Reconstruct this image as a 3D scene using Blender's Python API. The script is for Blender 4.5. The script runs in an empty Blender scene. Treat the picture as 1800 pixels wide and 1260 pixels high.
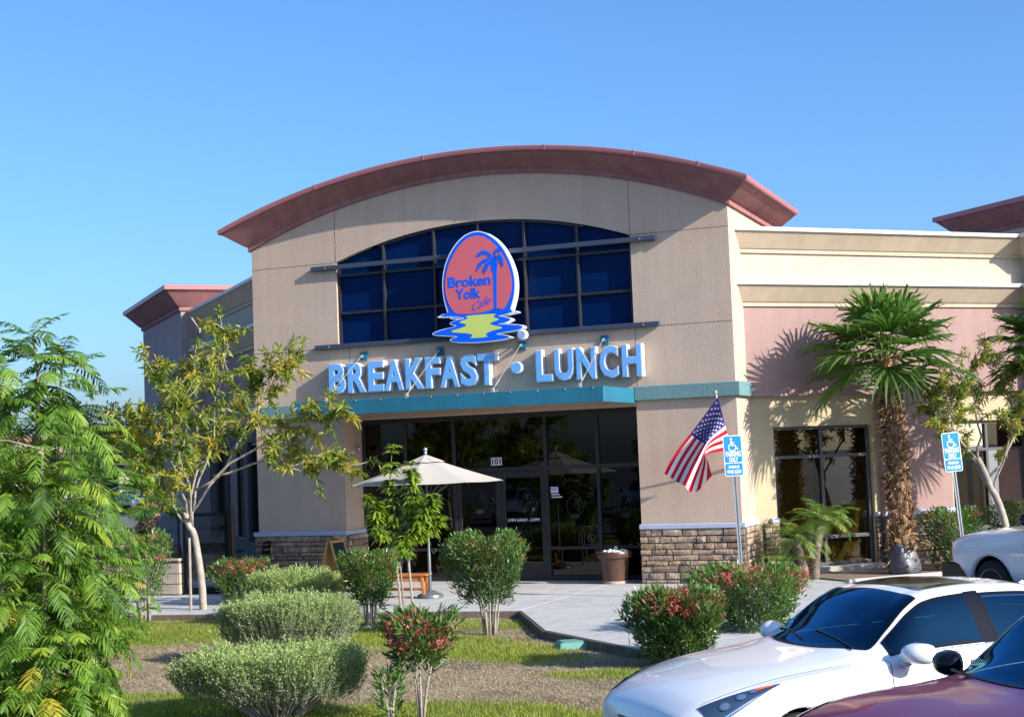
import bpy, bmesh, math, random
import numpy as np
from mathutils import Vector, Matrix

# ------------------------------------------------------------------ camera, sky, sun, exposure
sc = bpy.context.scene
col = sc.collection
CAM_LOC = Vector((16.490, -27.013, 2.420))
YAW, PITCH, ROLL = math.radians(21.699), math.radians(3.746), math.radians(-2.2175)
fw = Vector((-math.sin(YAW) * math.cos(PITCH), math.cos(YAW) * math.cos(PITCH), math.sin(PITCH)))
rt = Vector((math.cos(YAW), math.sin(YAW), 0))
up = rt.cross(fw)
rt2 = rt * math.cos(ROLL) + up * math.sin(ROLL)
up2 = -rt * math.sin(ROLL) + up * math.cos(ROLL)
cam = bpy.data.cameras.new('camera')
cam.sensor_width = 36.0
cam.lens = 2653.3 / 1800 * 36
cam.clip_start, cam.clip_end = 0.1, 3000
camo = bpy.data.objects.new('camera', cam)
col.objects.link(camo)
M3 = Matrix((rt2, up2, -fw)).transposed()
camo.matrix_world = Matrix.Translation(CAM_LOC) @ M3.to_4x4()
sc.camera = camo

SUN = Vector((0.866, -0.205, 0.455)).normalized()
world = bpy.data.worlds.new('World')
sc.world = world
world.use_nodes = True
wn = world.node_tree
for n in list(wn.nodes):
    wn.nodes.remove(n)
sky = wn.nodes.new('ShaderNodeTexSky')
sky.sky_type = 'NISHITA'
sky.sun_disc = False
sky.sun_elevation = math.asin(SUN.z)
sky.sun_rotation = math.atan2(SUN.x, SUN.y)
sky.altitude = 0
sky.air_density = 1.0
sky.dust_density = 2.0
sky.ozone_density = 8.0
hs = wn.nodes.new('ShaderNodeHueSaturation')
hs.inputs['Saturation'].default_value = 1.06
bg = wn.nodes.new('ShaderNodeBackground')
bg.inputs[1].default_value = 0.135
wo = wn.nodes.new('ShaderNodeOutputWorld')
wn.links.new(sky.outputs[0], hs.inputs['Color'])
wn.links.new(hs.outputs[0], bg.inputs[0])
wn.links.new(bg.outputs[0], wo.inputs[0])

sl = bpy.data.lights.new('sun', 'SUN')
sl.energy = 4.4
sl.angle = math.radians(0.53)
sl.color = (1.0, 0.945, 0.86)
so = bpy.data.objects.new('sun', sl)
col.objects.link(so)
so.rotation_euler = (-SUN).to_track_quat('-Z', 'Y').to_euler()
so.location = (40, -20, 30)

vs = sc.view_settings
vs.view_transform = 'Standard'
vs.look = 'None'
vs.exposure = 0.85
vs.gamma = 1
vs.use_curve_mapping = False
sc.render.engine = 'CYCLES'
sc.cycles.max_bounces = 8
sc.cycles.transparent_max_bounces = 12

rng = random.Random(11)
NR = np.random.default_rng(5)
D = math.sqrt(0.5)
W = 10.1

# ------------------------------------------------------------------ helpers
def root_loc(o):
    v = Vector((0, 0, 0))
    while o is not None:
        v += Vector(o.location)
        o = o.parent
    return v

def thing(name, label, cat, loc=(0, 0, 0), rz=0.0, group=None):
    o = bpy.data.objects.new(name, None)
    o.empty_display_size = 0.2
    col.objects.link(o)
    o.location = loc
    o.rotation_euler = (0, 0, rz)
    o['label'] = label
    o['category'] = cat
    if group:
        o['group'] = group
    return o

def tag(o, label, cat, group=None):
    o['label'] = label
    o['category'] = cat
    if group:
        o['group'] = group
    return o

def structure(o):
    o['kind'] = 'structure'
    return o

def stuff(o):
    o['kind'] = 'stuff'
    return o

def dup(o, parent=None):
    c = o.copy()
    col.objects.link(c)
    c.parent = parent
    for ch in list(o.children):
        dup(ch, c)
    return c

class MB:
    def __init__(s):
        s.v, s.f, s.m = [], [], []
    def add(s, vs, fs, m=0):
        b = len(s.v)
        s.v.extend([tuple(p) for p in vs])
        s.f.extend([tuple(b + i for i in f) for f in fs])
        s.m.extend([m] * len(fs))
        return s
    def box(s, x0, x1, y0, y1, z0, z1, T=None, m=0):
        P = [(x0, y0, z0), (x1, y0, z0), (x1, y1, z0), (x0, y1, z0), (x0, y0, z1), (x1, y0, z1), (x1, y1, z1), (x0, y1, z1)]
        if T:
            P = [T(*p) for p in P]
        return s.add(P, [(0, 3, 2, 1), (4, 5, 6, 7), (0, 1, 5, 4), (1, 2, 6, 5), (2, 3, 7, 6), (3, 0, 4, 7)], m)
    def prism(s, poly, fn, d0, d1, m=0):
        n = len(poly)
        P = [fn(a, b, d0) for a, b in poly] + [fn(a, b, d1) for a, b in poly]
        F = [tuple(range(n)), tuple(range(2 * n - 1, n - 1, -1))]
        F += [(i, (i + 1) % n, n + (i + 1) % n, n + i) for i in range(n)]
        return s.add(P, F, m)
    def tube(s, pts, rad, n=7, m=0):
        pts = [Vector(p) for p in pts]
        if not hasattr(rad, '__len__'):
            rad = [rad] * len(pts)
        rings = []
        ref = None
        for i, p in enumerate(pts):
            t = (pts[min(i + 1, len(pts) - 1)] - pts[max(i - 1, 0)])
            t = t.normalized() if t.length > 1e-9 else Vector((0, 0, 1))
            if ref is None:
                ref = t.orthogonal().normalized()
            a = (ref - t * ref.dot(t))
            a = a.normalized() if a.length > 1e-6 else t.orthogonal().normalized()
            ref = a
            b = t.cross(a)
            rings.append([p + (a * math.cos(2 * math.pi * k / n) + b * math.sin(2 * math.pi * k / n)) * rad[i] for k in range(n)])
        V = [q for r in rings for q in r]
        F = []
        for i in range(len(pts) - 1):
            for k in range(n):
                F.append((i * n + k, i * n + (k + 1) % n, (i + 1) * n + (k + 1) % n, (i + 1) * n + k))
        F.append(tuple(range(n - 1, -1, -1)))
        F.append(tuple((len(pts) - 1) * n + k for k in range(n)))
        return s.add(V, F, m)
    def lathe(s, prof, c=(0, 0, 0), n=24, m=0, axis='z'):
        V = []
        for r, z in prof:
            for k in range(n):
                a = 2 * math.pi * k / n
                if axis == 'z':
                    V.append((c[0] + r * math.cos(a), c[1] + r * math.sin(a), c[2] + z))
                else:
                    V.append((c[0] + r * math.cos(a), c[1] + z, c[2] + r * math.sin(a)))
        F = []
        for i in range(len(prof) - 1):
            for k in range(n):
                F.append((i * n + k, i * n + (k + 1) % n, (i + 1) * n + (k + 1) % n, (i + 1) * n + k))
        if prof[0][0] > 1e-6:
            F.append(tuple(range(n - 1, -1, -1)))
        if prof[-1][0] > 1e-6:
            F.append(tuple((len(prof) - 1) * n + k for k in range(n)))
        return s.add(V, F, m)
    def ball(s, c, r, n=12, sc_=(1, 1, 1), m=0):
        V, F = [], []
        h = n // 2
        for i in range(h + 1):
            th = math.pi * i / h
            for k in range(n):
                a = 2 * math.pi * k / n
                V.append((c[0] + r * sc_[0] * math.sin(th) * math.cos(a), c[1] + r * sc_[1] * math.sin(th) * math.sin(a), c[2] + r * sc_[2] * math.cos(th)))
        for i in range(h):
            for k in range(n):
                F.append((i * n + k, (i + 1) * n + k, (i + 1) * n + (k + 1) % n, i * n + (k + 1) % n))
        return s.add(V, F, m)
    def sweep(s, prof, P0, P1, m=0, caps=True):
        """profile vertices given by functions P0(a,b), P1(a,b)"""
        n = len(prof)
        V = [P0(a, b) for a, b in prof] + [P1(a, b) for a, b in prof]
        F = [(i, i + 1, n + i + 1, n + i) for i in range(n - 1)]
        if caps:
            F += [tuple(range(n - 1, -1, -1)), tuple(range(n, 2 * n))]
        return s.add(V, F, m)
    def build(s, name, mats, parent=None, smooth=False, local=False, bevel=0.0, seg=1, merge=False, smooth_angle=None):
        if not isinstance(mats, (list, tuple)):
            mats = [mats]
        off = Vector((0, 0, 0)) if (local or parent is None) else root_loc(parent)
        me = bpy.data.meshes.new(name)
        me.from_pydata([(p[0] - off.x, p[1] - off.y, p[2] - off.z) for p in s.v], [], s.f)
        for m in mats:
            me.materials.append(m)
        me.polygons.foreach_set('material_index', s.m)
        bm = bmesh.new()
        bm.from_mesh(me)
        if merge:
            bmesh.ops.remove_doubles(bm, verts=bm.verts, dist=1e-4)
        bmesh.ops.recalc_face_normals(bm, faces=bm.faces)
        if bevel > 0:
            es = [e for e in bm.edges if len(e.link_faces) == 2 and e.calc_face_angle(0) > 0.5]
            bmesh.ops.bevel(bm, geom=es, offset=bevel, segments=seg, affect='EDGES', profile=0.5, clamp_overlap=True)
        bm.to_mesh(me)
        bm.free()
        if smooth:
            me.polygons.foreach_set('use_smooth', [True] * len(me.polygons))
            if smooth_angle:
                me.set_sharp_from_angle(angle=smooth_angle)
        o = bpy.data.objects.new(name, me)
        col.objects.link(o)
        o.parent = parent
        return o

def np_mesh(name, verts, polys, mat, parent=None, attr=None, local=False, smooth=False, mats=None, mi=None):
    """verts (n,3) array; polys list of (k,3|4) index arrays; attr float per vertex -> 'v'"""
    verts = np.asarray(verts, dtype=np.float32)
    off = (0, 0, 0) if (local or parent is None) else tuple(root_loc(parent))
    verts = verts - np.array(off, dtype=np.float32)
    me = bpy.data.meshes.new(name)
    loops = np.concatenate([p.ravel() for p in polys]).astype(np.int32)
    tot = np.concatenate([np.full(len(p), p.shape[1], dtype=np.int32) for p in polys])
    st = np.concatenate([[0], np.cumsum(tot)[:-1]]).astype(np.int32)
    me.vertices.add(len(verts))
    me.vertices.foreach_set('co', verts.ravel())
    me.loops.add(len(loops))
    me.loops.foreach_set('vertex_index', loops)
    me.polygons.add(len(tot))
    me.polygons.foreach_set('loop_start', st)
    me.polygons.foreach_set('loop_total', tot)
    if attr is not None:
        a = me.attributes.new('v', 'FLOAT', 'POINT')
        a.data.foreach_set('value', np.asarray(attr, dtype=np.float32))
    for m in (mats or [mat]):
        me.materials.append(m)
    if mi is not None:
        me.polygons.foreach_set('material_index', np.asarray(mi, dtype=np.int32))
    if smooth:
        me.polygons.foreach_set('use_smooth', np.ones(len(tot), dtype=bool))
    me.update(calc_edges=True)
    me.validate()
    o = bpy.data.objects.new(name, me)
    col.objects.link(o)
    o.parent = parent
    return o

def unit(a):
    return a / np.maximum(np.linalg.norm(a, axis=-1, keepdims=True), 1e-9)

# ------------------------------------------------------------------ materials
def new_mat(name):
    m = bpy.data.materials.new(name)
    m.use_nodes = True
    nt = m.node_tree
    b = nt.nodes['Principled BSDF']
    return m, nt, b

def mat(name, c, rough=0.7, var=0.0, vscale=2.0, bump=0.0, bscale=60.0, metal=0.0, spec=0.3, coat=0.0, c2=None, stain=0.0, streak=0.0, objrand=0.0):
    m, nt, b = new_mat(name)
    b.inputs['Roughness'].default_value = rough
    b.inputs['Metallic'].default_value = metal
    b.inputs['Specular IOR Level'].default_value = spec
    b.inputs['Coat Weight'].default_value = coat
    b.inputs['Coat Roughness'].default_value = 0.03
    L = nt.links.new
    tc = nt.nodes.new('ShaderNodeTexCoord')
    src = None
    if var > 0 or c2:
        nz = nt.nodes.new('ShaderNodeTexNoise')
        nz.inputs['Scale'].default_value = vscale
        nz.inputs['Detail'].default_value = 6
        nz.inputs['Roughness'].default_value = 0.65
        L(tc.outputs['Object'], nz.inputs['Vector'])
        cr = nt.nodes.new('ShaderNodeValToRGB')
        cr.color_ramp.elements[0].position = 0.3
        cr.color_ramp.elements[1].position = 0.72
        ca = c2 if c2 else tuple(x * (1 - var) for x in c)
        cb = c if c2 else tuple(min(1, x * (1 + var)) for x in c)
        cr.color_ramp.elements[0].color = (*ca, 1)
        cr.color_ramp.elements[1].color = (*cb, 1)
        L(nz.outputs['Fac'], cr.inputs['Fac'])
        src = cr.outputs['Color']
        if streak > 0:
            mp = nt.nodes.new('ShaderNodeMapping')
            mp.inputs['Scale'].default_value = (3.2, 3.2, 0.22)
            L(tc.outputs['Object'], mp.inputs['Vector'])
            n2 = nt.nodes.new('ShaderNodeTexNoise')
            n2.inputs['Scale'].default_value = 1.6
            n2.inputs['Detail'].default_value = 7
            L(mp.outputs[0], n2.inputs['Vector'])
            r2 = nt.nodes.new('ShaderNodeMapRange')
            r2.inputs['From Min'].default_value = 0.38
            r2.inputs['From Max'].default_value = 0.62
            r2.inputs['To Min'].default_value = 1 - streak
            r2.inputs['To Max'].default_value = 1.0
            L(n2.outputs['Fac'], r2.inputs['Value'])
            mx = nt.nodes.new('ShaderNodeMix')
            mx.data_type = 'RGBA'
            mx.blend_type = 'MULTIPLY'
            mx.inputs['Factor'].default_value = 1
            L(src, mx.inputs['A'])
            L(r2.outputs[0], mx.inputs['B'])
            src = mx.outputs['Result']
    if objrand > 0 and src is not None:
        oi = nt.nodes.new('ShaderNodeObjectInfo')
        r3 = nt.nodes.new('ShaderNodeMapRange')
        r3.inputs['To Min'].default_value = 1 - objrand
        r3.inputs['To Max'].default_value = 1 + objrand
        L(oi.outputs['Random'], r3.inputs['Value'])
        mx = nt.nodes.new('ShaderNodeMix')
        mx.data_type = 'RGBA'
        mx.blend_type = 'MULTIPLY'
        mx.inputs['Factor'].default_value = 1
        L(src, mx.inputs['A'])
        L(r3.outputs[0], mx.inputs['B'])
        src = mx.outputs['Result']
    if src is not None:
        L(src, b.inputs['Base Color'])
    else:
        b.inputs['Base Color'].default_value = (*c, 1)
    if bump > 0:
        nb = nt.nodes.new('ShaderNodeTexNoise')
        nb.inputs['Scale'].default_value = bscale
        nb.inputs['Detail'].default_value = 5
        L(tc.outputs['Object'], nb.inputs['Vector'])
        bp = nt.nodes.new('ShaderNodeBump')
        bp.inputs['Strength'].default_value = bump
        bp.inputs['Distance'].default_value = 0.02
        L(nb.outputs['Fac'], bp.inputs['Height'])
        L(bp.outputs[0], b.inputs['Normal'])
    return m

def leafmat(name, cols, trans=0.35, rough=0.5, spec=0.35):
    m, nt, b = new_mat(name)
    L = nt.links.new
    at = nt.nodes.new('ShaderNodeAttribute')
    at.attribute_name = 'v'
    cr = nt.nodes.new('ShaderNodeValToRGB')
    els = cr.color_ramp.elements
    while len(els) < len(cols):
        els.new(0.5)
    for i, c in enumerate(cols):
        els[i].position = i / (len(cols) - 1)
        els[i].color = (*c, 1)
    L(at.outputs['Fac'], cr.inputs['Fac'])
    L(cr.outputs[0], b.inputs['Base Color'])
    b.inputs['Roughness'].default_value = rough
    b.inputs['Specular IOR Level'].default_value = spec
    tr = nt.nodes.new('ShaderNodeBsdfTranslucent')
    mu = nt.nodes.new('ShaderNodeMix')
    mu.data_type = 'RGBA'
    mu.blend_type = 'MULTIPLY'
    mu.inputs['Factor'].default_value = 1
    mu.inputs['B'].default_value = (1.5, 1.6, 0.7, 1)
    L(cr.outputs[0], mu.inputs['A'])
    L(mu.outputs['Result'], tr.inputs['Color'])
    ms = nt.nodes.new('ShaderNodeMixShader')
    ms.inputs[0].default_value = trans
    L(b.outputs[0], ms.inputs[1])
    L(tr.outputs[0], ms.inputs[2])
    L(ms.outputs[0], nt.nodes['Material Output'].inputs['Surface'])
    return m

def glassmat(name, tint, ior=1.5, boost=1.0, rough=0.0, wav=0.0, gcol=(1, 1, 1)):
    m, nt, b = new_mat(name)
    nt.nodes.remove(b)
    L = nt.links.new
    tp = nt.nodes.new('ShaderNodeBsdfTransparent')
    tp.inputs['Color'].default_value = (*tint, 1)
    gl = nt.nodes.new('ShaderNodeBsdfGlossy')
    gl.inputs['Roughness'].default_value = rough
    gl.inputs['Color'].default_value = (*gcol, 1)
    fr = nt.nodes.new('ShaderNodeFresnel')
    fr.inputs['IOR'].default_value = ior
    mm = nt.nodes.new('ShaderNodeMath')
    mm.operation = 'MULTIPLY'
    mm.use_clamp = True
    mm.inputs[1].default_value = boost
    L(fr.outputs[0], mm.inputs[0])
    ms = nt.nodes.new('ShaderNodeMixShader')
    L(mm.outputs[0], ms.inputs[0])
    L(tp.outputs[0], ms.inputs[1])
    L(gl.outputs[0], ms.inputs[2])
    L(ms.outputs[0], nt.nodes['Material Output'].inputs['Surface'])
    if wav > 0:
        tc = nt.nodes.new('ShaderNodeTexCoord')
        nb = nt.nodes.new('ShaderNodeTexNoise')
        nb.inputs['Scale'].default_value = 0.9
        L(tc.outputs['Object'], nb.inputs['Vector'])
        bp = nt.nodes.new('ShaderNodeBump')
        bp.inputs['Strength'].default_value = wav
        bp.inputs['Distance'].default_value = 0.02
        L(nb.outputs['Fac'], bp.inputs['Height'])
        L(bp.outputs[0], gl.inputs['Normal'])
    return m

TAN = mat('tan stucco', (0.54, 0.405, 0.312), 0.9, 0.08, 0.7, bump=0.38, bscale=38, spec=0.1, streak=0.06)
CREAM = mat('cream stucco', (0.44, 0.385, 0.315), 0.9, 0.05, 0.8, bump=0.3, bscale=45, spec=0.1, streak=0.05)
CORN = mat('cornice tan plaster', (0.50, 0.405, 0.295), 0.9, 0.07, 1.2, bump=0.3, bscale=45, spec=0.1, streak=0.08)
COPE = mat('pale coping metal', (0.60, 0.58, 0.54), 0.5, 0.05, 1.0, spec=0.3)
PINK = mat('dusty rose stucco', (0.34, 0.225, 0.202), 0.9, 0.07, 0.9, bump=0.3, bscale=45, spec=0.1, streak=0.06)
YELL = mat('straw yellow stucco', (0.46, 0.38, 0.245), 0.9, 0.05, 0.9, bump=0.3, bscale=45, spec=0.1)
PURP = mat('mauve stucco', (0.36, 0.28, 0.28), 0.9, 0.08, 0.9, bump=0.3, bscale=45, spec=0.1)
ROSE = mat('brick rose plaster', (0.33, 0.155, 0.15), 0.85, 0.12, 1.4, bump=0.25, bscale=40, spec=0.12, streak=0.16)
RFLA = mat('rose metal flashing', (0.38, 0.145, 0.155), 0.42, 0.08, 2.0, spec=0.4)
TEALW = mat('teal stucco band', (0.145, 0.255, 0.26), 0.85, 0.08, 2.0, bump=0.5, bscale=38, spec=0.12)
TEAL = mat('teal painted steel', (0.020, 0.155, 0.235), 0.45, 0.10, 1.6, spec=0.4, streak=0.12)
BLUEC = mat('periwinkle plaster cap', (0.40, 0.44, 0.56), 0.8, 0.06, 2.0, bump=0.2, bscale=50, spec=0.15)
JOINT = mat('stucco joint bead', (0.20, 0.165, 0.145), 0.9)
FRAME = mat('dark bronze aluminium', (0.020, 0.019, 0.024), 0.38, 0.1, 3.0, spec=0.45)
FRAMEL = mat('mill grey aluminium', (0.30, 0.28, 0.28), 0.4, 0.08, 3.0, spec=0.5)
SLATE = mat('slate blue steel bar', (0.045, 0.06, 0.095), 0.5, 0.08, 2.0, spec=0.35)
BPANE = mat('deep blue tinted pane', (0.0003, 0.0135, 0.070), 0.3, 0.05, 0.7, spec=0.07)
GLASS = glassmat('dark storefront glass', (0.17, 0.175, 0.18), 1.5, 1.0, 0.0, 0.04)
GLASSY = glassmat('bronze wing glass', (0.22, 0.19, 0.11), 1.52, 1.2, 0.0, 0.05)
GLASSC = glassmat('clear patio glass', (0.66, 0.72, 0.74), 1.5, 1.0)
MORT = mat('stone mortar', (0.13, 0.11, 0.095), 0.95, 0.15, 8, bump=0.4, bscale=60)
CONC = mat('pale concrete', (0.47, 0.46, 0.445), 0.85, 0.11, 0.8, bump=0.15, bscale=120, spec=0.2, streak=0.13)
CONC2 = mat('kerb concrete', (0.40, 0.37, 0.33), 0.9, 0.14, 2.5, bump=0.3, bscale=70, spec=0.15)
JNTC = mat('walkway joint filler', (0.16, 0.145, 0.13), 0.95)
ASPH = mat('asphalt', (0.08, 0.08, 0.083), 0.9, 0.2, 1.1, bump=0.4, bscale=160, spec=0.2)
BLUEP = mat('blue parking paint', (0.02, 0.17, 0.55), 0.7, 0.15, 4)
WHTP = mat('white road paint', (0.72, 0.72, 0.70), 0.7, 0.1, 6)
WHITE = mat('white sign enamel', (0.80, 0.81, 0.83), 0.4, spec=0.4)
SKYB = mat('light blue acrylic', (0.17, 0.42, 0.80), 0.32, 0.03, 3.0, spec=0.4)
EBLUE = mat('royal blue vinyl', (0.0, 0.115, 0.82), 0.4, spec=0.35)
EPINK = mat('coral pink vinyl', (0.66, 0.135, 0.165), 0.45, 0.03, 3, spec=0.3)
EYEL = mat('lemon green vinyl', (0.60, 0.68, 0.16), 0.45, spec=0.3)
SIGNB = mat('parking sign blue', (0.02, 0.25, 0.72), 0.4, spec=0.4)
GALV = mat('galvanised steel', (0.45, 0.47, 0.49), 0.42, 0.1, 5, metal=0.7, spec=0.5)
STEEL = mat('rod steel', (0.40, 0.36, 0.31), 0.45, 0.08, 6, metal=0.3, spec=0.5)
BLACK = mat('black satin metal', (0.006, 0.006, 0.007), 0.6, 0.1, 4, spec=0.12)
GREYM = mat('grey umbrella pole', (0.13, 0.15, 0.16), 0.4, 0.08, 4, metal=0.3, spec=0.5)
CANVAS = mat('pale canvas', (0.43, 0.395, 0.35), 0.9, 0.05, 3, bump=0.15, bscale=200, spec=0.1)
WOODO = mat('orange stained wood', (0.42, 0.155, 0.045), 0.5, 0.22, 6, bump=0.1, bscale=40, spec=0.3)
WOODT = mat('tan plywood', (0.46, 0.27, 0.11), 0.6, 0.14, 5, spec=0.2)
CHALK = mat('green black chalkboard', (0.012, 0.034, 0.036), 0.6, 0.2, 4, spec=0.25)
GLAZE = mat('brown glazed clay', (0.115, 0.05, 0.03), 0.33, 0.35, 4, bump=0.15, bscale=25, spec=0.5, c2=(0.05, 0.028, 0.022))
PEBB = mat('white pebble', (0.72, 0.72, 0.70), 0.6, 0.1, 6)
CMU = mat('tan concrete block', (0.50, 0.40, 0.30), 0.95, 0.10, 4, bump=0.5, bscale=70, objrand=0.08)
VBOX = mat('green plastic lid', (0.13, 0.30, 0.25), 0.55, 0.12, 4, bump=0.1, bscale=80, spec=0.3)
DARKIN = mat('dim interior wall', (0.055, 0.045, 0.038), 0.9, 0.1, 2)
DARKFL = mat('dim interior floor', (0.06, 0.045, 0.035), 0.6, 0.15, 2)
AMBER = mat('amber pendant glass', (0.75, 0.22, 0.03), 0.2, spec=0.6)
SOFF = mat('canopy soffit board', (0.33, 0.24, 0.17), 0.8, 0.1, 3)
BARK = mat('grey brown bark', (0.26, 0.205, 0.16), 0.9, 0.28, 9, bump=0.7, bscale=55, spec=0.1)
BARKW = mat('pale smooth bark', (0.36, 0.31, 0.26), 0.85, 0.35, 6, bump=0.5, bscale=45, spec=0.1)
TWIG = mat('grey twig', (0.30, 0.26, 0.22), 0.9, 0.2, 20, spec=0.1)
PALMT = leafmat('fan palm boots', [(0.09, 0.05, 0.03), (0.22, 0.13, 0.07), (0.42, 0.26, 0.13), (0.50, 0.36, 0.20)], 0.0, 0.85, 0.15)
STONE = None
def stone_mat():
    m, nt, b = new_mat('ledge stone')
    L = nt.links.new
    oi = nt.nodes.new('ShaderNodeObjectInfo')
    cr = nt.nodes.new('ShaderNodeValToRGB')
    pal = [(0.21, 0.155, 0.12), (0.34, 0.225, 0.145), (0.42, 0.295, 0.19), (0.27, 0.215, 0.18), (0.45, 0.335, 0.235), (0.24, 0.165, 0.125), (0.35, 0.27, 0.21)]
    els = cr.color_ramp.elements
    while len(els) < len(pal):
        els.new(0.5)
    for i, c in enumerate(pal):
        els[i].position = i / (len(pal) - 1)
        els[i].color = (*c, 1)
    L(oi.outputs['Random'], cr.inputs['Fac'])
    tc = nt.nodes.new('ShaderNodeTexCoord')
    geo = nt.nodes.new('ShaderNodeNewGeometry')
    nz = nt.nodes.new('ShaderNodeTexNoise')
    nz.inputs['Scale'].default_value = 9
    nz.inputs['Detail'].default_value = 7
    L(geo.outputs['Position'], nz.inputs['Vector'])
    mr = nt.nodes.new('ShaderNodeMapRange')
    mr.inputs['From Min'].default_value = 0.3
    mr.inputs['From Max'].default_value = 0.7
    mr.inputs['To Min'].default_value = 0.65
    mr.inputs['To Max'].default_value = 1.3
    L(nz.outputs['Fac'], mr.inputs['Value'])
    mx = nt.nodes.new('ShaderNodeMix')
    mx.data_type = 'RGBA'
    mx.blend_type = 'MULTIPLY'
    mx.inputs['Factor'].default_value = 1
    L(cr.outputs[0], mx.inputs['A'])
    L(mr.outputs[0], mx.inputs['B'])
    L(mx.outputs['Result'], b.inputs['Base Color'])
    b.inputs['Roughness'].default_value = 0.9
    b.inputs['Specular IOR Level'].default_value = 0.15
    nb = nt.nodes.new('ShaderNodeTexNoise')
    nb.inputs['Scale'].default_value = 30
    nb.inputs['Detail'].default_value = 6
    L(geo.outputs['Position'], nb.inputs['Vector'])
    bp = nt.nodes.new('ShaderNodeBump')
    bp.inputs['Strength'].default_value = 0.8
    bp.inputs['Distance'].default_value = 0.03
    L(nb.outputs['Fac'], bp.inputs['Height'])
    L(bp.outputs[0], b.inputs['Normal'])
    return m
STONE = stone_mat()

# ------------------------------------------------------------------ text
def text_data(s, off=0.0, shear=0.0, extrude=0.0):
    cu = bpy.data.curves.new('lettering', 'FONT')
    cu.body = s
    cu.size = 1
    cu.offset = off
    cu.shear = shear
    cu.resolution_u = 3
    cu.extrude = extrude
    o = bpy.data.objects.new('lettering', cu)
    col.objects.link(o)
    bpy.context.view_layer.update()
    dg = bpy.context.evaluated_depsgraph_get()
    me = bpy.data.meshes.new_from_object(o.evaluated_get(dg))
    V = [tuple(v.co) for v in me.vertices]
    F = [tuple(p.vertices) for p in me.polygons]
    bpy.data.objects.remove(o)
    bpy.data.curves.remove(cu)
    bpy.data.meshes.remove(me)
    return V, F

def text_part(name, s, box, fn, mat_, parent, off=0.0, shear=0.0, depth=0.0, local=False):
    """box=(a0,a1,b0,b1) in the plane; fn(a,b,d) -> 3D, d 0..depth"""
    V, F = text_data(s, off, shear, 0.5 if depth else 0.0)
    xs = [v[0] for v in V]
    ys = [v[1] for v in V]
    x0, x1, y0, y1 = min(xs), max(xs), min(ys), max(ys)
    a0, a1, b0, b1 = box
    mb = MB()
    mb.add([fn(a0 + (v[0] - x0) / (x1 - x0) * (a1 - a0), b0 + (v[1] - y0) / (y1 - y0) * (b1 - b0), (0.5 + v[2]) * depth if depth else 0.0) for v in V], F)
    return mb.build(name, mat_, parent, local=local)
# ------------------------------------------------------------------ ground
def sm(a, b, x):
    t = np.clip((x - a) / (b - a), 0, 1)
    return t * t * (3 - 2 * t)

def vnoise(x, y, seed=0):
    """cheap smooth value noise"""
    def h(i, j):
        n = (i * 374761393 + j * 668265263 + seed * 1442695041) & 0x7fffffff
        n = ((n ^ (n >> 13)) * 1274126177) & 0x7fffffff
        return ((n ^ (n >> 16)) & 0xffff) / 65535.0
    xi, yi = np.floor(x).astype(np.int64), np.floor(y).astype(np.int64)
    fx, fy = x - xi, y - yi
    fx, fy = fx * fx * (3 - 2 * fx), fy * fy * (3 - 2 * fy)
    return (h(xi, yi) * (1 - fx) + h(xi + 1, yi) * fx) * (1 - fy) + (h(xi, yi + 1) * (1 - fx) + h(xi + 1, yi + 1) * fx) * fy

def green_mask(x, y):
    """how much living grass grows here (1) against dry thatch (0)"""
    def blob(cx, cy, rx, ry, a=0.0):
        c, s = math.cos(a), math.sin(a)
        u = ((x - cx) * c + (y - cy) * s) / rx
        v = (-(x - cx) * s + (y - cy) * c) / ry
        return 1 - sm(0.65, 1.15, np.sqrt(u * u + v * v))
    g = blob(2.2, -6.9, 3.4, 1.7, 0.1)
    g = np.maximum(g, blob(7.6, -7.9, 2.9, 1.05, -0.5))
    g = np.maximum(g, 0.75 * blob(6.6, -5.6, 2.2, 0.8, 0.05))
    g = np.maximum(g, 1 - sm(-12.75, -12.1, y + 0.25 * np.sin(x * 1.7)))
    g = np.maximum(g, 0.6 * blob(10.9, -10.2, 0.9, 0.45, 0.2))
    n = vnoise(x * 1.3, y * 1.3, 3) * 0.6 + vnoise(x * 4.1, y * 4.1, 8) * 0.4
    return np.clip(g * (0.42 + 1.1 * n) - 0.05 + 0.10 * (n - 0.5), 0, 1)

def soil_z(x, y):
    return -0.115 + 0.03 * (vnoise(x * 0.8, y * 0.8, 1) - 0.5) + 0.02 * (vnoise(x * 3.3, y * 3.3, 2) - 0.5) - 0.03 * sm(-8, -14, y)

g = MB()
g.add([(-900, -500, -0.17), (700, -500, -0.17), (700, 1200, -0.17), (-900, 1200, -0.17)], [(0, 1, 2, 3)])
structure(g.build('ground', ASPH))

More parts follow.
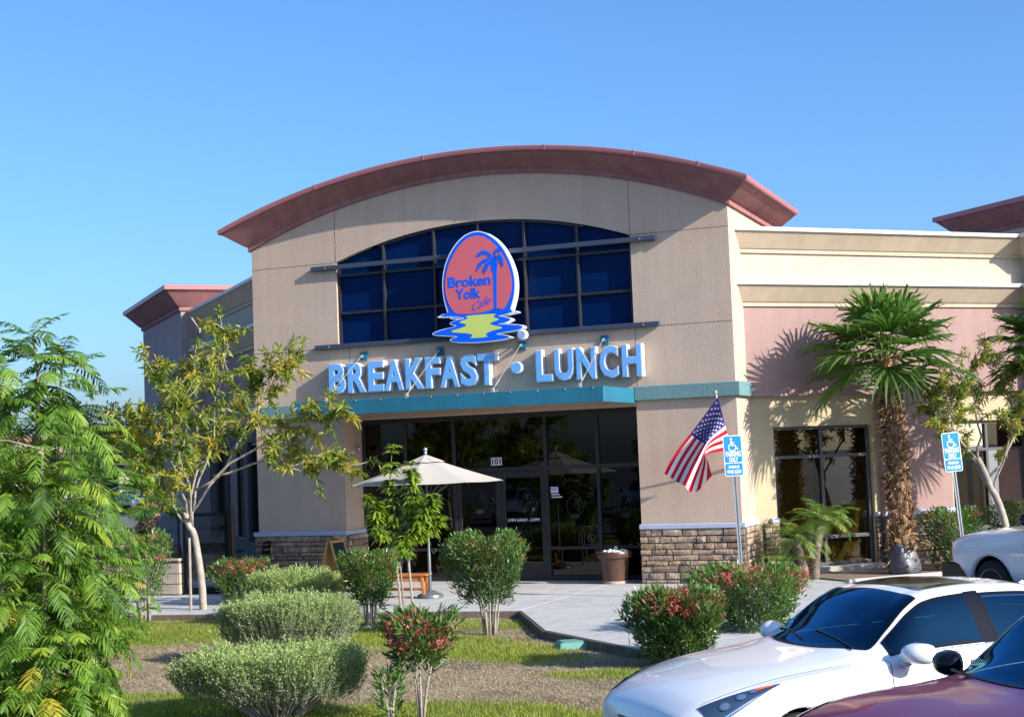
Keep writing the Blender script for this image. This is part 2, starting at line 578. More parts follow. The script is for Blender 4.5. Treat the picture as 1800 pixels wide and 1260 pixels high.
def soil_material():
    m, nt, b = new_mat('dry thatch and soil')
    L = nt.links.new
    at = nt.nodes.new('ShaderNodeAttribute')
    at.attribute_name = 'v'
    tc = nt.nodes.new('ShaderNodeTexCoord')
    nz = nt.nodes.new('ShaderNodeTexNoise')
    nz.inputs['Scale'].default_value = 7
    nz.inputs['Detail'].default_value = 9
    nz.inputs['Roughness'].default_value = 0.75
    L(tc.outputs['Object'], nz.inputs['Vector'])
    dry = nt.nodes.new('ShaderNodeValToRGB')
    dry.color_ramp.elements[0].position = 0.3
    dry.color_ramp.elements[1].position = 0.7
    dry.color_ramp.elements[0].color = (0.20, 0.155, 0.10, 1)
    dry.color_ramp.elements[1].color = (0.47, 0.38, 0.265, 1)
    L(nz.outputs['Fac'], dry.inputs['Fac'])
    n2 = nt.nodes.new('ShaderNodeTexNoise')
    n2.inputs['Scale'].default_value = 1.3
    n2.inputs['Detail'].default_value = 4
    L(tc.outputs['Object'], n2.inputs['Vector'])
    r2 = nt.nodes.new('ShaderNodeMapRange')
    r2.inputs['From Min'].default_value = 0.35
    r2.inputs['From Max'].default_value = 0.65
    r2.inputs['To Min'].default_value = 0.55
    r2.inputs['To Max'].default_value = 1.15
    L(n2.outputs['Fac'], r2.inputs['Value'])
    md = nt.nodes.new('ShaderNodeMix')
    md.data_type = 'RGBA'
    md.blend_type = 'MULTIPLY'
    md.inputs['Factor'].default_value = 1
    L(dry.outputs[0], md.inputs['A'])
    L(r2.outputs[0], md.inputs['B'])
    grn = nt.nodes.new('ShaderNodeValToRGB')
    grn.color_ramp.elements[0].position = 0.3
    grn.color_ramp.elements[1].position = 0.7
    grn.color_ramp.elements[0].color = (0.06, 0.085, 0.018, 1)
    grn.color_ramp.elements[1].color = (0.26, 0.27, 0.07, 1)
    L(nz.outputs['Fac'], grn.inputs['Fac'])
    mx = nt.nodes.new('ShaderNodeMix')
    mx.data_type = 'RGBA'
    L(at.outputs['Fac'], mx.inputs['Factor'])
    L(md.outputs['Result'], mx.inputs['A'])
    L(grn.outputs[0], mx.inputs['B'])
    L(mx.outputs['Result'], b.inputs['Base Color'])
    b.inputs['Roughness'].default_value = 0.95
    b.inputs['Specular IOR Level'].default_value = 0.1
    nb = nt.nodes.new('ShaderNodeTexNoise')
    nb.inputs['Scale'].default_value = 45
    nb.inputs['Detail'].default_value = 8
    L(tc.outputs['Object'], nb.inputs['Vector'])
    bp = nt.nodes.new('ShaderNodeBump')
    bp.inputs['Strength'].default_value = 1.0
    bp.inputs['Distance'].default_value = 0.04
    L(nb.outputs['Fac'], bp.inputs['Height'])
    L(bp.outputs[0], b.inputs['Normal'])
    return m
SOILM = soil_material()
# planted island: x -16..14, y -16.3..-4.3
nx, ny = 220, 110
gx, gy = np.meshgrid(np.linspace(-16, 14.0, nx), np.linspace(-16.2, -4.2, ny), indexing='ij')
gz_ = soil_z(gx, gy)
idx = np.arange(nx * ny).reshape(nx, ny)
q = np.stack([idx[:-1, :-1], idx[1:, :-1], idx[1:, 1:], idx[:-1, 1:]], -1).reshape(-1, 4)
isl = np_mesh('planting_bed', np.stack([gx, gy, gz_], -1).reshape(-1, 3), [q], SOILM, attr=green_mask(gx, gy).ravel(), smooth=True)
structure(isl)
kb = MB()
kb.box(-16.2, 14.2, -16.35, -16.2, -0.3, -0.02)
structure(kb.build('kerb', CONC2, bevel=0.02))

def front_edge(x):
    return -4.56 + (x - 7.53) * 0.115
walk = MB()
poly_a = [(-9, front_edge(-9) + 0.02), (7.51, -4.54), (8.92, -7.05), (10.85, -8.88), (13.9, -9.4), (13.9, 5.2), (10.0, 1.3), (-9, 1.3)]
walk.prism(poly_a, lambda a, b, d: (a, b, d), -0.29, -0.005)
wk = structure(walk.build('walkway', JNTC))
def slab(poly, top=0.0):
    s = MB()
    cx = sum(p[0] for p in poly) / len(poly)
    cy = sum(p[1] for p in poly) / len(poly)
    pp = []
    for a, b in poly:
        d = math.hypot(a - cx, b - cy)
        k = (d - 0.009) / d
        pp.append((cx + (a - cx) * k, cy + (b - cy) * k))
    s.prism(pp, lambda a, b, d: (a, b, d), -0.28, top)
    return s.build('paving_slab', CONC, wk, bevel=0.003)
xs_ = [-9, -6.5, -4, -1.5, 1.0, 3.2, 5.4, 7.53]
for a, b in zip(xs_[:-1], xs_[1:]):
    ym = -1.9
    slab([(a, front_edge(a)), (b, front_edge(b)), (b, ym), (a, ym)])
    slab([(a, ym), (b, ym), (b, 1.25), (a, 1.25)])
slab([(7.53, -4.56), (10.4, -4.2), (10.4, -1.9), (7.53, -1.9)])
slab([(7.53, -1.9), (10.4, -1.9), (10.4, 1.25), (7.53, 1.25)])
slab([(10.4, -4.2), (13.9, -3.8), (13.9, -1.0), (10.4, -1.9)])
slab([(10.4, -1.9), (13.9, -1.0), (13.9, 4.9), (10.4, 1.4)])
slab([(7.53, -4.56), (8.9, -7.1), (10.5, -5.9), (10.4, -4.2)])
slab([(8.9, -7.1), (10.85, -8.94), (12.1, -7.2), (10.5, -5.9)])
slab([(10.4, -4.2), (10.5, -5.9), (12.1, -7.2), (13.9, -5.6), (13.9, -3.8)])
slab([(12.1, -7.2), (10.85, -8.94), (13.9, -9.45), (13.9, -5.6)])

# kerb face strip along the planting bed, dark with dirt and painted-in shade
KDIRTSHADE = mat('soil stained shaded kerb face', (0.17, 0.135, 0.105), 0.95, 0.3, 5, bump=0.5, bscale=40, spec=0.1)
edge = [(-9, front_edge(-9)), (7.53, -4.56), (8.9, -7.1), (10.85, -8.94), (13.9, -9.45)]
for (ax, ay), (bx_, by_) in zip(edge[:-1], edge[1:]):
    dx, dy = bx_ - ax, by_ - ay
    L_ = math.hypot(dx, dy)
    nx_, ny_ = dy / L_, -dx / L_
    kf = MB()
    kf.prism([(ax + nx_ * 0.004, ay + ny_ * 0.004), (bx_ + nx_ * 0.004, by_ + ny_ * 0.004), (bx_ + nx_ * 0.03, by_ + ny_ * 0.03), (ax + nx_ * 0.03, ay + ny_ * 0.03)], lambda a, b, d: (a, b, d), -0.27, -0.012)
    kf.build('kerb_face', KDIRTSHADE, wk)

pm = MB()
pm.add([(13.6 + a, -8.2 + b, -0.004) for a, b in ((0.5, -0.9), (4.6, 0.4), (4.2, 3.4), (0.5, 2.1))], [(0, 1, 2, 3)])
bz = pm.build('blue_access_marking', BLUEP)
bz.location.z = -0.155
structure(bz)
for i in range(4):
    lm = MB()
    x0 = 16.8 + i * 3.6
    lm.add([(x0, -19.4 + i * 3.6, -0.164), (x0 + 0.08, -19.48 + i * 3.6, -0.164), (x0 + 3.9, -15.66 + i * 3.6, -0.164), (x0 + 3.82, -15.58 + i * 3.6, -0.164)], [(0, 1, 2, 3)])
    structure(lm.build('stall_line', WHTP))

# ------------------------------------------------------------------ the cafe building
bld = thing('restaurant_building', 'tan stucco corner restaurant with arched rose cornice over a glass entrance', 'building', (5.05, 0, 0))
HALF = W / 2
ZT, RISE = 6.905, 1.06
RC = (HALF ** 2 + RISE ** 2) / (2 * RISE)
def arc(x):
    return ZT + RISE - RC + math.sqrt(max(0, RC * RC - (x - HALF) ** 2))
WL, WR, WZ0, WZ1, WTOP = 1.97, 8.22, 4.80, 6.50, 7.06
WC, WH = (WL + WR) / 2, (WR - WL) / 2
WRISE = WTOP - WZ1
RW = (WH ** 2 + WRISE ** 2) / (2 * WRISE)
def warc(x):
    return WTOP - RW + math.sqrt(max(0, RW * RW - (x - WC) ** 2))
OL, OR_, OTOP, REC = 2.03, 8.20, 3.30, 0.82
bx = sorted(set([0, WL, OL, OR_, WR, W] + [round(0.1 * i, 3) for i in range(1, 101)]))
bx = [x for i, x in enumerate(bx) if i == 0 or x - bx[i - 1] > 0.004]
fwall = MB()
for a, b in zip(bx[:-1], bx[1:]):
    m_ = (a + b) / 2
    segs = []
    z0 = 0.0
    lo_a = lo_b = 0.0
    if OL <= m_ <= OR_:
        lo_a = lo_b = OTOP
    if WL <= m_ <= WR:
        segs.append((lo_a, lo_b, WZ0, WZ0))
        segs.append((warc(a), warc(b), arc(a), arc(b)))
    else:
        segs.append((lo_a, lo_b, arc(a), arc(b)))
    for p0, p1, q0, q1 in segs:
        fwall.add([(a, 0, p0), (b, 0, p1), (b, 0, q1), (a, 0, q0)], [(0, 1, 2, 3)])
# reveals of the window hole
wx = [x for x in bx if WL - 1e-6 <= x <= WR + 1e-6]
for a, b in zip(wx[:-1], wx[1:]):
    fwall.add([(a, 0, warc(a)), (b, 0, warc(b)), (b, 0.16, warc(b)), (a, 0.16, warc(a))], [(0, 1, 2, 3)])
fwall.add([(WL, 0, WZ0), (WR, 0, WZ0), (WR, 0.16, WZ0), (WL, 0.16, WZ0)], [(0, 1, 2, 3)])
for x in (WL, WR):
    fwall.add([(x, 0, WZ0), (x, 0.16, WZ0), (x, 0.16, warc(x)), (x, 0, warc(x))], [(0, 1, 2, 3)])
for x in (OL, OR_):
    fwall.add([(x, 0, 0), (x, REC + 0.1, 0), (x, REC + 0.1, OTOP), (x, 0, OTOP)], [(0, 1, 2, 3)])
fwall.add([(OL, 0, OTOP), (OR_, 0, OTOP), (OR_, REC + 0.1, OTOP), (OL, REC + 0.1, OTOP)], [(0, 1, 2, 3)])
fwall.build('front_wall', TAN, bld, merge=True)
sw = MB()
sw.add([(W, 0, 0), (W, 4.25, 0), (W, 4.25, ZT + 0.3), (W, 0, ZT)], [(0, 1, 2, 3)])
sw.build('side_wall', TAN, bld)
sw = MB()
sw.add([(0, 0, 0), (0, 4.25, 0), (0, 4.25, ZT + 0.3), (0, 0, ZT)], [(0, 1, 2, 3)])
sw.build('side_wall', TAN, bld)
for a, b in ((0, WL - 0.002), (WR + 0.002, W)):
    for zj in (WZ1, WZ0 - 0.04):
        jb = MB()
        jb.box(a, b, -0.0025, 0.01, zj - 0.006, zj + 0.006)
        jb.build('control_joint', JOINT, bld)
for x, z0, z1 in ((WL, warc(WL), arc(WL) - 0.01), (WR, warc(WR), arc(WR) - 0.01), (WL + 0.25, 3.66, WZ0 - 0.05), (WR + 0.02, 3.66, WZ0 - 0.05)):
    jb = MB()
    jb.box(x - 0.006, x + 0.006, -0.0028, 0.01, z0, z1)
    jb.build('control_joint', JOINT, bld)

# arched cornice with mitred returns
def cornice_front(prof, mats_, name, parent):
    mb = MB()
    N = 64
    V = []
    for i in range(N + 1):
        xs0 = W * i / N
        for p, h in prof:
            x = HALF + (xs0 - HALF) * (HALF + p) / HALF
            V.append((x, -p, arc(xs0) + h))
    n = len(prof)
    F = [(i * n + k, (i + 1) * n + k, (i + 1) * n + k + 1, i * n + k + 1) for i in range(N) for k in range(n - 1)]
    mb.add(V, F)
    for sx in (0, 1):
        def P0(p, h, sx=sx):
            return ((W + p) if sx else -p, -p, ZT + h)
        def P1(p, h, sx=sx):
            return ((W + p) if sx else -p, 4.25, ZT + h)
        mb.sweep(prof, P0, P1, caps=False)
    return mb.build(name, mats_, parent, merge=True, smooth=True, smooth_angle=0.5)
PROF = [(0.0, -0.02), (0.055, -0.02), (0.055, 0.075), (0.10, 0.085), (0.43, 0.315), (0.43, 0.335)]
cn = cornice_front(PROF, ROSE, 'arched_cornice', bld)
PROFC = [(0.425, 0.325), (0.49, 0.325), (0.50, 0.345), (0.50, 0.415), (0.48, 0.425), (0.0, 0.455)]
cornice_front(PROFC, RFLA, 'flashing', cn)
for xs0 in (2.1, 4.3, 6.6, 8.2, 9.3):
    x = HALF + (xs0 - HALF) * (HALF + 0.5) / HALF
    z = arc(xs0)
    fj = MB()
    fj.box(x - 0.015, x + 0.015, -0.507, -0.46, z + 0.335, z + 0.432)
    fj.build('flashing_seam', RFLA, cn)
rf = MB()
N = 40
for i in range(N):
    a, b = W * i / N, W * (i + 1) / N
    rf.add([(a, 0, arc(a) + 0.45), (b, 0, arc(b) + 0.45), (b, 4.25, arc(b) + 0.45), (a, 4.25, arc(a) + 0.45)], [(0, 1, 2, 3)])
    rf.add([(a, 4.25, arc(a) + 0.45), (b, 4.25, arc(b) + 0.45), (b, 4.25, 6.0), (a, 4.25, 6.0)], [(0, 1, 2, 3)])
rf.build('roof', RFLA, bld, merge=True)

# upper arched window: frame, mullions, panes
win = MB()
n_ = 40
pts = [(WL, WZ0)] + [(WR, WZ0)] + [(WR - (WR - WL) * i / n_, warc(WR - (WR - WL) * i / n_)) for i in range(n_ + 1)]
def inset_poly(pts, d):
    cx = sum(p[0] for p in pts) / len(pts)
    cz = sum(p[1] for p in pts) / len(pts)
    out = []
    for x, z in pts:
        out.append((x - d if x > cx + 1 else x + d if x < cx - 1 else x, z - d if z > cz else z + d))
    return out
ip = inset_poly(pts, 0.05)
k = len(pts)
V = [(x, 0.05, z) for x, z in pts] + [(x, 0.05, z) for x, z in ip] + [(x, 0.15, z) for x, z in ip]
F = [(i, (i + 1) % k, k + (i + 1) % k, k + i) for i in range(k)] + [(k + i, k + (i + 1) % k, 2 * k + (i + 1) % k, 2 * k + i) for i in range(k)]
win.add(V, F)
uw = win.build('arched_window', FRAME, bld)
mx_ = [WL, 3.02, 4.14, 5.095, 6.06, 7.14, WR]
mz_ = [WZ0, 5.46, 6.23]
for x in mx_[1:-1]:
    m1 = MB()
    m1.box(x - 0.026, x + 0.026, 0.035, 0.148, WZ0 + 0.03, warc(x) - 0.03)
    m1.build('mullion', FRAME, uw, bevel=0.004)
for z in mz_[1:]:
    m1 = MB()
    m1.box(WL + 0.03, WR - 0.03, 0.045, 0.149, z - 0.026, z + 0.026)
    m1.build('glazing_bar', FRAME, uw, bevel=0.004)
for a, b in zip(mx_[:-1], mx_[1:]):
    for j in range(3):
        pn = MB()
        z0 = mz_[j]
        if j < 2:
            P = [(a, z0), (b, z0), (b, mz_[j + 1]), (a, mz_[j + 1])]
        else:
            xs2 = [b + (a - b) * i / 8 for i in range(9)]
            P = [(a, z0), (b, z0)] + [(x, warc(x)) for x in xs2]
        tl = rng.uniform(-0.0015, 0.0015)
        pn.add([(x, 0.12 + tl * (x - a) + tl * (z - z0), z) for x, z in P], [tuple(range(len(P)))])
        pn.build('pane', BPANE, uw)

# slate bars that cross the upper window
for z, x0, x1 in ((6.395, 1.44, 8.735), (4.79, 1.48, 8.735)):
    b_ = MB()
    b_.box(x0, x1, -0.105, -0.015, z - 0.045, z + 0.045)
    br = b_.build('window_bar', SLATE, bld, bevel=0.006)
    for x in (x0 + 0.33, x1 - 0.3):
        c_ = MB()
        c_.lathe([(0.018, -0.112), (0.018, -0.10)], (x, 0, z), 8, axis='y')
        c_.build('bolt', STEEL, br)

# teal band, canopy and its tie rods
for a, b in ((0.0, OL), (OR_, W)):
    t_ = MB()
    t_.box(a - (0.09 if a == 0 else 0), b + (0.09 if b == W else 0), -0.09, -0.002, 3.385, 3.645)
    if b == W:
        t_.box(W + 0.002, W + 0.09, -0.0, 1.05, 3.385, 3.645)
    t_.build('teal_band', TEALW, bld, bevel=0.008)
cp = MB()
CY = -1.9
cp.box(OL - 0.02, OR_ - 0.005, CY, CY + 0.06, 3.335, 3.61)
cp.box(OL - 0.02, OL + 0.04, CY + 0.062, -0.002, 3.335, 3.61)
cp.box(OR_ - 0.065, OR_ - 0.005, CY + 0.062, -0.002, 3.335, 3.61)
cp.box(OL + 0.042, OR_ - 0.067, CY + 0.062, -0.002, 3.50, 3.56)
can = cp.build('entrance_canopy', TEAL, bld, bevel=0.006)
s_ = MB()
s_.box(OL + 0.05, OR_ - 0.075, CY + 0.07, -0.002, 3.352, 3.372)
s_.build('soffit', SOFF, can)
for i in range(12):
    r_ = MB()
    r_.ball((OL + 0.25 + i * 0.52, CY - 0.002, 3.585), 0.013, 8)
    r_.build('rivet', STEEL, can)
RX = (2.55, 4.24, 5.97, 7.64)
for x in RX:
    p_ = MB()
    p_.box(x - 0.08, x + 0.08, -0.03, -0.001, 4.47, 4.64)
    p_.prism([(-0.03, 4.51), (-0.14, 4.54), (-0.14, 4.58), (-0.03, 4.60)], lambda a, b, d: (x + d, a, b), -0.02, 0.02)
    p_.build('rod_plate', TEAL, can, bevel=0.004)
    r_ = MB()
    a0, a1 = Vector((x, -0.13, 4.55)), Vector((x + 0.08, CY + 0.13, 3.66))
    r_.tube([a0, a0.lerp(a1, 0.78), a0.lerp(a1, 0.80), a0.lerp(a1, 0.90), a0.lerp(a1, 0.92), a1], [0.007, 0.007, 0.014, 0.014, 0.007, 0.007], 8)
    r_.ball(a0, 0.03, 8)
    r_.prism([(-0.05, 3.56), (0.05, 3.56), (0.03, 3.69), (-0.03, 3.69)], lambda a, b, d: (x + 0.08 + d, CY + 0.13 + a, b), -0.02, 0.02)
    r_.build('tie_rod', STEEL, can, smooth=True, smooth_angle=0.6)

# periwinkle cap over the stone bases, stones
def cap(x0, x1, y0, y1, T=None, z0=1.0, z1=1.09):
    c_ = MB()
    c_.box(x0, x1, y0, y1, z0, z1, T)
    c_.build('base_cap', BLUEC, bld, bevel=0.01)
cap(-0.08, OL + 0.05, -0.10, -0.001)
cap(OL + 0.002, OL + 0.05, 0.001, REC - 0.03)
cap(OR_ - 0.02, W + 0.08, -0.10, -0.001)
cap(W + 0.002, W + 0.08, 0.001, 1.1)

def unit_stone(seed):
    r = random.Random(seed)
    bm = bmesh.new()
    nx_, nz_ = 3, 2
    fr = [[None] * (nz_ + 1) for _ in range(nx_ + 1)]
    for i in range(nx_ + 1):
        for j in range(nz_ + 1):
            x, z = -0.5 + i / nx_, -0.5 + j / nz_
            edge = i in (0, nx_) or j in (0, nz_)
            x2 = x + (r.uniform(-0.035, 0.035) if i not in (0, nx_) else (0.04 * r.random() if i == 0 else -0.04 * r.random()))
            z2 = z + (r.uniform(-0.06, 0.06) if j not in (0, nz_) else (0.09 * r.random() if j == 0 else -0.09 * r.random()))
            y = -1 + (0.38 * r.uniform(0.5, 1) if edge else r.uniform(-0.05, 0.22))
            fr[i][j] = bm.verts.new((x2, y, z2))
    for i in range(nx_):
        for j in range(nz_):
            bm.faces.new((fr[i][j], fr[i + 1][j], fr[i + 1][j + 1], fr[i][j + 1]))
    per = [fr[i][0] for i in range(nx_ + 1)] + [fr[nx_][j] for j in range(1, nz_ + 1)] + [fr[i][nz_] for i in range(nx_ - 1, -1, -1)] + [fr[0][j] for j in range(nz_ - 1, 0, -1)]
    bk = [bm.verts.new((v.co.x * 1.0, 0.0, v.co.z)) for v in per]
    m_ = len(per)
    for i in range(m_):
        bm.faces.new((per[(i + 1) % m_], per[i], bk[i], bk[(i + 1) % m_]))
    bmesh.ops.recalc_face_normals(bm, faces=bm.faces)
    me = bpy.data.meshes.new('stone')
    bm.to_mesh(me)
    bm.free()
    me.materials.append(STONE)
    return me
STONES = [unit_stone(s) for s in range(12)]

def stone_panel(o, ang, width, height, seed, parent=None, backing=0.035):
    """o: lower left corner on the wall plane seen from outside; ang: rotation about z; outward is local -y"""
    r = random.Random(seed)
    c, s = math.cos(ang), math.sin(ang)
    def T(x, y, z):
        return (o[0] + c * x - s * y, o[1] + s * x + c * y, o[2] + z)
    b_ = MB()
    b_.box(0, width, -backing, -0.001, 0, height, T)
    base = b_.build('stone_base', MORT, parent or bld)
    off = root_loc(base)
    z = 0.0
    rows = []
    while z < height - 0.02:
        h = min(r.uniform(0.07, 0.14), height - z)
        if height - (z + h) < 0.07:
            h = height - z
        rows.append((z, h))
        z += h
    for z, h in rows:
        x = 0.0
        first = True
        while x < width - 0.01:
            w = r.uniform(0.13, 0.5) * (0.6 if first else 1)
            first = False
            if width - (x + w) < 0.12:
                w = width - x
            parts_ = [(z, h)]
            if h > 0.14 and r.random() < 0.25:
                k_ = r.uniform(0.4, 0.6)
                parts_ = [(z, h * k_), (z + h * k_, h * (1 - k_))]
            for zz, hh in parts_:
                so_ = bpy.data.objects.new('stone', r.choice(STONES))
                col.objects.link(so_)
                so_.parent = base
                P = T(x + w / 2, -backing + 0.006, zz + hh / 2)
                so_.location = (P[0] - off.x, P[1] - off.y, P[2] - off.z)
                so_.rotation_euler = (0, r.choice((0, math.pi)), ang) if False else (0, 0, ang)
                so_.scale = (w - 0.010, r.uniform(0.045, 0.085), hh - 0.010)
            x += w
    return base
stone_panel((OR_ - 0.02, 0, 0), 0, W + 0.06 - OR_ + 0.02, 1.0, 1)
stone_panel((W, 0.0, 0), math.pi / 2, 1.1, 1.0, 2)
stone_panel((-0.06, 0, 0), 0, OL + 0.08, 1.0, 3)
stone_panel((OL, 0.0, 0), math.pi / 2, REC - 0.03, 1.0, 4)

# recessed storefront
sf = MB()
sf.box(OL + 0.001, OR_ - 0.001, REC - 0.055, REC + 0.05, OTOP - 0.10, OTOP - 0.001)
sfr = sf.build('storefront', FRAME, bld, bevel=0.004)
for a, b in ((OL + 0.001, 4.05), (6.09, OR_ - 0.001)):
    sf = MB()
    sf.box(a, b, REC - 0.055, REC + 0.05, 0.0, 0.10)
    sf.build('base_rail', FRAME, sfr, bevel=0.004)
MX = [OL + 0.03, 3.00, 4.085, 6.055, 7.13, OR_ - 0.035]
for x in MX:
    m1 = MB()
    m1.box(x - 0.032, x + 0.032, REC - 0.05, REC + 0.045, 0.10 if not 4 < x < 6.2 else 0.0, OTOP - 0.10)
    m1.build('mullion', FRAME, sfr, bevel=0.004)
for a, b in zip(MX[:-1], MX[1:]):
    m1 = MB()
    m1.box(a + 0.033, b - 0.033, REC - 0.048, REC + 0.043, 2.155, 2.235)
    m1.build('transom', FRAME, sfr, bevel=0.004)
    if a < 4 or a > 6:
        m1 = MB()
        m1.box(a + 0.033, b - 0.033, REC - 0.048, REC + 0.043, 0.60, 0.655)
        m1.build('low_rail', FRAME, sfr, bevel=0.004)
    zz = [(2.235, OTOP - 0.10)]
    if a < 4 or a > 6:
        zz += [(0.655, 2.155), (0.10, 0.60)]
    for z0, z1 in zz:
        pn = MB()
        t1, t2 = rng.uniform(-0.003, 0.003), rng.uniform(-0.003, 0.003)
        ks = 3 if (b - a) > 1.5 and z0 > 2 else 1
        pn.add([(a + 0.03, REC + t1, z0 - 0.003), (b - 0.03, REC - t1, z0 - 0.003), (b - 0.03, REC - t1 + t2, z1 + 0.003), (a + 0.03, REC + t1 + t2, z1 + 0.003)], [(0, 1, 2, 3)])
        pn.build('pane', GLASS, sfr)
# double doors
for a, b, hx in ((4.12, 5.065, 5.0), (5.075, 6.02, 5.14)):
    d_ = MB()
    y0, y1 = REC - 0.03, REC + 0.02
    d_.box(a, a + 0.10, y0, y1, 0.012, 2.15)
    d_.box(b - 0.10, b, y0, y1, 0.012, 2.15)
    d_.box(a + 0.101, b - 0.101, y0, y1, 2.02, 2.15)
    d_.box(a + 0.101, b - 0.101, y0, y1, 0.012, 0.27)
    dr = d_.build('door', FRAME, bld, bevel=0.004)
    pn = MB()
    pn.add([(a + 0.09, REC - 0.004, 0.26), (b - 0.09, REC - 0.004, 0.26), (b - 0.09, REC - 0.001, 2.03), (a + 0.09, REC - 0.001, 2.03)], [(0, 1, 2, 3)])
    pn.build('pane', GLASS, dr)
    h_ = MB()
    h_.tube([(hx, y0, 0.85), (hx, y0 - 0.06, 0.85), (hx, y0 - 0.06, 1.15), (hx, y0, 1.15)], 0.012, 8)
    h_.build('handle', BLACK, dr)

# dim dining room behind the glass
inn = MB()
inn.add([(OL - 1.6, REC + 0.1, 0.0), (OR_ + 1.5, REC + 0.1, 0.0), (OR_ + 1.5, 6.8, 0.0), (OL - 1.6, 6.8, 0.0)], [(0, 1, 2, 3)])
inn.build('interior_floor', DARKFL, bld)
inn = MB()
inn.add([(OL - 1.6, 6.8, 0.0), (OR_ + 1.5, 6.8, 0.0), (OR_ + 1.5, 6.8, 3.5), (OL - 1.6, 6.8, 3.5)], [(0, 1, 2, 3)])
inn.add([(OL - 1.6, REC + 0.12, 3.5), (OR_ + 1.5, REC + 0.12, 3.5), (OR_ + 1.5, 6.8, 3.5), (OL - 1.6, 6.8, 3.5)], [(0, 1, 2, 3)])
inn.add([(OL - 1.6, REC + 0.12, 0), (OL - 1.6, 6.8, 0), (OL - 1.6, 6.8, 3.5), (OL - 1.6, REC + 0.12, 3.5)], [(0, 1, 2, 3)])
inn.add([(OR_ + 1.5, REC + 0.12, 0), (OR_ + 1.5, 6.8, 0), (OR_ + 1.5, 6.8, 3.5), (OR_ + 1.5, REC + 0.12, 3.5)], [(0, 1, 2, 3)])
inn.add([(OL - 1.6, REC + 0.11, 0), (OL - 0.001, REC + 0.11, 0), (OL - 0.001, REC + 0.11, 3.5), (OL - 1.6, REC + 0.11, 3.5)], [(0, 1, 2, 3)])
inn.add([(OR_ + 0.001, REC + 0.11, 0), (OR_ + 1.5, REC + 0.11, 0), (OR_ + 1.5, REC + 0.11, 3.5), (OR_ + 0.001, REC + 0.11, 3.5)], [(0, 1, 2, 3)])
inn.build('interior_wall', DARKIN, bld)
for i, (x, y, z, lb) in enumerate(((3.35, 1.35, 2.66, 'amber glass globe pendant above the umbrella behind the entrance glass'), (7.52, 1.45, 2.62, 'amber glass globe pendant behind the rightmost entrance pane'), (3.42, 1.45, 1.93, 'low amber pendant just under the umbrella edge behind the glass'))):
    pl_ = thing('pendant_lamp', lb, 'lamp', (x, y, z), group='amber pendants inside the entrance')
    p_ = MB()
    p_.ball((0, 0, 0), 0.12, 16, (1, 1, 0.86))
    p_.build('globe', AMBER, pl_, smooth=True, local=True)
    p_ = MB()
    p_.tube([(0, 0, 0.1), (0, 0, 3.5 - z)], 0.008, 6)
    p_.build('cord', BLACK, pl_, local=True)

# ------------------------------------------------------------------ wings at 45 degrees
def RW_(t, o, z):
    return (W + D * t + D * o, D * t - D * o, z)
def LW_(t, o, z):
    return (-D * t - D * o, D * t - D * o, z)
def prof_cornice(o, z, p=0.33, h=0.47):
    k = h / 0.47
    return [(o, z), (o + 0.045, z), (o + 0.045, z + 0.07 * k), (o + 0.075, z + 0.085 * k), (o + p - 0.05, z + 0.37 * k), (o + p - 0.05, z + 0.39 * k)]
def prof_cope(o, z, p=0.33, h=0.47):
    k = h / 0.47
    return [(o + p - 0.055, z + 0.385 * k), (o + p, z + 0.385 * k), (o + p, z + 0.455 * k), (o + p - 0.015, z + 0.462 * k), (o, z + 0.475 * k)]
def run(prof, T, t0, t1, name, m, parent=bld):
    """t0 may be None: start where the run meets the pavilion side"""
    mb = MB()
    mb.sweep(prof, lambda o, z: T(-o - 0.04 if t0 is None else (t0(o) if callable(t0) else t0), o, z), lambda o, z: T(t1(o) if callable(t1) else t1, o, z))
    return mb.build(name, m, parent)
def wing(T, tend, prefix_open):
    ow, oy = -0.65, -0.80
    c1 = run(prof_cornice(ow, 6.10), T, None, tend, 'parapet_cornice', CORN)
    run(prof_cope(ow, 6.10), T, None, tend, 'coping', COPE, c1)
    run([(ow, 5.56), (ow, 6.115)], T, None, tend, 'parapet_wall', CREAM)
    c2 = run(prof_cornice(ow, 5.085), T, None, tend, 'lower_cornice', CORN)
    run(prof_cope(ow, 5.085), T, None, tend, 'coping', COPE, c2)
    run([(oy, 3.385), (ow, 3.385), (ow, 5.10)], T, None, tend, 'rose_wall', PINK)
wing(RW_, 7.4, True)
wing(LW_, 8.45, True)

# right wing, projecting bay further along
ow = -0.15
stp = lambda o: 7.4 - (o + 0.15) if o > -0.15 else 7.4
for z, nm in ((6.10, 'parapet_cornice'), (5.085, 'lower_cornice')):
    c1 = run(prof_cornice(ow, z), RW_, stp, 10.6, nm, CORN)
    run(prof_cope(ow, z), RW_, stp, 10.6, 'coping', COPE, c1)
    q_ = MB()
    q_.sweep(prof_cornice(0, z), lambda p, zz: RW_(7.4 - p, -0.65, zz), lambda p, zz: RW_(7.4 - p, -0.15 + p, zz))
    q_.build(nm, CORN, bld)
    q_ = MB()
    q_.sweep(prof_cope(0, z), lambda p, zz: RW_(7.4 - p, -0.65, zz), lambda p, zz: RW_(7.4 - p, -0.15 + p, zz))
    q_.build('coping', COPE, c1)
b_ = MB()
b_.box(7.4, 10.6, -3, -0.15, 5.5, 6.12, RW_)
b_.build('parapet_wall', CREAM, bld)
b_ = MB()
b_.box(7.4, 10.6, -3, -0.152, 0, 5.1, RW_)
b_.build('rose_wall', PINK, bld)

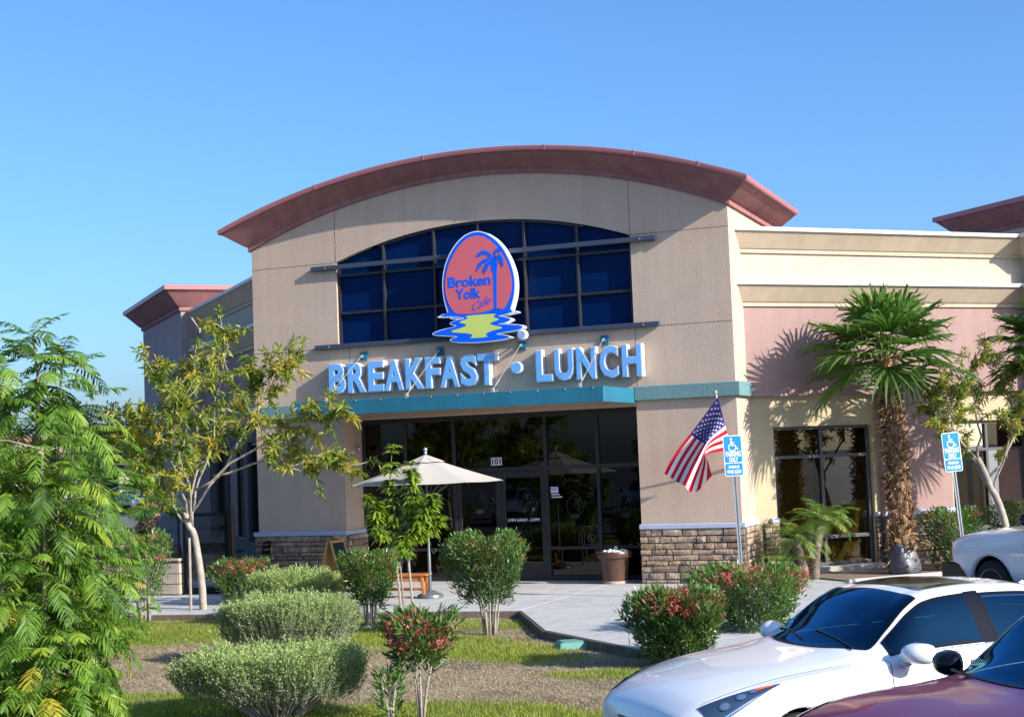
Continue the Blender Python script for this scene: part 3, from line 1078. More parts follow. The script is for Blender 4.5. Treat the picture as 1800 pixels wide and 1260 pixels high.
# right wing ground storey: straw wall, rose column, windows
b_ = MB()
for t0, t1, z0, z1 in ((0.75, 1.27, 0, 3.386), (3.52, 3.72, 0, 3.386), (1.27, 3.52, 2.80, 3.386), (5.30, 5.45, 0, 3.386), (5.45, 7.42, 2.80, 3.386)):
    b_.box(t0, t1, -1.1, -0.80, z0, z1, RW_)
b_.build('straw_wall', YELL, bld, merge=True)
b_ = MB()
b_.box(3.66, 5.30, -1.05, -0.652, 0, 3.384, RW_)
b_.build('rose_column', PINK, bld)
def T_cap(t0, t1, o0, o1):
    c_ = MB()
    c_.box(t0, t1, o0, o1, 1.0, 1.09, RW_)
    c_.build('base_cap', BLUEC, bld, bevel=0.01)
T_cap(3.58, 5.36, -0.66, -0.56)
T_cap(1.10, 1.27, -0.81, -0.71)
T_cap(3.52, 3.575, -0.81, -0.71)
stone_panel(RW_(3.60, -0.65, 0), math.pi / 4, 1.74, 1.0, 7)
stone_panel(RW_(0.95, -0.80, 0), math.pi / 4, 0.32, 1.0, 8)
stone_panel(RW_(3.50, -0.80, 0), math.pi / 4, 0.10, 1.0, 9)
WFRAME = mat('weathered bronze frame', (0.085, 0.078, 0.082), 0.45, 0.12, 4, spec=0.4)
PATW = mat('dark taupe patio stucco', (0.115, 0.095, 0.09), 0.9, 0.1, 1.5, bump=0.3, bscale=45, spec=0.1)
def wing_window(T, t0, t1, z0, z1, o, cols_, rows_, frame, glass, name='wing_window'):
    f_ = MB()
    for a, b, c, d in ((t0, t1, z1 - 0.06, z1), (t0, t1, z0, z0 + 0.06), (t0, t0 + 0.06, z0 + 0.06, z1 - 0.06), (t1 - 0.06, t1, z0 + 0.06, z1 - 0.06)):
        f_.box(a, b, o - 0.05, o + 0.05, c, d, T)
    fo = f_.build(name, frame, bld)
    tt = [t0 + 0.06] + cols_ + [t1 - 0.06]
    zz = [z0 + 0.06] + rows_ + [z1 - 0.06]
    for t in cols_:
        m_ = MB()
        m_.box(t - 0.03, t + 0.03, o - 0.045, o + 0.045, z0 + 0.06, z1 - 0.06, T)
        m_.build('mullion', frame, fo)
    for z in rows_:
        m_ = MB()
        m_.box(t0 + 0.06, t1 - 0.06, o - 0.042, o + 0.048, z - 0.03, z + 0.03, T)
        m_.build('transom', frame, fo)
    for a, b in zip(tt[:-1], tt[1:]):
        for c, d in zip(zz[:-1], zz[1:]):
            p_ = MB()
            k1 = rng.uniform(-0.004, 0.004)
            p_.add([T(a, o + k1, c), T(b, o - k1, c), T(b, o - k1, d), T(a, o + k1, d)], [(0, 1, 2, 3)])
            p_.build('pane', glass, fo)
    return fo
wing_window(RW_, 1.275, 3.515, 0.12, 2.80, -0.93, [2.40], [0.66, 2.22], WFRAME, GLASSY)
wing_window(RW_, 5.455, 7.395, 0.12, 2.80, -0.93, [6.42], [0.66, 2.22], WFRAME, GLASSY)
q_ = MB()
q_.box(1.2, 3.6, -1.0, -0.62, 0.0, 0.115, RW_)
q_.build('window_sill', CONC2, bld, bevel=0.01)
for t0, t1, z0, z1 in ((1.34, 2.30, 0.70, 2.74), (2.52, 3.30, 0.16, 1.25), (1.34, 2.2, 0.16, 0.62), (5.5, 6.0, 0.2, 2.7), (6.15, 6.7, 0.7, 2.2)):
    bl_ = MB()
    bl_.box(t0, t1, -1.07, -1.05, z0, z1, RW_)
    bl_.build('window_blind', mat('straw window blind', (0.62, 0.52, 0.19), 0.8, 0.06, 2), bld)
# rooms behind the wing windows
q_ = MB()
for a, b in ((RW_(1.0, -3.4, 0), RW_(7.4, -3.4, 0)),):
    q_.add([a, b, (b[0], b[1], 3.3), (a[0], a[1], 3.3)], [(0, 1, 2, 3)])
q_.add([RW_(1.0, -1.15, 0.02), RW_(7.4, -1.15, 0.02), RW_(7.4, -3.4, 0.02), RW_(1.0, -3.4, 0.02)], [(0, 1, 2, 3)])
q_.add([RW_(1.0, -1.15, 3.3), RW_(7.4, -1.15, 3.3), RW_(7.4, -3.4, 3.3), RW_(1.0, -3.4, 3.3)], [(0, 1, 2, 3)])
q_.add([RW_(7.4, -1.15, 0), RW_(7.4, -3.4, 0), RW_(7.4, -3.4, 3.3), RW_(7.4, -1.15, 3.3)], [(0, 1, 2, 3)])
q_.build('interior_wall', mat('ochre interior wall', (0.36, 0.28, 0.10), 0.9, 0.1, 1), bld)

# left wing ground storey, in shade
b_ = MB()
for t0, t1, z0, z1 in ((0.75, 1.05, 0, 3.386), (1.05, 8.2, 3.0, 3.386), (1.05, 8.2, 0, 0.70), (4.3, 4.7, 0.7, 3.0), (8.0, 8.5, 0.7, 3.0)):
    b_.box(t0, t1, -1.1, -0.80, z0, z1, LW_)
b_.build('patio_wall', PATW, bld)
wing_window(LW_, 1.055, 4.295, 0.705, 2.995, -0.93, [2.1, 3.2], [], FRAME, GLASS)
wing_window(LW_, 4.705, 7.995, 0.705, 2.995, -0.93, [5.8, 6.9], [], FRAME, GLASS)
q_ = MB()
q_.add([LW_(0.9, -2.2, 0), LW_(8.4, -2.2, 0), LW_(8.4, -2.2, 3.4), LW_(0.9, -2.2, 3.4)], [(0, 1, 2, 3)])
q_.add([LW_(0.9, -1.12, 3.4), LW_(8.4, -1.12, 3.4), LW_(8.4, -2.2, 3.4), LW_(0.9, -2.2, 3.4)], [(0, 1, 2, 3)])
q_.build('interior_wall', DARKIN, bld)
# flat roofs that close the wings
q_ = MB()
q_.add([RW_(0.3, -0.7, 6.05), RW_(10.6, -0.7, 6.05), RW_(10.6, -14, 6.05), RW_(0.3, -14, 6.05)], [(0, 1, 2, 3)])
q_.add([LW_(0.3, -0.7, 6.04), LW_(14.3, -0.7, 6.04), LW_(14.3, -9, 6.04), LW_(0.3, -9, 6.04)], [(0, 1, 2, 3)])
q_.build('flat_roof', CONC2, bld)

# corner towers with rose cornices
def tower(T, t0, t1, o0, o1, z, mwall, name, h=0.62, p=0.5):
    b_ = MB()
    b_.box(t0, t1, o0, o1, 0, z, T)
    tw = b_.build(name, mwall, bld)
    pr = [(0.0, 0.0), (0.05, 0.0), (0.05, 0.10), (0.09, 0.12), (p - 0.06, h - 0.13), (p - 0.06, h - 0.11)]
    pc = [(p - 0.065, h - 0.115), (p, h - 0.115), (p, h), (-0.3, h + 0.02)]
    for prof, m_, nm in ((pr, ROSE, 'tower_cornice'), (pc, RFLA, 'flashing')):
        mb = MB()
        ring = lambda p, zz: [T(t0 - p, o1 + p, z + zz), T(t1 + p, o1 + p, z + zz), T(t1 + p, o0 - p, z + zz), T(t0 - p, o0 - p, z + zz)]
        V = []
        for p_, zz in prof:
            V += ring(p_, zz)
        F = [(i * 4 + k, i * 4 + (k + 1) % 4, (i + 1) * 4 + (k + 1) % 4, (i + 1) * 4 + k) for i in range(len(prof) - 1) for k in range(4)]
        if nm == 'flashing':
            n4 = (len(prof) - 1) * 4
            F.append((n4, n4 + 1, n4 + 2, n4 + 3))
        mb.add(V, F)
        mb.build(nm, m_, tw)
tower(LW_, 8.5, 14.3, -2.0, -0.15, 6.55, PURP, 'corner_tower')
tower(RW_, 10.6, 16.5, -6.2, 0.4, 7.38, TAN, 'corner_tower')

# small wall lamp and camera on the entrance jamb
wl = thing('wall_lamp', 'small grey lamp on the left jamb of the entrance', 'lamp', (OL + 0.02, 0.45, 2.74))
w_ = MB()
w_.box(-0.01, 0.02, -0.05, 0.05, -0.05, 0.05)
w_.build('back_plate', GALV, wl, local=True, bevel=0.004)
w_ = MB()
w_.lathe([(0.02, 0.02), (0.05, -0.02), (0.055, -0.08)], (0.07, 0, 0.02), 12)
w_.build('shade', GALV, wl, local=True, smooth=True)
# ------------------------------------------------------------------ wall lettering
LETW = mat('white letter return', (0.62, 0.63, 0.66), 0.45, spec=0.35)
lets = thing('wall_lettering', 'raised light blue capitals reading BREAKFAST and LUNCH over the canopy', 'sign', (5.1, 0, 3.83))
LET = [('B', 1.846, 2.214), ('R', 2.27, 2.671), ('E', 2.726, 3.069), ('A', 3.087, 3.498), ('K', 3.551, 3.95), ('F', 3.985, 4.30), ('A', 4.30, 4.70), ('S', 4.735, 5.085), ('T', 5.10, 5.475),
       ('L', 6.307, 6.63), ('U', 6.68, 7.05), ('N', 7.12, 7.50), ('C', 7.58, 7.94), ('H', 8.02, 8.40)]
for ch, a, b in LET:
    lo = text_part('letter', ch, (a - 0.008, b + 0.008, 3.828, 4.442), lambda x, z, d: (x, -0.02 - d, z), LETW, lets, off=0.044, depth=0.185)
    text_part('letter_face', ch, (a + 0.008, b - 0.008, 3.844, 4.426), lambda x, z, d: (x, -0.2052 - d, z), SKYB, lo, off=0.030, depth=0.006)
d_ = MB()
d_.lathe([(0.115, -0.205), (0.115, -0.02)], (5.90, 0, 4.13), 24, axis='y')
do = d_.build('bullet_dot', WHITE, lets)
d_ = MB()
d_.lathe([(0.098, -0.211), (0.098, -0.2052)], (5.90, 0, 4.13), 24, axis='y')
d_.build('letter_face', SKYB, do)

# ------------------------------------------------------------------ egg sign
EGG_W = [(4.62, 5.12), (4.58, 5.2), (4.548, 5.28), (4.49, 5.488), (4.457, 5.755), (4.477, 5.998), (4.542, 6.237), (4.662, 6.461), (4.815, 6.641), (4.978, 6.758), (5.156, 6.809), (5.287, 6.809), (5.448, 6.75), (5.631, 6.618), (5.791, 6.423), (5.906, 6.193), (5.982, 5.956), (6.004, 5.715), (5.973, 5.478), (5.90, 5.26), (5.87, 5.2), (5.83, 5.12)]
EGG_B = [(4.64, 5.14), (4.60, 5.22), (4.572, 5.30), (4.513, 5.497), (4.481, 5.753), (4.501, 5.996), (4.566, 6.231), (4.683, 6.449), (4.832, 6.625), (4.988, 6.739), (5.155, 6.789), (5.286, 6.789), (5.436, 6.733), (5.615, 6.604), (5.772, 6.415), (5.885, 6.188), (5.959, 5.954), (5.981, 5.717), (5.95, 5.484), (5.875, 5.27), (5.85, 5.22), (5.81, 5.14)]
EGG_P = [(4.688, 5.275), (4.574, 5.462), (4.526, 5.668), (4.527, 5.851), (4.564, 6.052), (4.638, 6.249), (4.756, 6.443), (4.906, 6.602), (5.064, 6.7), (5.24, 6.722), (5.391, 6.686), (5.539, 6.586), (5.683, 6.422), (5.805, 6.231), (5.893, 6.024), (5.933, 5.8), (5.918, 5.602), (5.857, 5.427), (5.742, 5.239), (5.605, 5.295), (5.463, 5.255), (5.266, 5.217), (4.982, 5.214), (4.763, 5.233)]
REF_B = [(4.562, 5.276), (4.364, 5.205), (4.762, 5.189), (4.957, 5.139), (4.759, 5.114), (4.607, 5.074), (4.624, 5.043), (4.794, 5.001), (4.42, 4.941), (4.245, 4.896), (4.244, 4.863), (4.35, 4.844), (4.812, 4.798), (4.617, 4.754), (4.593, 4.719), (4.742, 4.685), (5.091, 4.659), (5.439, 4.664), (5.741, 4.685), (5.849, 4.713), (5.744, 4.756), (5.509, 4.792), (5.789, 4.821), (6.06, 4.847), (6.117, 4.89), (6.063, 4.926), (5.795, 4.956), (5.564, 4.978), (5.754, 4.999), (5.867, 5.037), (5.859, 5.063), (5.737, 5.108), (5.587, 5.134), (5.804, 5.163), (5.933, 5.198), (5.861, 5.257), (5.742, 5.30), (5.463, 5.30), (4.982, 5.30), (4.688, 5.30)]
REF_W = [(4.544, 5.281), (4.315, 5.196), (4.385, 5.183), (4.761, 5.169), (4.903, 5.143), (4.737, 5.116), (4.589, 5.075), (4.605, 5.03), (4.75, 4.996), (4.412, 4.954), (4.223, 4.901), (4.221, 4.853), (4.349, 4.83), (4.759, 4.789), (4.595, 4.759), (4.573, 4.712), (4.737, 4.671), (5.09, 4.645), (5.442, 4.65), (5.751, 4.67), (5.875, 4.712), (5.755, 4.767), (5.595, 4.79), (5.793, 4.807), (6.067, 4.832), (6.144, 4.888), (6.072, 4.941), (5.796, 4.972), (5.624, 4.984), (5.764, 4.986), (5.895, 5.035), (5.877, 5.074), (5.742, 5.121), (5.652, 5.136), (5.812, 5.148), (6.056, 5.177), (5.903, 5.234)]
REF_Y = [(4.904, 5.183), (5.607, 5.185), (5.501, 5.123), (5.66, 5.061), (5.464, 5.019), (5.434, 4.981), (5.75, 4.899), (5.446, 4.852), (5.325, 4.794), (5.409, 4.742), (4.998, 4.741), (5.074, 4.784), (5.037, 4.831), (4.54, 4.896), (4.929, 4.975), (4.948, 5.02), (4.768, 5.067), (5.001, 5.132)]
PALM = [[(5.504, 6.267), (5.511, 6.015), (5.548, 5.968), (5.542, 5.29), (5.463, 5.251), (5.657, 5.257), (5.598, 5.296), (5.626, 5.965), (5.65, 6.144), (5.618, 6.297)],
        [(5.545, 6.304), (5.466, 6.391), (5.358, 6.425), (5.259, 6.389), (5.188, 6.264), (5.245, 6.319), (5.292, 6.299), (5.33, 6.357), (5.376, 6.324), (5.42, 6.341), (5.504, 6.257)],
        [(5.517, 6.266), (5.374, 6.264), (5.262, 6.187), (5.195, 6.037), (5.233, 6.022), (5.262, 6.096), (5.306, 6.092), (5.349, 6.185), (5.402, 6.165), (5.494, 6.222)],
        [(5.511, 6.22), (5.413, 6.168), (5.334, 6.045), (5.374, 5.95), (5.402, 6.008), (5.429, 6.022), (5.454, 6.1), (5.516, 6.145)],
        [(5.583, 6.3), (5.592, 6.4), (5.663, 6.444), (5.715, 6.39), (5.727, 6.334), (5.682, 6.374), (5.642, 6.362), (5.624, 6.291)],
        [(5.613, 6.278), (5.701, 6.328), (5.762, 6.245), (5.782, 6.093), (5.755, 6.059), (5.732, 6.137), (5.695, 6.17), (5.676, 6.238), (5.628, 6.226)]]
def chaikin(P, n=2):
    for _ in range(n):
        Q = []
        for i in range(len(P)):
            a, b = P[i], P[(i + 1) % len(P)]
            Q += [(a[0] * .78 + b[0] * .22, a[1] * .78 + b[1] * .22), (a[0] * .22 + b[0] * .78, a[1] * .22 + b[1] * .78)]
        P = Q
    return P
egg = thing('egg_sign', 'coral egg shaped cafe sign with blue palm and yellow reflection', 'sign', (5.2, -0.2, 4.7))
def layer(name, P, y0, y1, m_, parent=egg, sm_=2):
    mb = MB()
    mb.prism(chaikin(P, sm_) if sm_ else P, lambda a, b, d: (a, d, b), y0, y1)
    return mb.build(name, m_, parent)
YF = -0.315
bk = layer('egg_backing', EGG_W, YF, -0.13, WHITE)
layer('egg_border', EGG_B, YF - 0.003, YF - 0.0005, EBLUE)
ef = layer('egg_face', EGG_P, YF - 0.0105, YF - 0.0085, EPINK)
layer('wave_backing', REF_W, YF - 0.0045, -0.132, WHITE)
layer('wave_border', REF_B, YF - 0.0075, YF - 0.005, EBLUE)
layer('yolk_reflection', REF_Y, YF - 0.0105, YF - 0.0085, EYEL, sm_=1)
pe = layer('palm_emblem', PALM[0], YF - 0.0135, YF - 0.0115, EBLUE, sm_=0)
for i, P in enumerate(PALM[1:]):
    layer('palm_frond', P, YF - 0.0165 - 0.0008 * i, YF - 0.0145 - 0.0008 * i, EBLUE, pe, sm_=1)
fn = lambda a, b, d: (a, YF - 0.0125 - d, b)
text_part('lettering', 'Broken', (4.60, 5.495, 5.745, 5.955), fn, EBLUE, egg, off=0.028, depth=0.003)
text_part('lettering', 'Yolk', (4.745, 5.275, 5.505, 5.712), fn, EBLUE, egg, off=0.028, depth=0.003)
rot = lambda a, b, d: (a, YF - 0.0125 - d, b + (a - 5.08) * 0.34)
text_part('lettering', 'Cafe', (5.09, 5.49, 5.255, 5.415), rot, mat('violet vinyl', (0.16, 0.10, 0.62), 0.4), egg, off=0.0, shear=0.35, depth=0.003)
pb = MB()
for x, z in ((4.8, 6.2), (5.7, 6.2), (4.9, 5.5), (5.6, 5.5)):
    pb.tube([(x, -0.131, z), (x, 0.1, z)], 0.015, 6)
pb.build('standoff', GALV, egg)
# spot lamp under the egg sign
sp = thing('sign_spotlight', 'round white spotlight disc at the right foot of the egg sign', 'lamp', (6.115, -0.3, 4.735))
s_ = MB()
s_.lathe([(0.085, -0.10), (0.098, -0.09), (0.10, 0.0), (0.07, 0.05)], (0, 0, 0), 24, axis='y')
s_.build('housing', WHITE, sp, local=True, smooth=True, smooth_angle=0.6)
s_ = MB()
s_.lathe([(0.07, -0.106), (0.07, -0.101)], (0, 0, 0), 24, axis='y')
s_.build('lens', mat('pale blue lens', (0.30, 0.42, 0.66), 0.25, spec=0.5), sp, local=True)
s_ = MB()
s_.tube([(0, 0.04, 0), (0, 0.28, 0)], 0.02, 8)
s_.build('arm', WHITE, sp, local=True)

# ------------------------------------------------------------------ printing on the entrance glass
VINYL = mat('white window vinyl', (0.62, 0.64, 0.70), 0.6)
ETCH = mat('etched glass film', (0.024, 0.025, 0.027), 0.8)
num = thing('address_plate', 'white plate with street number 101 over the doors', 'sign', (5.02, REC - 0.055, 2.28))
n_ = MB()
n_.box(-0.115, 0.115, -0.008, 0.0, -0.005, 0.15)
n_.build('plate', mat('number plate white', (0.66, 0.70, 0.80), 0.5), num, local=True)
text_part('lettering', '101', (-0.095, 0.095, 0.012, 0.132), lambda a, b, d: (a, -0.0095, b), BLACK, num, off=0.03, local=True)
def decal(name, label, x, z):
    return thing(name, label, 'sign', (x, REC - 0.012, z))
hrs = thing('opening_hours_lettering', 'white italic opening hours lettering on the right door', 'sign', (5.54, REC - 0.012, 1.155))
text_part('lettering', 'OPEN 6:00AM - 2:00PM', (-0.34, 0.34, 0, 0.062), lambda a, b, d: (a, 0.0, b), VINYL, hrs, off=0.02, shear=0.25, local=True)
nt_ = decal('window_notice', 'small white notice on the pane beside the doors', 6.21, 1.70)
n_ = MB()
n_.box(-0.085, 0.075, -0.002, 0.0, 0.0, 0.115)
n_.build('sheet', VINYL, nt_, local=True)
text_part('lettering', 'NO', (-0.07, 0.055, 0.045, 0.102), lambda a, b, d: (a, -0.0035, b), EBLUE, nt_, off=0.02, local=True)
for i in range(2):
    n_ = MB()
    n_.box(-0.07 + 0.0 * i, 0.10 + 0.05 * i, -0.002, 0.0, -0.045 - 0.05 * i, -0.022 - 0.05 * i)
    n_.build('text_line', VINYL, nt_, local=True)
etched = [(3.55, 1.42, 'etched egg emblem on the pane left of the doors'), (4.62, 1.56, 'etched egg emblem on the left door glass'), (5.55, 1.56, 'etched egg emblem on the right door glass above the hours'), (6.62, 1.42, 'etched egg emblem on the pane right of the doors'), (7.66, 1.42, 'etched egg emblem on the rightmost entrance pane')]
for x, z, lb in etched:
    e_ = decal('etched_emblem', lb, x, z)
    e_['group'] = 'etched emblems on the entrance glass'
    cx, cz = 5.23, 5.75
    O = [((a - cx) * 0.235, (b - cz) * 0.235) for a, b in chaikin(EGG_B, 1)]
    I = [(a * 0.93, b * 0.93) for a, b in O]
    mb = MB()
    k = len(O)
    mb.add([(a, 0, b) for a, b in O] + [(a, 0, b) for a, b in I], [(i, (i + 1) % k, k + (i + 1) % k, k + i) for i in range(k)])
    mb.build('outline', ETCH, e_, local=True)
    mb = MB()
    for P in PALM:
        mb.add([((a - cx) * 0.235, -0.001, (b - cz) * 0.235) for a, b in P], [tuple(range(len(P)))])
    mb.build('palm_outline', ETCH, e_, local=True)
    mb = MB()
    mb.add([((a - cx) * 0.235, 0, (b - cz) * 0.235) for a, b in REF_Y], [tuple(range(len(REF_Y)))])
    mb.build('wave_outline', ETCH, e_, local=True)
ns = decal('no_smoking_notice', 'faint square notice with a barred circle low on the glass', 6.93, 0.86)
mb = MB()
for a, b, c, d in ((-0.15, 0.15, 0.17, 0.18), (-0.15, 0.15, -0.18, -0.17), (-0.15, -0.14, -0.17, 0.17), (0.14, 0.15, -0.17, 0.17)):
    mb.box(a, b, -0.001, 0, c, d)
k = 24
mb.add([(0.08 * math.cos(2 * math.pi * i / k), -0.001, -0.05 + 0.08 * math.sin(2 * math.pi * i / k)) for i in range(k)] + [(0.06 * math.cos(2 * math.pi * i / k), -0.001, -0.05 + 0.06 * math.sin(2 * math.pi * i / k)) for i in range(k)], [(i, (i + 1) % k, k + (i + 1) % k, k + i) for i in range(k)])
mb.add([(-0.055, -0.002, 0.0), (-0.04, -0.002, 0.01), (0.055, -0.002, -0.10), (0.04, -0.002, -0.11)], [(0, 1, 2, 3)])
mb.build('outline', mat('notice film', (0.07, 0.072, 0.08), 0.8), ns, local=True)

# ------------------------------------------------------------------ parking signs
def rrect(w, h, r, n=4):
    P = []
    for cx, cy, a0 in ((w / 2 - r, h / 2 - r, 0), (-w / 2 + r, h / 2 - r, 90), (-w / 2 + r, -h / 2 + r, 180), (w / 2 - r, -h / 2 + r, 270)):
        for i in range(n + 1):
            a = math.radians(a0 + 90 * i / n)
            P.append((cx + r * math.cos(a), cy + r * math.sin(a)))
    return P
def parking_sign(loc, rz, lean, label):
    t = thing('parking_sign', label, 'sign', loc, group='blue accessible parking signs')
    t.rotation_euler = (lean[0], lean[1], rz)
    H = 2.66
    p_ = MB()
    p_.prism([(-0.03, -0.02), (-0.012, -0.02), (-0.012, 0.012), (0.012, 0.012), (0.012, -0.02), (0.03, -0.02), (0.03, -0.014), (0.018, -0.014), (0.018, 0.02), (-0.018, 0.02), (-0.018, -0.014), (-0.03, -0.014)], lambda a, b, d: (a, b, d), -0.2, H - 0.03)
    p_.build('post', GALV, t, local=True)
    pl = MB()
    w, h = 0.305, 0.66
    zc = H - h / 2
    pl.prism(rrect(w, h, 0.035), lambda a, b, d: (a, d, zc + b), -0.026, -0.022)
    pt = pl.build('plate', WHITE, t, local=True)
    pl = MB()
    pl.prism(rrect(w - 0.026, 0.425, 0.022), lambda a, b, d: (a, d, H - 0.013 - 0.2125 + b), -0.0285, -0.0265)
    pl.prism(rrect(w - 0.026, 0.195, 0.022), lambda a, b, d: (a, d, zc - h / 2 + 0.0125 + 0.0975 + b), -0.0285, -0.0265)
    pl.build('blue_field', SIGNB, pt, local=True)
    fn = lambda a, b, d: (a, -0.0305, b)
    text_part('lettering', 'PARKING', (-0.122, 0.122, H - 0.345, H - 0.255), fn, WHITE, pt, off=0.035, local=True)
    text_part('lettering', 'ONLY', (-0.072, 0.072, H - 0.43, H - 0.355), fn, WHITE, pt, off=0.035, local=True)
    text_part('lettering', 'MINIMUM', (-0.085, 0.085, H - 0.535, H - 0.487), fn, WHITE, pt, off=0.03, local=True)
    text_part('lettering', 'FINE $250', (-0.112, 0.112, H - 0.625, H - 0.558), fn, WHITE, pt, off=0.03, local=True)
    # wheelchair symbol
    sy = MB()
    zc2 = H - 0.165
    def seg(a, b, wd):
        dx, dz = b[0] - a[0], b[1] - a[1]
        L_ = math.hypot(dx, dz)
        nx_, nz_ = -dz / L_ * wd / 2, dx / L_ * wd / 2
        sy.add([(a[0] + nx_, -0.0308, zc2 + a[1] + nz_), (a[0] - nx_, -0.0308, zc2 + a[1] - nz_), (b[0] - nx_, -0.0308, zc2 + b[1] - nz_), (b[0] + nx_, -0.0308, zc2 + b[1] + nz_)], [(0, 1, 2, 3)])
    c0, r0 = (-0.01, -0.03), 0.058
    pr = None
    for i in range(15):
        a = math.radians(115 + i * 17)
        q_ = (c0[0] + r0 * math.cos(a), c0[1] + r0 * math.sin(a))
        if pr:
            seg(pr, q_, 0.017)
        pr = q_
    seg((-0.022, 0.085), (-0.015, 0.0), 0.024)
    seg((-0.02, 0.045), (0.032, 0.045), 0.015)
    seg((-0.018, 0.004), (0.04, 0.004), 0.02)
    seg((0.036, 0.008), (0.066, -0.062), 0.02)
    seg((0.06, -0.062), (0.092, -0.05), 0.018)
    k = 12
    sy.add([(-0.024 + 0.018 * math.cos(2 * math.pi * i / k), -0.0308, zc2 + 0.108 + 0.018 * math.sin(2 * math.pi * i / k)) for i in range(k)], [tuple(range(k))])
    sy.build('wheelchair_symbol', WHITE, pt, local=True)
    bo = MB()
    for z in (H - 0.03, H - 0.45):
        bo.lathe([(0.008, -0.034), (0.008, -0.026)], (0, 0, z), 8, axis='y')
    bo.build('bolt', GALV, pt, local=True)
    return t
parking_sign((10.73, -2.86, -0.02), math.radians(20), (math.radians(-0.5), math.radians(-1.2), ), 'blue accessible parking sign in front of the flag')
parking_sign((14.02, -0.55, -0.10), math.radians(26), (math.radians(-0.5), math.radians(-3.6), ), 'blue accessible parking sign behind the hood of the pickup')

# ------------------------------------------------------------------ flag
FR = mat('flag red cloth', (0.50, 0.018, 0.04), 0.85, 0.08, 6, spec=0.1)
FWH = mat('flag white cloth', (0.72, 0.70, 0.72), 0.85, 0.05, 6, spec=0.1)
FBL = mat('flag navy cloth', (0.055, 0.04, 0.19), 0.85, 0.10, 6, spec=0.1)
fl = thing('flag', 'american flag drooping from an angled pole on the stone footed pier', 'flag', (9.98, 0, 2.05))
p0, p1 = Vector((10.02, -0.02, 2.10)), Vector((9.955, -0.92, 3.40))
f_ = MB()
f_.tube([p0, p1], 0.013, 8)
f_.build('pole', WHITE, fl)
f_ = MB()
f_.ball(p1 + (p1 - p0).normalized() * 0.03, 0.035, 12, (1, 1, 1.2))
f_.build('finial', STEEL, fl, smooth=True)
f_ = MB()
f_.box(9.98, 10.06, -0.02, -0.001, 2.0, 2.2)
f_.tube([p0 + Vector((0, 0.02, -0.02)), p0.lerp(p1, 0.08)], 0.022, 8)
f_.build('bracket', GALV, fl)
FNET = [[(9.984, -0.9, 3.341), (10.001, -0.765, 3.11), (10.018, -0.63, 2.878), (10.036, -0.495, 2.645), (10.054, -0.36, 2.409)], [(9.487, -0.72, 2.82), (9.581, -0.62, 2.704), (9.748, -0.8, 2.606), (9.694, -0.66, 2.466), (9.662, -0.6, 2.335)], [(9.115, -0.66, 2.417), (9.234, -0.5, 2.298), (9.457, -0.72, 2.202), (9.543, -0.5, 2.133), (9.701, -0.66, 2.172)], [(8.852, -0.62, 2.026), (8.976, -0.44, 1.904), (9.234, -0.7, 1.802), (9.362, -0.46, 1.658), (9.753, -0.66, 1.958)]]
def crom(P, t):
    n = len(P) - 1
    i = min(int(t * n), n - 1)
    f = t * n - i
    p1, p2 = P[i], P[i + 1]
    p0 = P[i - 1] if i > 0 else p1 * 2 - p2
    p3 = P[i + 2] if i + 2 <= n else p2 * 2 - p1
    return 0.5 * ((2 * p1) + (p2 - p0) * f + (2 * p0 - 5 * p1 + 4 * p2 - p3) * f * f + (3 * p1 - p0 - 3 * p2 + p3) * f ** 3)
def fpoint(u, v):
    """u along the stripes from the pole, v down the pole from the tip"""
    rows = [crom([Vector(p) for p in r], v) for r in FNET]
    P = crom(rows, u)
    e = min(1, u * 3)
    return P + Vector((0.5, -0.8, 0)) * (0.016 * math.sin(v * 19 + u * 5) * e)
NU, NV = 44, 52
cl = MB()
V = [fpoint(i / NU, j / NV) for i in range(NU + 1) for j in range(NV + 1)]
cl.v = [tuple(p) for p in V]
for i in range(NU):
    for j in range(NV):
        s_i = int((j + 0.5) / NV * 13)
        m_ = 2 if (s_i < 7 and (i + 0.5) / NU < 0.40) else (0 if s_i % 2 == 0 else 1)
        a = i * (NV + 1) + j
        cl.f.append((a, a + 1, a + NV + 2, a + NV + 1))
        cl.m.append(m_)
cloth = cl.build('cloth', [FR, FWH, FBL], fl, smooth=True)
st = MB()
for r_ in range(9):
    nst = 6 if r_ % 2 == 0 else 5
    for c_ in range(nst):
        v0 = (r_ + 1) / 10 * 7 / 13
        u0 = ((c_ * 2 + 1 if nst == 6 else c_ * 2 + 2)) / 12 * 0.40
        P = fpoint(u0, v0)
        du = (fpoint(u0 + 0.01, v0) - P).normalized()
        dv = (fpoint(u0, v0 + 0.01) - P)
        n = du.cross(dv).normalized()
        dv = n.cross(du).normalized()
        for sgn in (1, -1):
            pts_ = []
            for k in range(10):
                a = math.pi * k / 5
                rr = 0.023 if k % 2 == 0 else 0.010
                pts_.append(P + n * 0.004 * sgn + du * rr * math.cos(a) + dv * rr * math.sin(a))
            st.add(pts_, [tuple(range(10))])
stuff(st.build('stars', FWH, cloth))
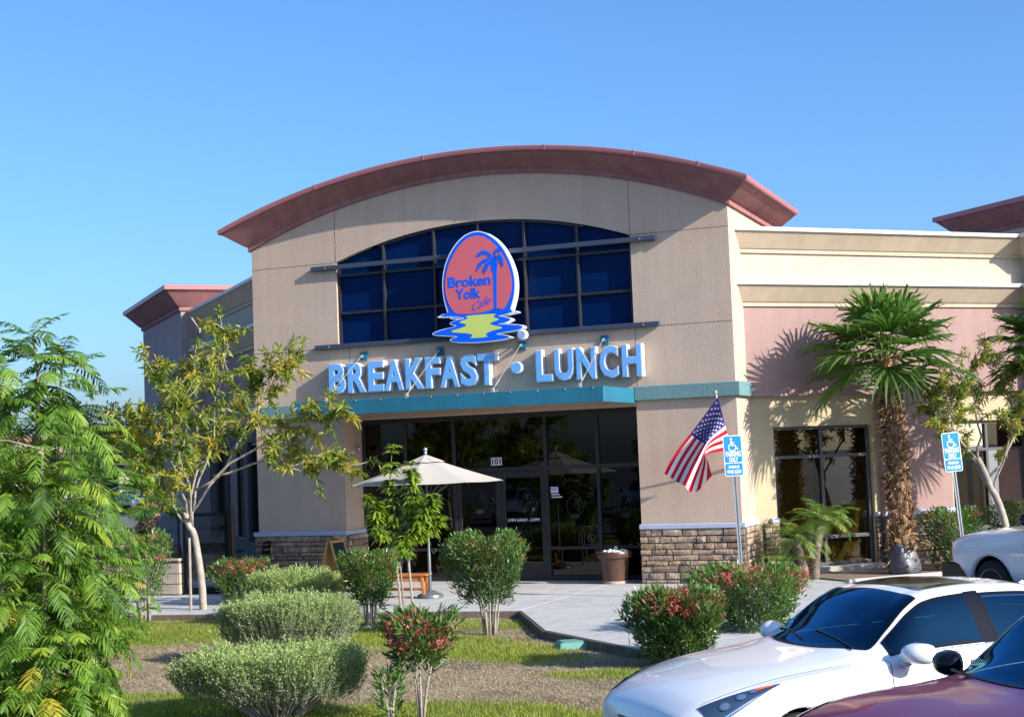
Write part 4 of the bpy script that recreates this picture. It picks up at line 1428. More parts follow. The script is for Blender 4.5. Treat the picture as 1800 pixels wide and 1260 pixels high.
# ------------------------------------------------------------------ patio umbrella
um = thing('patio_umbrella', 'open pale canvas patio umbrella on a round grey base', 'umbrella', (5.02, -2.54, 0))
UX, UY = 5.02, -2.54
n8 = 8
R0, ZE, ZP = 1.40, 2.03, 2.50
a_off = math.radians(10)
def upt(k, f, sag=0.0):
    a = a_off + 2 * math.pi * k / n8
    r = R0 * f
    return Vector((UX + r * math.cos(a), UY + r * math.sin(a), ZE + (ZP - ZE) * (1 - f) - sag))
cv = MB()
F_ST = [0.17, 0.4, 0.6, 0.8, 1.0]
for k in range(n8):
    M_ = 6
    V = []
    for f in F_ST:
        A, B = upt(k, f), upt(k + 1, f)
        for j in range(M_ + 1):
            t = j / M_
            P = A.lerp(B, t)
            P.z -= 0.022 * f * math.sin(math.pi * t) * (1 if f < 1 else 0.6)
            P.z -= 0.015 * math.sin(math.pi * f)
            V.append(P)
    w_ = M_ + 1
    F = [(i * w_ + j, i * w_ + j + 1, (i + 1) * w_ + j + 1, (i + 1) * w_ + j) for i in range(len(F_ST) - 1) for j in range(M_)]
    cv.add(V, F)
can_o = cv.build('canopy', CANVAS, um, merge=True, smooth=True, smooth_angle=0.12)
vt = MB()
for k in range(n8):
    A0, B0 = upt(k, 0.25), upt(k + 1, 0.25)
    top = Vector((UX, UY, ZP + 0.035))
    A0.z += 0.018
    B0.z += 0.018
    mid = A0.lerp(B0, 0.5)
    mid.z -= 0.012
    vt.add([A0, mid, top], [(0, 1, 2)])
    vt.add([mid, B0, top], [(0, 1, 2)])
vt.build('vent', CANVAS, can_o, merge=True)
for k in range(n8):
    rb = MB()
    rb.tube([upt(k, 0.03, 0.03), upt(k, 1.0, 0.02)], 0.008, 6)
    ro_ = rb.build('rib', GREYM, um)
    rb = MB()
    rb.tube([(UX, UY, 1.72), upt(k, 0.55, 0.03)], 0.007, 6)
    rb.build('strut', GREYM, ro_)
p_ = MB()
p_.tube([(UX, UY, 0.1), (UX, UY, 0.78), (UX, UY, 0.80), (UX, UY, 2.55)], [0.030, 0.030, 0.022, 0.022], 14)
p_.build('pole', GREYM, um, smooth=True, smooth_angle=0.7)
p_ = MB()
p_.ball((UX, UY, 2.62), 0.038, 14)
p_.lathe([(0.02, 2.53), (0.03, 2.56), (0.016, 2.59)], (UX, UY, 0), 12)
p_.build('finial', GALV, um, smooth=True)
p_ = MB()
p_.lathe([(0.0, 0.13), (0.06, 0.13), (0.10, 0.12), (0.15, 0.085), (0.17, 0.075), (0.22, 0.06), (0.235, 0.03), (0.235, 0.001)][::-1], (UX, UY, 0), 32)
p_.build('base', GREYM, um, smooth=True, smooth_angle=0.6)

# ------------------------------------------------------------------ bench, sandwich board, planter pot, irrigation lid
bn = thing('wooden_bench', 'long orange stained wooden bench behind the oleander at the entrance', 'bench', (3.95, -2.7, 0), math.radians(8))
BL, BD, BH = 2.15, 0.36, 0.43
for j in range(3):
    s_ = MB()
    s_.box(-BL / 2, BL / 2, -BD / 2 + j * 0.122, -BD / 2 + j * 0.122 + 0.114, BH - 0.035, BH)
    s_.build('seat_slat', WOODO, bn, local=True, bevel=0.006)
for sx in (-1, 1):
    for sy in (-1, 1):
        l_ = MB()
        x, y = sx * (BL / 2 - 0.1), sy * (BD / 2 - 0.045)
        l_.add([(x + sx * 0.04 - 0.028, y - 0.028, 0.001), (x + sx * 0.04 + 0.028, y - 0.028, 0.001), (x + sx * 0.04 + 0.028, y + 0.028, 0.001), (x + sx * 0.04 - 0.028, y + 0.028, 0.001),
                (x - 0.028, y - 0.028, BH - 0.036), (x + 0.028, y - 0.028, BH - 0.036), (x + 0.028, y + 0.028, BH - 0.036), (x - 0.028, y + 0.028, BH - 0.036)],
               [(0, 3, 2, 1), (4, 5, 6, 7), (0, 1, 5, 4), (1, 2, 6, 5), (2, 3, 7, 6), (3, 0, 4, 7)])
        l_.build('leg', WOODO, bn, local=True, bevel=0.005)
    r_ = MB()
    r_.box(sx * (BL / 2 - 0.1) - 0.02, sx * (BL / 2 - 0.1) + 0.02, -BD / 2 + 0.075, BD / 2 - 0.075, 0.13, 0.18)
    r_.build('stretcher', WOODO, bn, local=True)
r_ = MB()
r_.box(-BL / 2 + 0.13, BL / 2 - 0.13, -0.02, 0.02, 0.132, 0.178)
r_.build('rail', WOODO, bn, local=True)
for sy in (-1, 1):
    r_ = MB()
    y = sy * (BD / 2 - 0.045)
    r_.box(-BL / 2 + 0.13, BL / 2 - 0.13, y - 0.012, y + 0.012, BH - 0.13, BH - 0.037)
    r_.build('apron', WOODO, bn, local=True)

sbz = thing('sandwich_board', 'folding wooden sandwich board with a dark chalkboard face by the stone pier', 'board', (2.50, -1.35, 0), math.radians(92))
for s in (-1, 1):
    def TB(x, y, z, s=s):
        return (x, s * (0.29 - z * 0.27) + y, z)
    f_ = MB()
    for a, b, c, d in ((-0.29, -0.24, 0.0, 0.98), (0.24, 0.29, 0.0, 0.98), (-0.24, 0.24, 0.93, 0.98), (-0.24, 0.24, 0.12, 0.17)):
        f_.box(a, b, -0.014, 0.014, c, d, TB)
    fr = f_.build('frame', WOODT, sbz, local=True)
    f_ = MB()
    f_.box(-0.241, 0.241, -0.008, 0.008, 0.165, 0.935, TB)
    f_.build('board', CHALK if s < 0 else WOODT, fr, local=True)
h_ = MB()
h_.box(-0.06, 0.06, -0.035, 0.035, 0.985, 1.0)
h_.build('hinge', BLACK, sbz, local=True)

pt = thing('planter_pot', 'large brown glazed planter pot filled with white pebbles', 'pot', (7.60, 0.12, 0))
p_ = MB()
p_.lathe([(0.0, 0.002), (0.225, 0.002), (0.235, 0.03), (0.25, 0.18), (0.285, 0.47), (0.295, 0.475), (0.325, 0.48), (0.335, 0.50), (0.335, 0.575), (0.325, 0.595), (0.30, 0.598), (0.285, 0.58), (0.285, 0.55), (0.0, 0.55)], (0, 0, 0), 40)
p_.build('pot_body', GLAZE, pt, local=True, smooth=True, smooth_angle=0.7)
p_ = MB()
p_.lathe([(0.236, 0.0), (0.240, 0.0), (0.2445, 0.045), (0.238, 0.05)], (0, 0, 0.001), 40)
p_.build('lime_ring', mat('mineral crust', (0.40, 0.33, 0.25), 0.95, 0.3, 12), pt, local=True)
p_ = MB()
for k in range(22):
    a, rr = 2 * math.pi * k / 22, 0.337
    p_.tube([(rr * math.cos(a), rr * math.sin(a), 0.53), (rr * math.cos(a + 0.14), rr * math.sin(a + 0.14), 0.545)], 0.011, 5)
p_.build('rope_relief', GLAZE, pt, local=True)
for k in range(46):
    a, rr = rng.uniform(0, 6.28), 0.25 * math.sqrt(rng.random())
    p_ = MB()
    r0 = rng.uniform(0.025, 0.045)
    p_.ball((rr * math.cos(a), rr * math.sin(a), 0.565 + (0.045 if rr < 0.16 else 0.02) * rng.random() * 2), r0, 8, (1, rng.uniform(0.7, 1), rng.uniform(0.6, 0.9)))
    p_.build('pebble', PEBB, pt, local=True, smooth=True)

vb = thing('irrigation_box', 'green plastic irrigation valve box set in the dry grass by the kerb', 'utility box', (9.66, -7.93, -0.115), math.radians(32))
v_ = MB()
v_.add([(-0.28, -0.19, -0.05), (0.28, -0.19, -0.05), (0.28, 0.19, -0.05), (-0.28, 0.19, -0.05), (-0.255, -0.165, 0.075), (0.255, -0.165, 0.075), (0.255, 0.165, 0.075), (-0.255, 0.165, 0.075)],
       [(0, 3, 2, 1), (4, 5, 6, 7), (0, 1, 5, 4), (1, 2, 6, 5), (2, 3, 7, 6), (3, 0, 4, 7)])
v_.build('box_body', VBOX, vb, local=True, bevel=0.02, seg=2)
v_ = MB()
v_.prism(rrect(0.45, 0.27, 0.03), lambda a, b, d: (a, b, d), 0.0755, 0.088)
v_.build('lid', VBOX, vb, local=True, bevel=0.005)

# ------------------------------------------------------------------ patio fence on the left
pf = thing('patio_wall', 'low tan block wall with clear glass screen at the left patio', 'wall', (-2.6, -1.9, 0))
m_ = MB()
m_.box(-5.6, -0.62, -1.99, -1.83, 0, 0.66)
wb = m_.build('wall_core', MORT, pf)
off = root_loc(wb)
blk = MB()
blk.box(-0.193, 0.193, -0.012, 0.0, -0.093, 0.093)
b0 = blk.build('block', CMU, wb, local=True, bevel=0.008)
first = True
for r_ in range(3):
    x = -5.6 - (0.2 if r_ % 2 else 0)
    while x < -0.7:
        x0, x1 = max(x, -5.6), min(x + 0.4, -0.62)
        o = b0 if first else b0.copy()
        if not first:
            col.objects.link(o)
            o.parent = wb
        first = False
        o.location = ((x0 + x1) / 2 - off.x, -1.991 - off.y, 0.11 + 0.2 * r_ + 0.005 - off.z)
        o.scale = ((x1 - x0) / 0.4, 1, 1)
        x += 0.4
for r_ in range(3):
    o = b0.copy()
    col.objects.link(o)
    o.parent = wb
    o.location = (-0.619 - off.x, -1.91 - off.y, 0.115 + 0.2 * r_ - off.z)
    o.rotation_euler = (0, 0, math.pi / 2)
    o.scale = (0.4, 1, 1)
c_ = MB()
c_.box(-5.62, -0.60, -2.01, -1.81, 0.662, 0.71)
c_.build('wall_cap', CMU, pf, bevel=0.008)
xs2 = [-5.6, -3.95, -2.3, -0.65]
for a, b in zip(xs2[:-1], xs2[1:]):
    g_ = MB()
    g_.box(a + 0.02, b - 0.02, -1.915, -1.903, 0.73, 1.55)
    g_.build('glass_panel', GLASSC, pf)
for x in xs2:
    g_ = MB()
    g_.box(x - 0.02, x + 0.02, -1.93, -1.89, 0.711, 1.56)
    g_.build('post', BLACK, pf)
g_ = MB()
g_.box(-5.6, -0.65, -1.925, -1.895, 0.711, 0.745)
g_.build('rail', BLACK, pf)
gt = thing('patio_gate', 'black framed glass patio gate behind the slim tree trunk', 'gate', (-0.05, -1.9, 0))
g_ = MB()
for a, b, c, d in ((-0.55, -0.48, 0.02, 1.58), (0.40, 0.47, 0.02, 1.58), (-0.48, 0.40, 1.51, 1.58), (-0.48, 0.40, 0.84, 1.0), (-0.48, 0.40, 0.02, 0.14)):
    g_.box(a, b, -1.925, -1.885, c, d)
g_.build('frame', BLACK, gt)
for z0, z1 in ((0.141, 0.839), (1.001, 1.509)):
    g_ = MB()
    g_.box(-0.479, 0.399, -1.912, -1.902, z0, z1)
    g_.build('glass_panel', GLASSC, gt)
gp = MB()
gp.box(0.49, 0.60, -1.96, -1.85, 0, 1.70)
tag(gp.build('gate_post', BLACK, bevel=0.01), 'tall black steel post at the right edge of the patio gate', 'post')
# table and chairs on the patio
tb = thing('patio_table', 'round black metal patio table behind the glass gate', 'table', (-0.55, -0.55, 0))
t_ = MB()
t_.lathe([(0.0, 0.72), (0.44, 0.72), (0.45, 0.735), (0.44, 0.75), (0.0, 0.75)], (0, 0, 0), 28)
t_.build('table_top', BLACK, tb, local=True)
t_ = MB()
t_.tube([(0, 0, 0.06), (0, 0, 0.72)], 0.035, 10)
t_.build('pedestal', BLACK, tb, local=True)
for k in range(4):
    t_ = MB()
    a = k * math.pi / 2 + 0.4
    t_.tube([(0, 0, 0.12), (0.2 * math.cos(a), 0.2 * math.sin(a), 0.06), (0.34 * math.cos(a), 0.34 * math.sin(a), 0.012)], 0.018, 6)
    t_.build('foot', BLACK, tb, local=True)
def chair(loc, rz, label):
    t = thing('patio_chair', label, 'chair', loc, rz, 'black metal chairs on the patio')
    s = MB()
    s.box(-0.22, 0.22, -0.22, 0.22, 0.43, 0.46)
    s.build('seat', BLACK, t, local=True, bevel=0.008)
    for sx in (-1, 1):
        l_ = MB()
        l_.tube([(sx * 0.2, -0.2, 0.0), (sx * 0.2, -0.2, 0.43)], 0.012, 6)
        l_.build('leg', BLACK, t, local=True)
        l_ = MB()
        l_.tube([(sx * 0.2, 0.25, 0.0), (sx * 0.2, 0.2, 0.43), (sx * 0.2, 0.27, 0.9)], 0.012, 6)
        l_.build('leg', BLACK, t, local=True)
    for i in range(4):
        l_ = MB()
        z = 0.58 + i * 0.095
        l_.box(-0.2, 0.2, 0.215 + 0.012 * i, 0.228 + 0.012 * i, z, z + 0.06)
        l_.build('back_slat', BLACK, t, local=True)
chair((-1.25, -0.75, 0), math.radians(95), 'black metal patio chair left of the round table')
chair((0.1, -0.35, 0), math.radians(-80), 'black metal patio chair right of the round table')
tb2 = dup(tb)
tb2.location = (-3.2, -0.8, 0)
tb2['label'] = 'black round patio table further along behind the block wall'
tb2['group'] = 'patio tables'
tb['group'] = 'patio tables'

# kerbed bed along the right wing
q_ = MB()
q_.box(1.35, 9.8, -0.56, 1.35, -0.05, 0.03, RW_)
structure(q_.build('wing_bed', mat('bed soil', (0.20, 0.15, 0.11), 0.95, 0.25, 5, bump=0.6, bscale=30)))
q_ = MB()
q_.box(1.2, 9.8, 1.352, 1.48, -0.1, 0.07, RW_)
structure(q_.build('bed_kerb', CONC2, bevel=0.02))
# ------------------------------------------------------------------ foliage builders
LG = {
 'jac': leafmat('feathery green leaf', [(0.045, 0.1, 0.012), (0.095, 0.19, 0.022), (0.17, 0.285, 0.032), (0.34, 0.37, 0.045), (0.52, 0.36, 0.04)], 0.38, 0.5),
 'yel': leafmat('green and gold leaf', [(0.06, 0.11, 0.018), (0.13, 0.195, 0.025), (0.23, 0.265, 0.035), (0.4, 0.34, 0.04), (0.56, 0.38, 0.045)], 0.35, 0.45),
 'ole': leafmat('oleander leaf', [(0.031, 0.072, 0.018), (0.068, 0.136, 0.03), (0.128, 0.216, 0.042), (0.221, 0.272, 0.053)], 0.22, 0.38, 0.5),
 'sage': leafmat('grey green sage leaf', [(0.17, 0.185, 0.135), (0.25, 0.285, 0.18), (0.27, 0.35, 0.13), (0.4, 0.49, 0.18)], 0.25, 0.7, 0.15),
 'cit': leafmat('broad pointed leaf', [(0.053, 0.116, 0.016), (0.12, 0.217, 0.023), (0.21, 0.304, 0.033), (0.33, 0.362, 0.039)], 0.32, 0.35, 0.5),
 'palm': leafmat('fan palm leaf', [(0.035, 0.085, 0.014), (0.07, 0.15, 0.024), (0.126, 0.221, 0.036), (0.28, 0.325, 0.072)], 0.25, 0.4, 0.45),
 'dark': leafmat('dark tree leaf', [(0.012, 0.03, 0.012), (0.03, 0.06, 0.018), (0.05, 0.09, 0.02)], 0.25, 0.5),
 'flow': leafmat('rosy blossom', [(0.312, 0.039, 0.044), (0.504, 0.066, 0.083), (0.6, 0.143, 0.165), (0.66, 0.297, 0.33)], 0.3, 0.6, 0.1),
 'bud': leafmat('rusty bud', [(0.20, 0.06, 0.025), (0.28, 0.11, 0.04), (0.24, 0.17, 0.05)], 0.3, 0.6, 0.1),
 'grass': leafmat('lawn blade', [(0.09, 0.14, 0.021), (0.18, 0.252, 0.033), (0.33, 0.35, 0.065), (0.54, 0.462, 0.13)], 0.35, 0.55, 0.2),
 'thatch': leafmat('dry straw', [(0.25, 0.18, 0.11), (0.42, 0.33, 0.22), (0.56, 0.47, 0.34)], 0.2, 0.7, 0.15),
}

class Leaves:
    def __init__(s):
        s.V, s.Q, s.T, s.A, s.n = [], [], [], [], 0
    def add(s, P, d, nrm, L, w, v, droop=0.0, kind=1):
        """arrays of base points, directions, normals, lengths, widths, colour values"""
        P, d, nrm = np.asarray(P, float), unit(np.asarray(d, float)), np.asarray(nrm, float)
        n = len(P)
        L = np.broadcast_to(np.asarray(L, float), (n,))[:, None]
        w = np.broadcast_to(np.asarray(w, float), (n,))[:, None]
        side = unit(np.cross(d, nrm))
        nn = unit(np.cross(side, d))
        dz = np.zeros_like(d)
        dz[:, 2] = -1
        if kind == 1:
            m = P + d * L * 0.45 + nn * w * 0.25
            t = P + d * L + dz * L * droop
            V = np.stack([P, m + side * w / 2, t, m - side * w / 2], 1)
            s.Q.append(s.n + np.arange(n * 4).reshape(n, 4))
            k = 4
        else:
            m1 = P + d * L * 0.30 + nn * w * 0.15 + dz * L * droop * 0.1
            m2 = P + d * L * 0.65 + nn * w * 0.1 + dz * L * droop * 0.45
            t = P + d * L * 0.98 + dz * L * droop
            V = np.stack([P, m1 + side * w / 2, m1 - side * w / 2, m2 + side * w * 0.38, m2 - side * w * 0.38, t], 1)
            b = s.n + np.arange(n)[:, None] * 6
            s.T.append(np.concatenate([b + [[0, 2, 1]], b + [[3, 4, 5]]]))
            s.Q.append(b + [[1, 2, 4, 3]])
            k = 6
        s.V.append(V.reshape(-1, 3))
        s.A.append(np.repeat(np.broadcast_to(np.asarray(v, float), (n,)), k))
        s.n += n * k
    def strip(s, C, Wd, side, v):
        """C (n,k,3) centre lines, Wd (k,) or (n,k) widths, side (n,3) or (n,k,3)"""
        n, k, _ = C.shape
        Wd = np.broadcast_to(Wd, (n, k))[..., None]
        if side.ndim == 2:
            side = side[:, None, :]
        V = np.stack([C - side * Wd / 2, C + side * Wd / 2], 2).reshape(n, 2 * k, 3)
        b = s.n + np.arange(n)[:, None] * 2 * k
        for j in range(k - 1):
            s.Q.append(b + np.array([[2 * j, 2 * j + 1, 2 * j + 3, 2 * j + 2]]))
        s.V.append(V.reshape(-1, 3))
        s.A.append(np.repeat(np.broadcast_to(np.asarray(v, float), (n,)), 2 * k))
        s.n += n * 2 * k
    def build(s, name, m, parent, local=False):
        pol = []
        if s.Q:
            pol.append(np.concatenate(s.Q))
        if s.T:
            pol.append(np.concatenate(s.T))
        return np_mesh(name, np.concatenate(s.V), pol, m, parent, attr=np.clip(np.concatenate(s.A), 0, 1), local=local)

def rdir(n, zb=0.0, r=NR):
    d = r.normal(size=(n, 3))
    d[:, 2] += zb
    return unit(d)

def frond(Lv, base, az, el, length, npair, plen, pw, v, curve=0.9, bare=0.12, k=5, pdroop=0.25, fwd=0.55, rachis=0.006, vup=0.0):
    """one pinnate frond of narrow strips"""
    n = 9
    pts, dirs = [], []
    p = np.array(base, float)
    e = el
    for i in range(n):
        d = np.array([math.cos(az) * math.cos(e), math.sin(az) * math.cos(e), math.sin(e)])
        pts.append(p.copy())
        dirs.append(d)
        p = p + d * length / (n - 1)
        e -= curve / (n - 1)
    pts, dirs = np.array(pts), np.array(dirs)
    sd = np.array([-math.sin(az), math.cos(az), 0.0])
    Lv.strip(pts[None], np.linspace(rachis * 1.6, rachis * 0.5, n), np.cross(sd, [0, 0, 1.0])[None] * 0 + sd[None], max(0, v - 0.1))
    t = np.linspace(bare, 1.0, npair)
    ii = t * (n - 1)
    i0 = np.minimum(ii.astype(int), n - 2)
    fr = (ii - i0)[:, None]
    B = pts[i0] * (1 - fr) + pts[i0 + 1] * fr
    Dd = dirs[i0] * (1 - fr) + dirs[i0 + 1] * fr
    prof = np.sin(np.clip(t * 0.93 + 0.10, 0, 1) * math.pi) ** 0.6
    for s in (-1, 1):
        jit = NR.normal(0, 0.10, (npair, 3))
        pd = unit(sd[None] * s * (1 - 0.35 * t[:, None]) + Dd * (fwd + 0.5 * t[:, None] ** 3) + jit)
        Ls = (plen * prof * NR.uniform(0.85, 1.1, npair))[:, None]
        C = []
        for j in range(3):
            f = j / 2
            q_ = B + pd * Ls * f
            q_[:, 2] -= (Ls[:, 0] * pdroop * f * f)
            C.append(q_)
        C = np.stack(C, 1)
        sv = unit(np.cross(pd, np.cross(pd, Dd)) + NR.normal(0, 0.25, (npair, 3)))
        Lv.strip(C, np.array([pw * 0.55, pw, pw * 0.18]), sv, v + NR.normal(0, 0.05, npair) + vup * t)

# ------------------------------------------------------------------ woody skeletons
def limb_tubes(mb, pts, r0, r1, n=7, wob=0.02):
    pts = [Vector(p) for p in pts]
    out = []
    for i in range(len(pts) - 1):
        for k in range(3):
            t = k / 3
            p0 = pts[max(i - 1, 0)]
            p1, p2 = pts[i], pts[i + 1]
            p3 = pts[min(i + 2, len(pts) - 1)]
            q_ = 0.5 * ((2 * p1) + (p2 - p0) * t + (2 * p0 - 5 * p1 + 4 * p2 - p3) * t * t + (3 * p1 - p0 - 3 * p2 + p3) * t ** 3)
            out.append(q_ + Vector((rng.gauss(0, wob), rng.gauss(0, wob), rng.gauss(0, wob))) * (0 if i == 0 and k == 0 else 1))
    out.append(pts[-1])
    m = len(out) - 1
    mb.tube(out, [r0 + (r1 - r0) * (i / m) ** 0.8 for i in range(m + 1)], n)
    return out

def tufted_tree(name, label, base, trunk, limbs, r0, leaf='yel', group=None, ntw=9, vshift=0.0, scale=1.0, leaves_per=24, extra_stake=None, local_seed=1):
    rng.seed(local_seed)
    t = thing(name, label, 'tree', base, group=group)
    wood = MB()
    limb_tubes(wood, trunk, r0, r0 * 0.72, 9, 0.008)
    tips = []
    for L_ in limbs:
        o = limb_tubes(wood, L_, r0 * 0.36, r0 * 0.09, 7, 0.03)
        m = len(o)
        for k in range(ntw):
            f = 0.30 + 0.70 * (k + rng.random()) / ntw
            i = min(m - 2, int(f * (m - 1)))
            p = o[i].lerp(o[i + 1], f * (m - 1) - i)
            tang = (o[i + 1] - o[i]).normalized()
            d = (tang * 0.5 + Vector((rng.gauss(0, 0.8), rng.gauss(0, 0.8), rng.gauss(0.15, 0.6)))).normalized()
            ln = rng.uniform(0.25, 0.62) * scale
            q1 = p + d * ln * 0.5 + Vector((0, 0, rng.uniform(-0.03, 0.05)))
            q2 = p + d * ln + Vector((0, 0, rng.uniform(-0.02, 0.12)))
            wood.tube([p, q1, q2], [0.012, 0.008, 0.004], 5)
            tips.append((q2, (q2 - q1).normalized()))
            if rng.random() < 0.65:
                tips.append((q1, d))
            if rng.random() < 0.5:
                d2 = (d + Vector((rng.gauss(0, 0.8), rng.gauss(0, 0.8), rng.gauss(0.1, 0.5)))).normalized()
                q3 = q1 + d2 * ln * 0.55
                wood.tube([q1, q3], [0.006, 0.003], 4)
                tips.append((q3, d2))
        tips.append((o[-1], (o[-1] - o[-2]).normalized()))
        tips.append((o[-1].lerp(o[-2], 0.5), (o[-1] - o[-2]).normalized()))
    wood.build('trunk', BARKW if leaf == 'yel' else BARK, t, smooth=True)
    Lv = Leaves()
    for p, d in tips:
        n = int(leaves_per * rng.uniform(0.6, 1.25))
        yv = min(0.95, max(0.05, rng.gauss(0.47 + vshift, 0.22)))
        ax = np.array(d) + np.array([0, 0, 0.25])
        s = np.array(NR.uniform(-0.20, 0.03, n))[:, None] * scale
        P = np.array(p)[None] + np.array(d)[None] * s + NR.normal(0, 0.015, (n, 3))
        dd = unit(unit(ax)[None] * NR.uniform(0.1, 1.0, (n, 1)) + NR.normal(0, 0.62, (n, 3)) + np.array([[0, 0, -0.10]]))
        Lv.add(P, dd, rdir(n, 0.6), NR.uniform(0.10, 0.19, n) * scale, NR.uniform(0.024, 0.038, n) * scale, yv + NR.normal(0, 0.13, n), droop=0.25, kind=2)
    Lv.build('crown', LG[leaf], t)
    return t

YT = tufted_tree('young_tree', 'slim pale trunked tree with green and yellow leaf tufts left of the entrance', (1.59, -4.5, -0.12),
    [(1.59, -4.5, -0.2), (1.58, -4.56, 0.6), (1.55, -4.61, 1.19), (1.47, -4.66, 1.44), (1.4, -4.71, 1.69)],
    [[(1.53, -4.63, 1.30), (1.21, -4.77, 1.8), (0.82, -4.8, 2.03), (0.6, -4.8, 2.71), (0.69, -4.69, 3.5)],
     [(1.43, -4.69, 1.62), (1.52, -4.99, 2.09), (1.49, -5.23, 2.68), (1.56, -5.46, 3.64), (1.56, -5.68, 4.0)],
     [(1.50, -4.65, 1.42), (1.66, -4.74, 2.08), (1.92, -4.68, 2.66), (2.12, -4.67, 3.63), (2.26, -4.67, 4.42), (2.33, -4.67, 4.81)],
     [(1.44, -4.69, 1.60), (2.01, -4.46, 2.36), (2.44, -4.19, 3.23), (2.78, -3.95, 4.02), (3.09, -3.68, 4.21)],
     [(1.66, -4.74, 2.08), (2.65, -4.55, 2.73), (3.29, -4.48, 3.0), (3.92, -4.41, 3.21), (4.31, -4.42, 3.34)],
     [(1.92, -4.6, 2.30), (2.96, -4.33, 2.52), (3.54, -4.17, 2.5), (4.15, -3.98, 2.37)],
     [(1.45, -4.85, 2.2), (1.26, -4.51, 3.48), (1.23, -4.09, 4.2)],
     [(1.46, -4.68, 1.60), (1.61, -4.37, 2.67), (2.1, -3.81, 3.65), (2.12, -3.42, 4.0)],
     [(1.45, -4.69, 1.50), (1.76, -5.14, 2.19), (1.78, -5.63, 3.06), (2.31, -5.89, 3.6)],
     [(1.40, -4.71, 1.69), (1.26, -5.09, 2.2), (1.0, -5.42, 2.9), (1.04, -5.62, 3.3)]], 0.07, local_seed=3, ntw=24, leaves_per=27, vshift=-0.04)
sk = MB()
sk.tube([(1.50, -4.75, -0.2), (1.50, -4.75, 1.25)], 0.025, 8)
tag(sk.build('tree_stake', TWIG), 'thin grey stake beside the slim tree trunk', 'stake')

RT = tufted_tree('young_tree', 'pale trunked tree with thinning gold green leaves behind the pickup', (14.6, 2.0, 0),
    [(14.62, 2.02, -0.1), (14.48, 1.95, 0.98), (14.3, 1.84, 1.56), (14.1, 1.72, 2.08)],
    [[(14.3, 1.84, 1.5), (13.82, 1.78, 2.25), (13.45, 1.77, 2.78), (13.36, 1.88, 3.32)],
     [(14.33, 1.84, 1.5), (14.67, 1.79, 2.32), (14.96, 1.71, 2.92), (15.3, 1.65, 3.72)],
     [(14.1, 1.72, 2.05), (14.15, 1.77, 2.75), (14.1, 1.76, 3.59), (14.38, 1.9, 4.0)],
     [(14.24, 1.8, 1.7), (14.8, 2.22, 2.52), (14.69, 2.38, 3.26), (14.82, 2.62, 3.9)],
     [(14.1, 1.72, 2.05), (13.78, 1.31, 2.56), (13.76, 1.0, 3.0), (14.01, 0.8, 3.5)]], 0.075, local_seed=9, ntw=22, scale=0.85, leaves_per=24)

# feathery tree, lower left foreground
def feathery_tree(name, label, base, H, R, nfr, seed, vlow=0.5, flen=0.46):
    rng.seed(seed)
    t = thing(name, label, 'tree', base)
    bx_, by_, bz_ = base
    wood = MB()
    Lv = Leaves()
    leaders = []
    for k in range(6):
        a = 2 * math.pi * k / 6 + rng.uniform(-0.4, 0.4)
        rr = 0.0 if k == 0 else rng.uniform(0.30, 0.62) * R
        hh = H * (0.90 if k == 0 else rng.uniform(0.62, 0.90))
        top = Vector((bx_ + rr * math.cos(a), by_ + rr * math.sin(a), bz_ + hh))
        mid = Vector((bx_ + rr * 0.55 * math.cos(a), by_ + rr * 0.55 * math.sin(a), bz_ + hh * 0.5))
        leaders.append(limb_tubes(wood, [Vector((bx_, by_, bz_ - 0.1)), Vector((bx_, by_, bz_ + 0.45)), mid, top], 0.05, 0.010, 7, 0.02))
    nodes = []
    for o in leaders:
        m = len(o)
        for k in range(26):
            f = 0.14 + 0.86 * (k + rng.random()) / 26
            i = min(m - 2, int(f * (m - 1)))
            p = o[i].lerp(o[i + 1], f * (m - 1) - i)
            nodes.append((p, rng.uniform(0, 6.28), f))
    per = nfr // len(nodes) + 1
    for p, a0, f in nodes:
        zf = (p.z - bz_) / H
        env = R * (0.62 + 0.55 * math.sin(min(1, zf * 0.95 + 0.14) * math.pi)) * (1.0 if zf < 0.75 else max(0.25, 1.0 - (zf - 0.75) * 2.3))
        for j in range(per):
            a = a0 + 2.4 * j + rng.uniform(-0.4, 0.4)
            reach = max(0.0, env * rng.uniform(0.25, 1.0) - flen * 0.75)
            q_ = p + Vector((math.cos(a), math.sin(a), rng.uniform(0.0, 0.35))) * reach
            c = Vector((q_.x - bx_, q_.y - by_, 0))
            if c.length > env:
                c = c.normalized() * env
                q_.x, q_.y = bx_ + c.x, by_ + c.y
            if reach > 0.15 and j == 0:
                wood.tube([p, p.lerp(q_, 0.5) + Vector((0, 0, 0.03)), q_], [0.010, 0.007, 0.004], 5)
            v = 0.28 + rng.gauss(0, 0.13)
            yl = rng.random()
            if yl < (0.06 + vlow * max(0, 0.42 - zf)):
                v = rng.uniform(0.42, 0.85)
            el = rng.uniform(-0.55, 0.8) + (0.45 if zf > 0.8 else 0)
            frond(Lv, q_, a + rng.uniform(-0.5, 0.5), el, flen * rng.uniform(0.7, 1.12), 13, 0.125 * flen / 0.46, 0.023, v, curve=rng.uniform(0.7, 1.6), pdroop=rng.uniform(0.2, 0.5), vup=rng.uniform(-0.05, 0.16))
    wood.build('trunk', BARK, t, smooth=True)
    Lv.build('crown', LG['jac'], t)
    return t
feathery_tree('feathery_tree', 'bushy feathery leaved green tree filling the lower left foreground', (7.12, -15.58, -0.13), 4.30, 0.98, 960, 21, vlow=0.55, flen=0.5)
feathery_tree('feathery_tree', 'darker feathery tree at the far left edge behind the large one', (2.6, -9.2, -0.13), 3.6, 1.2, 420, 33, vlow=0.2)

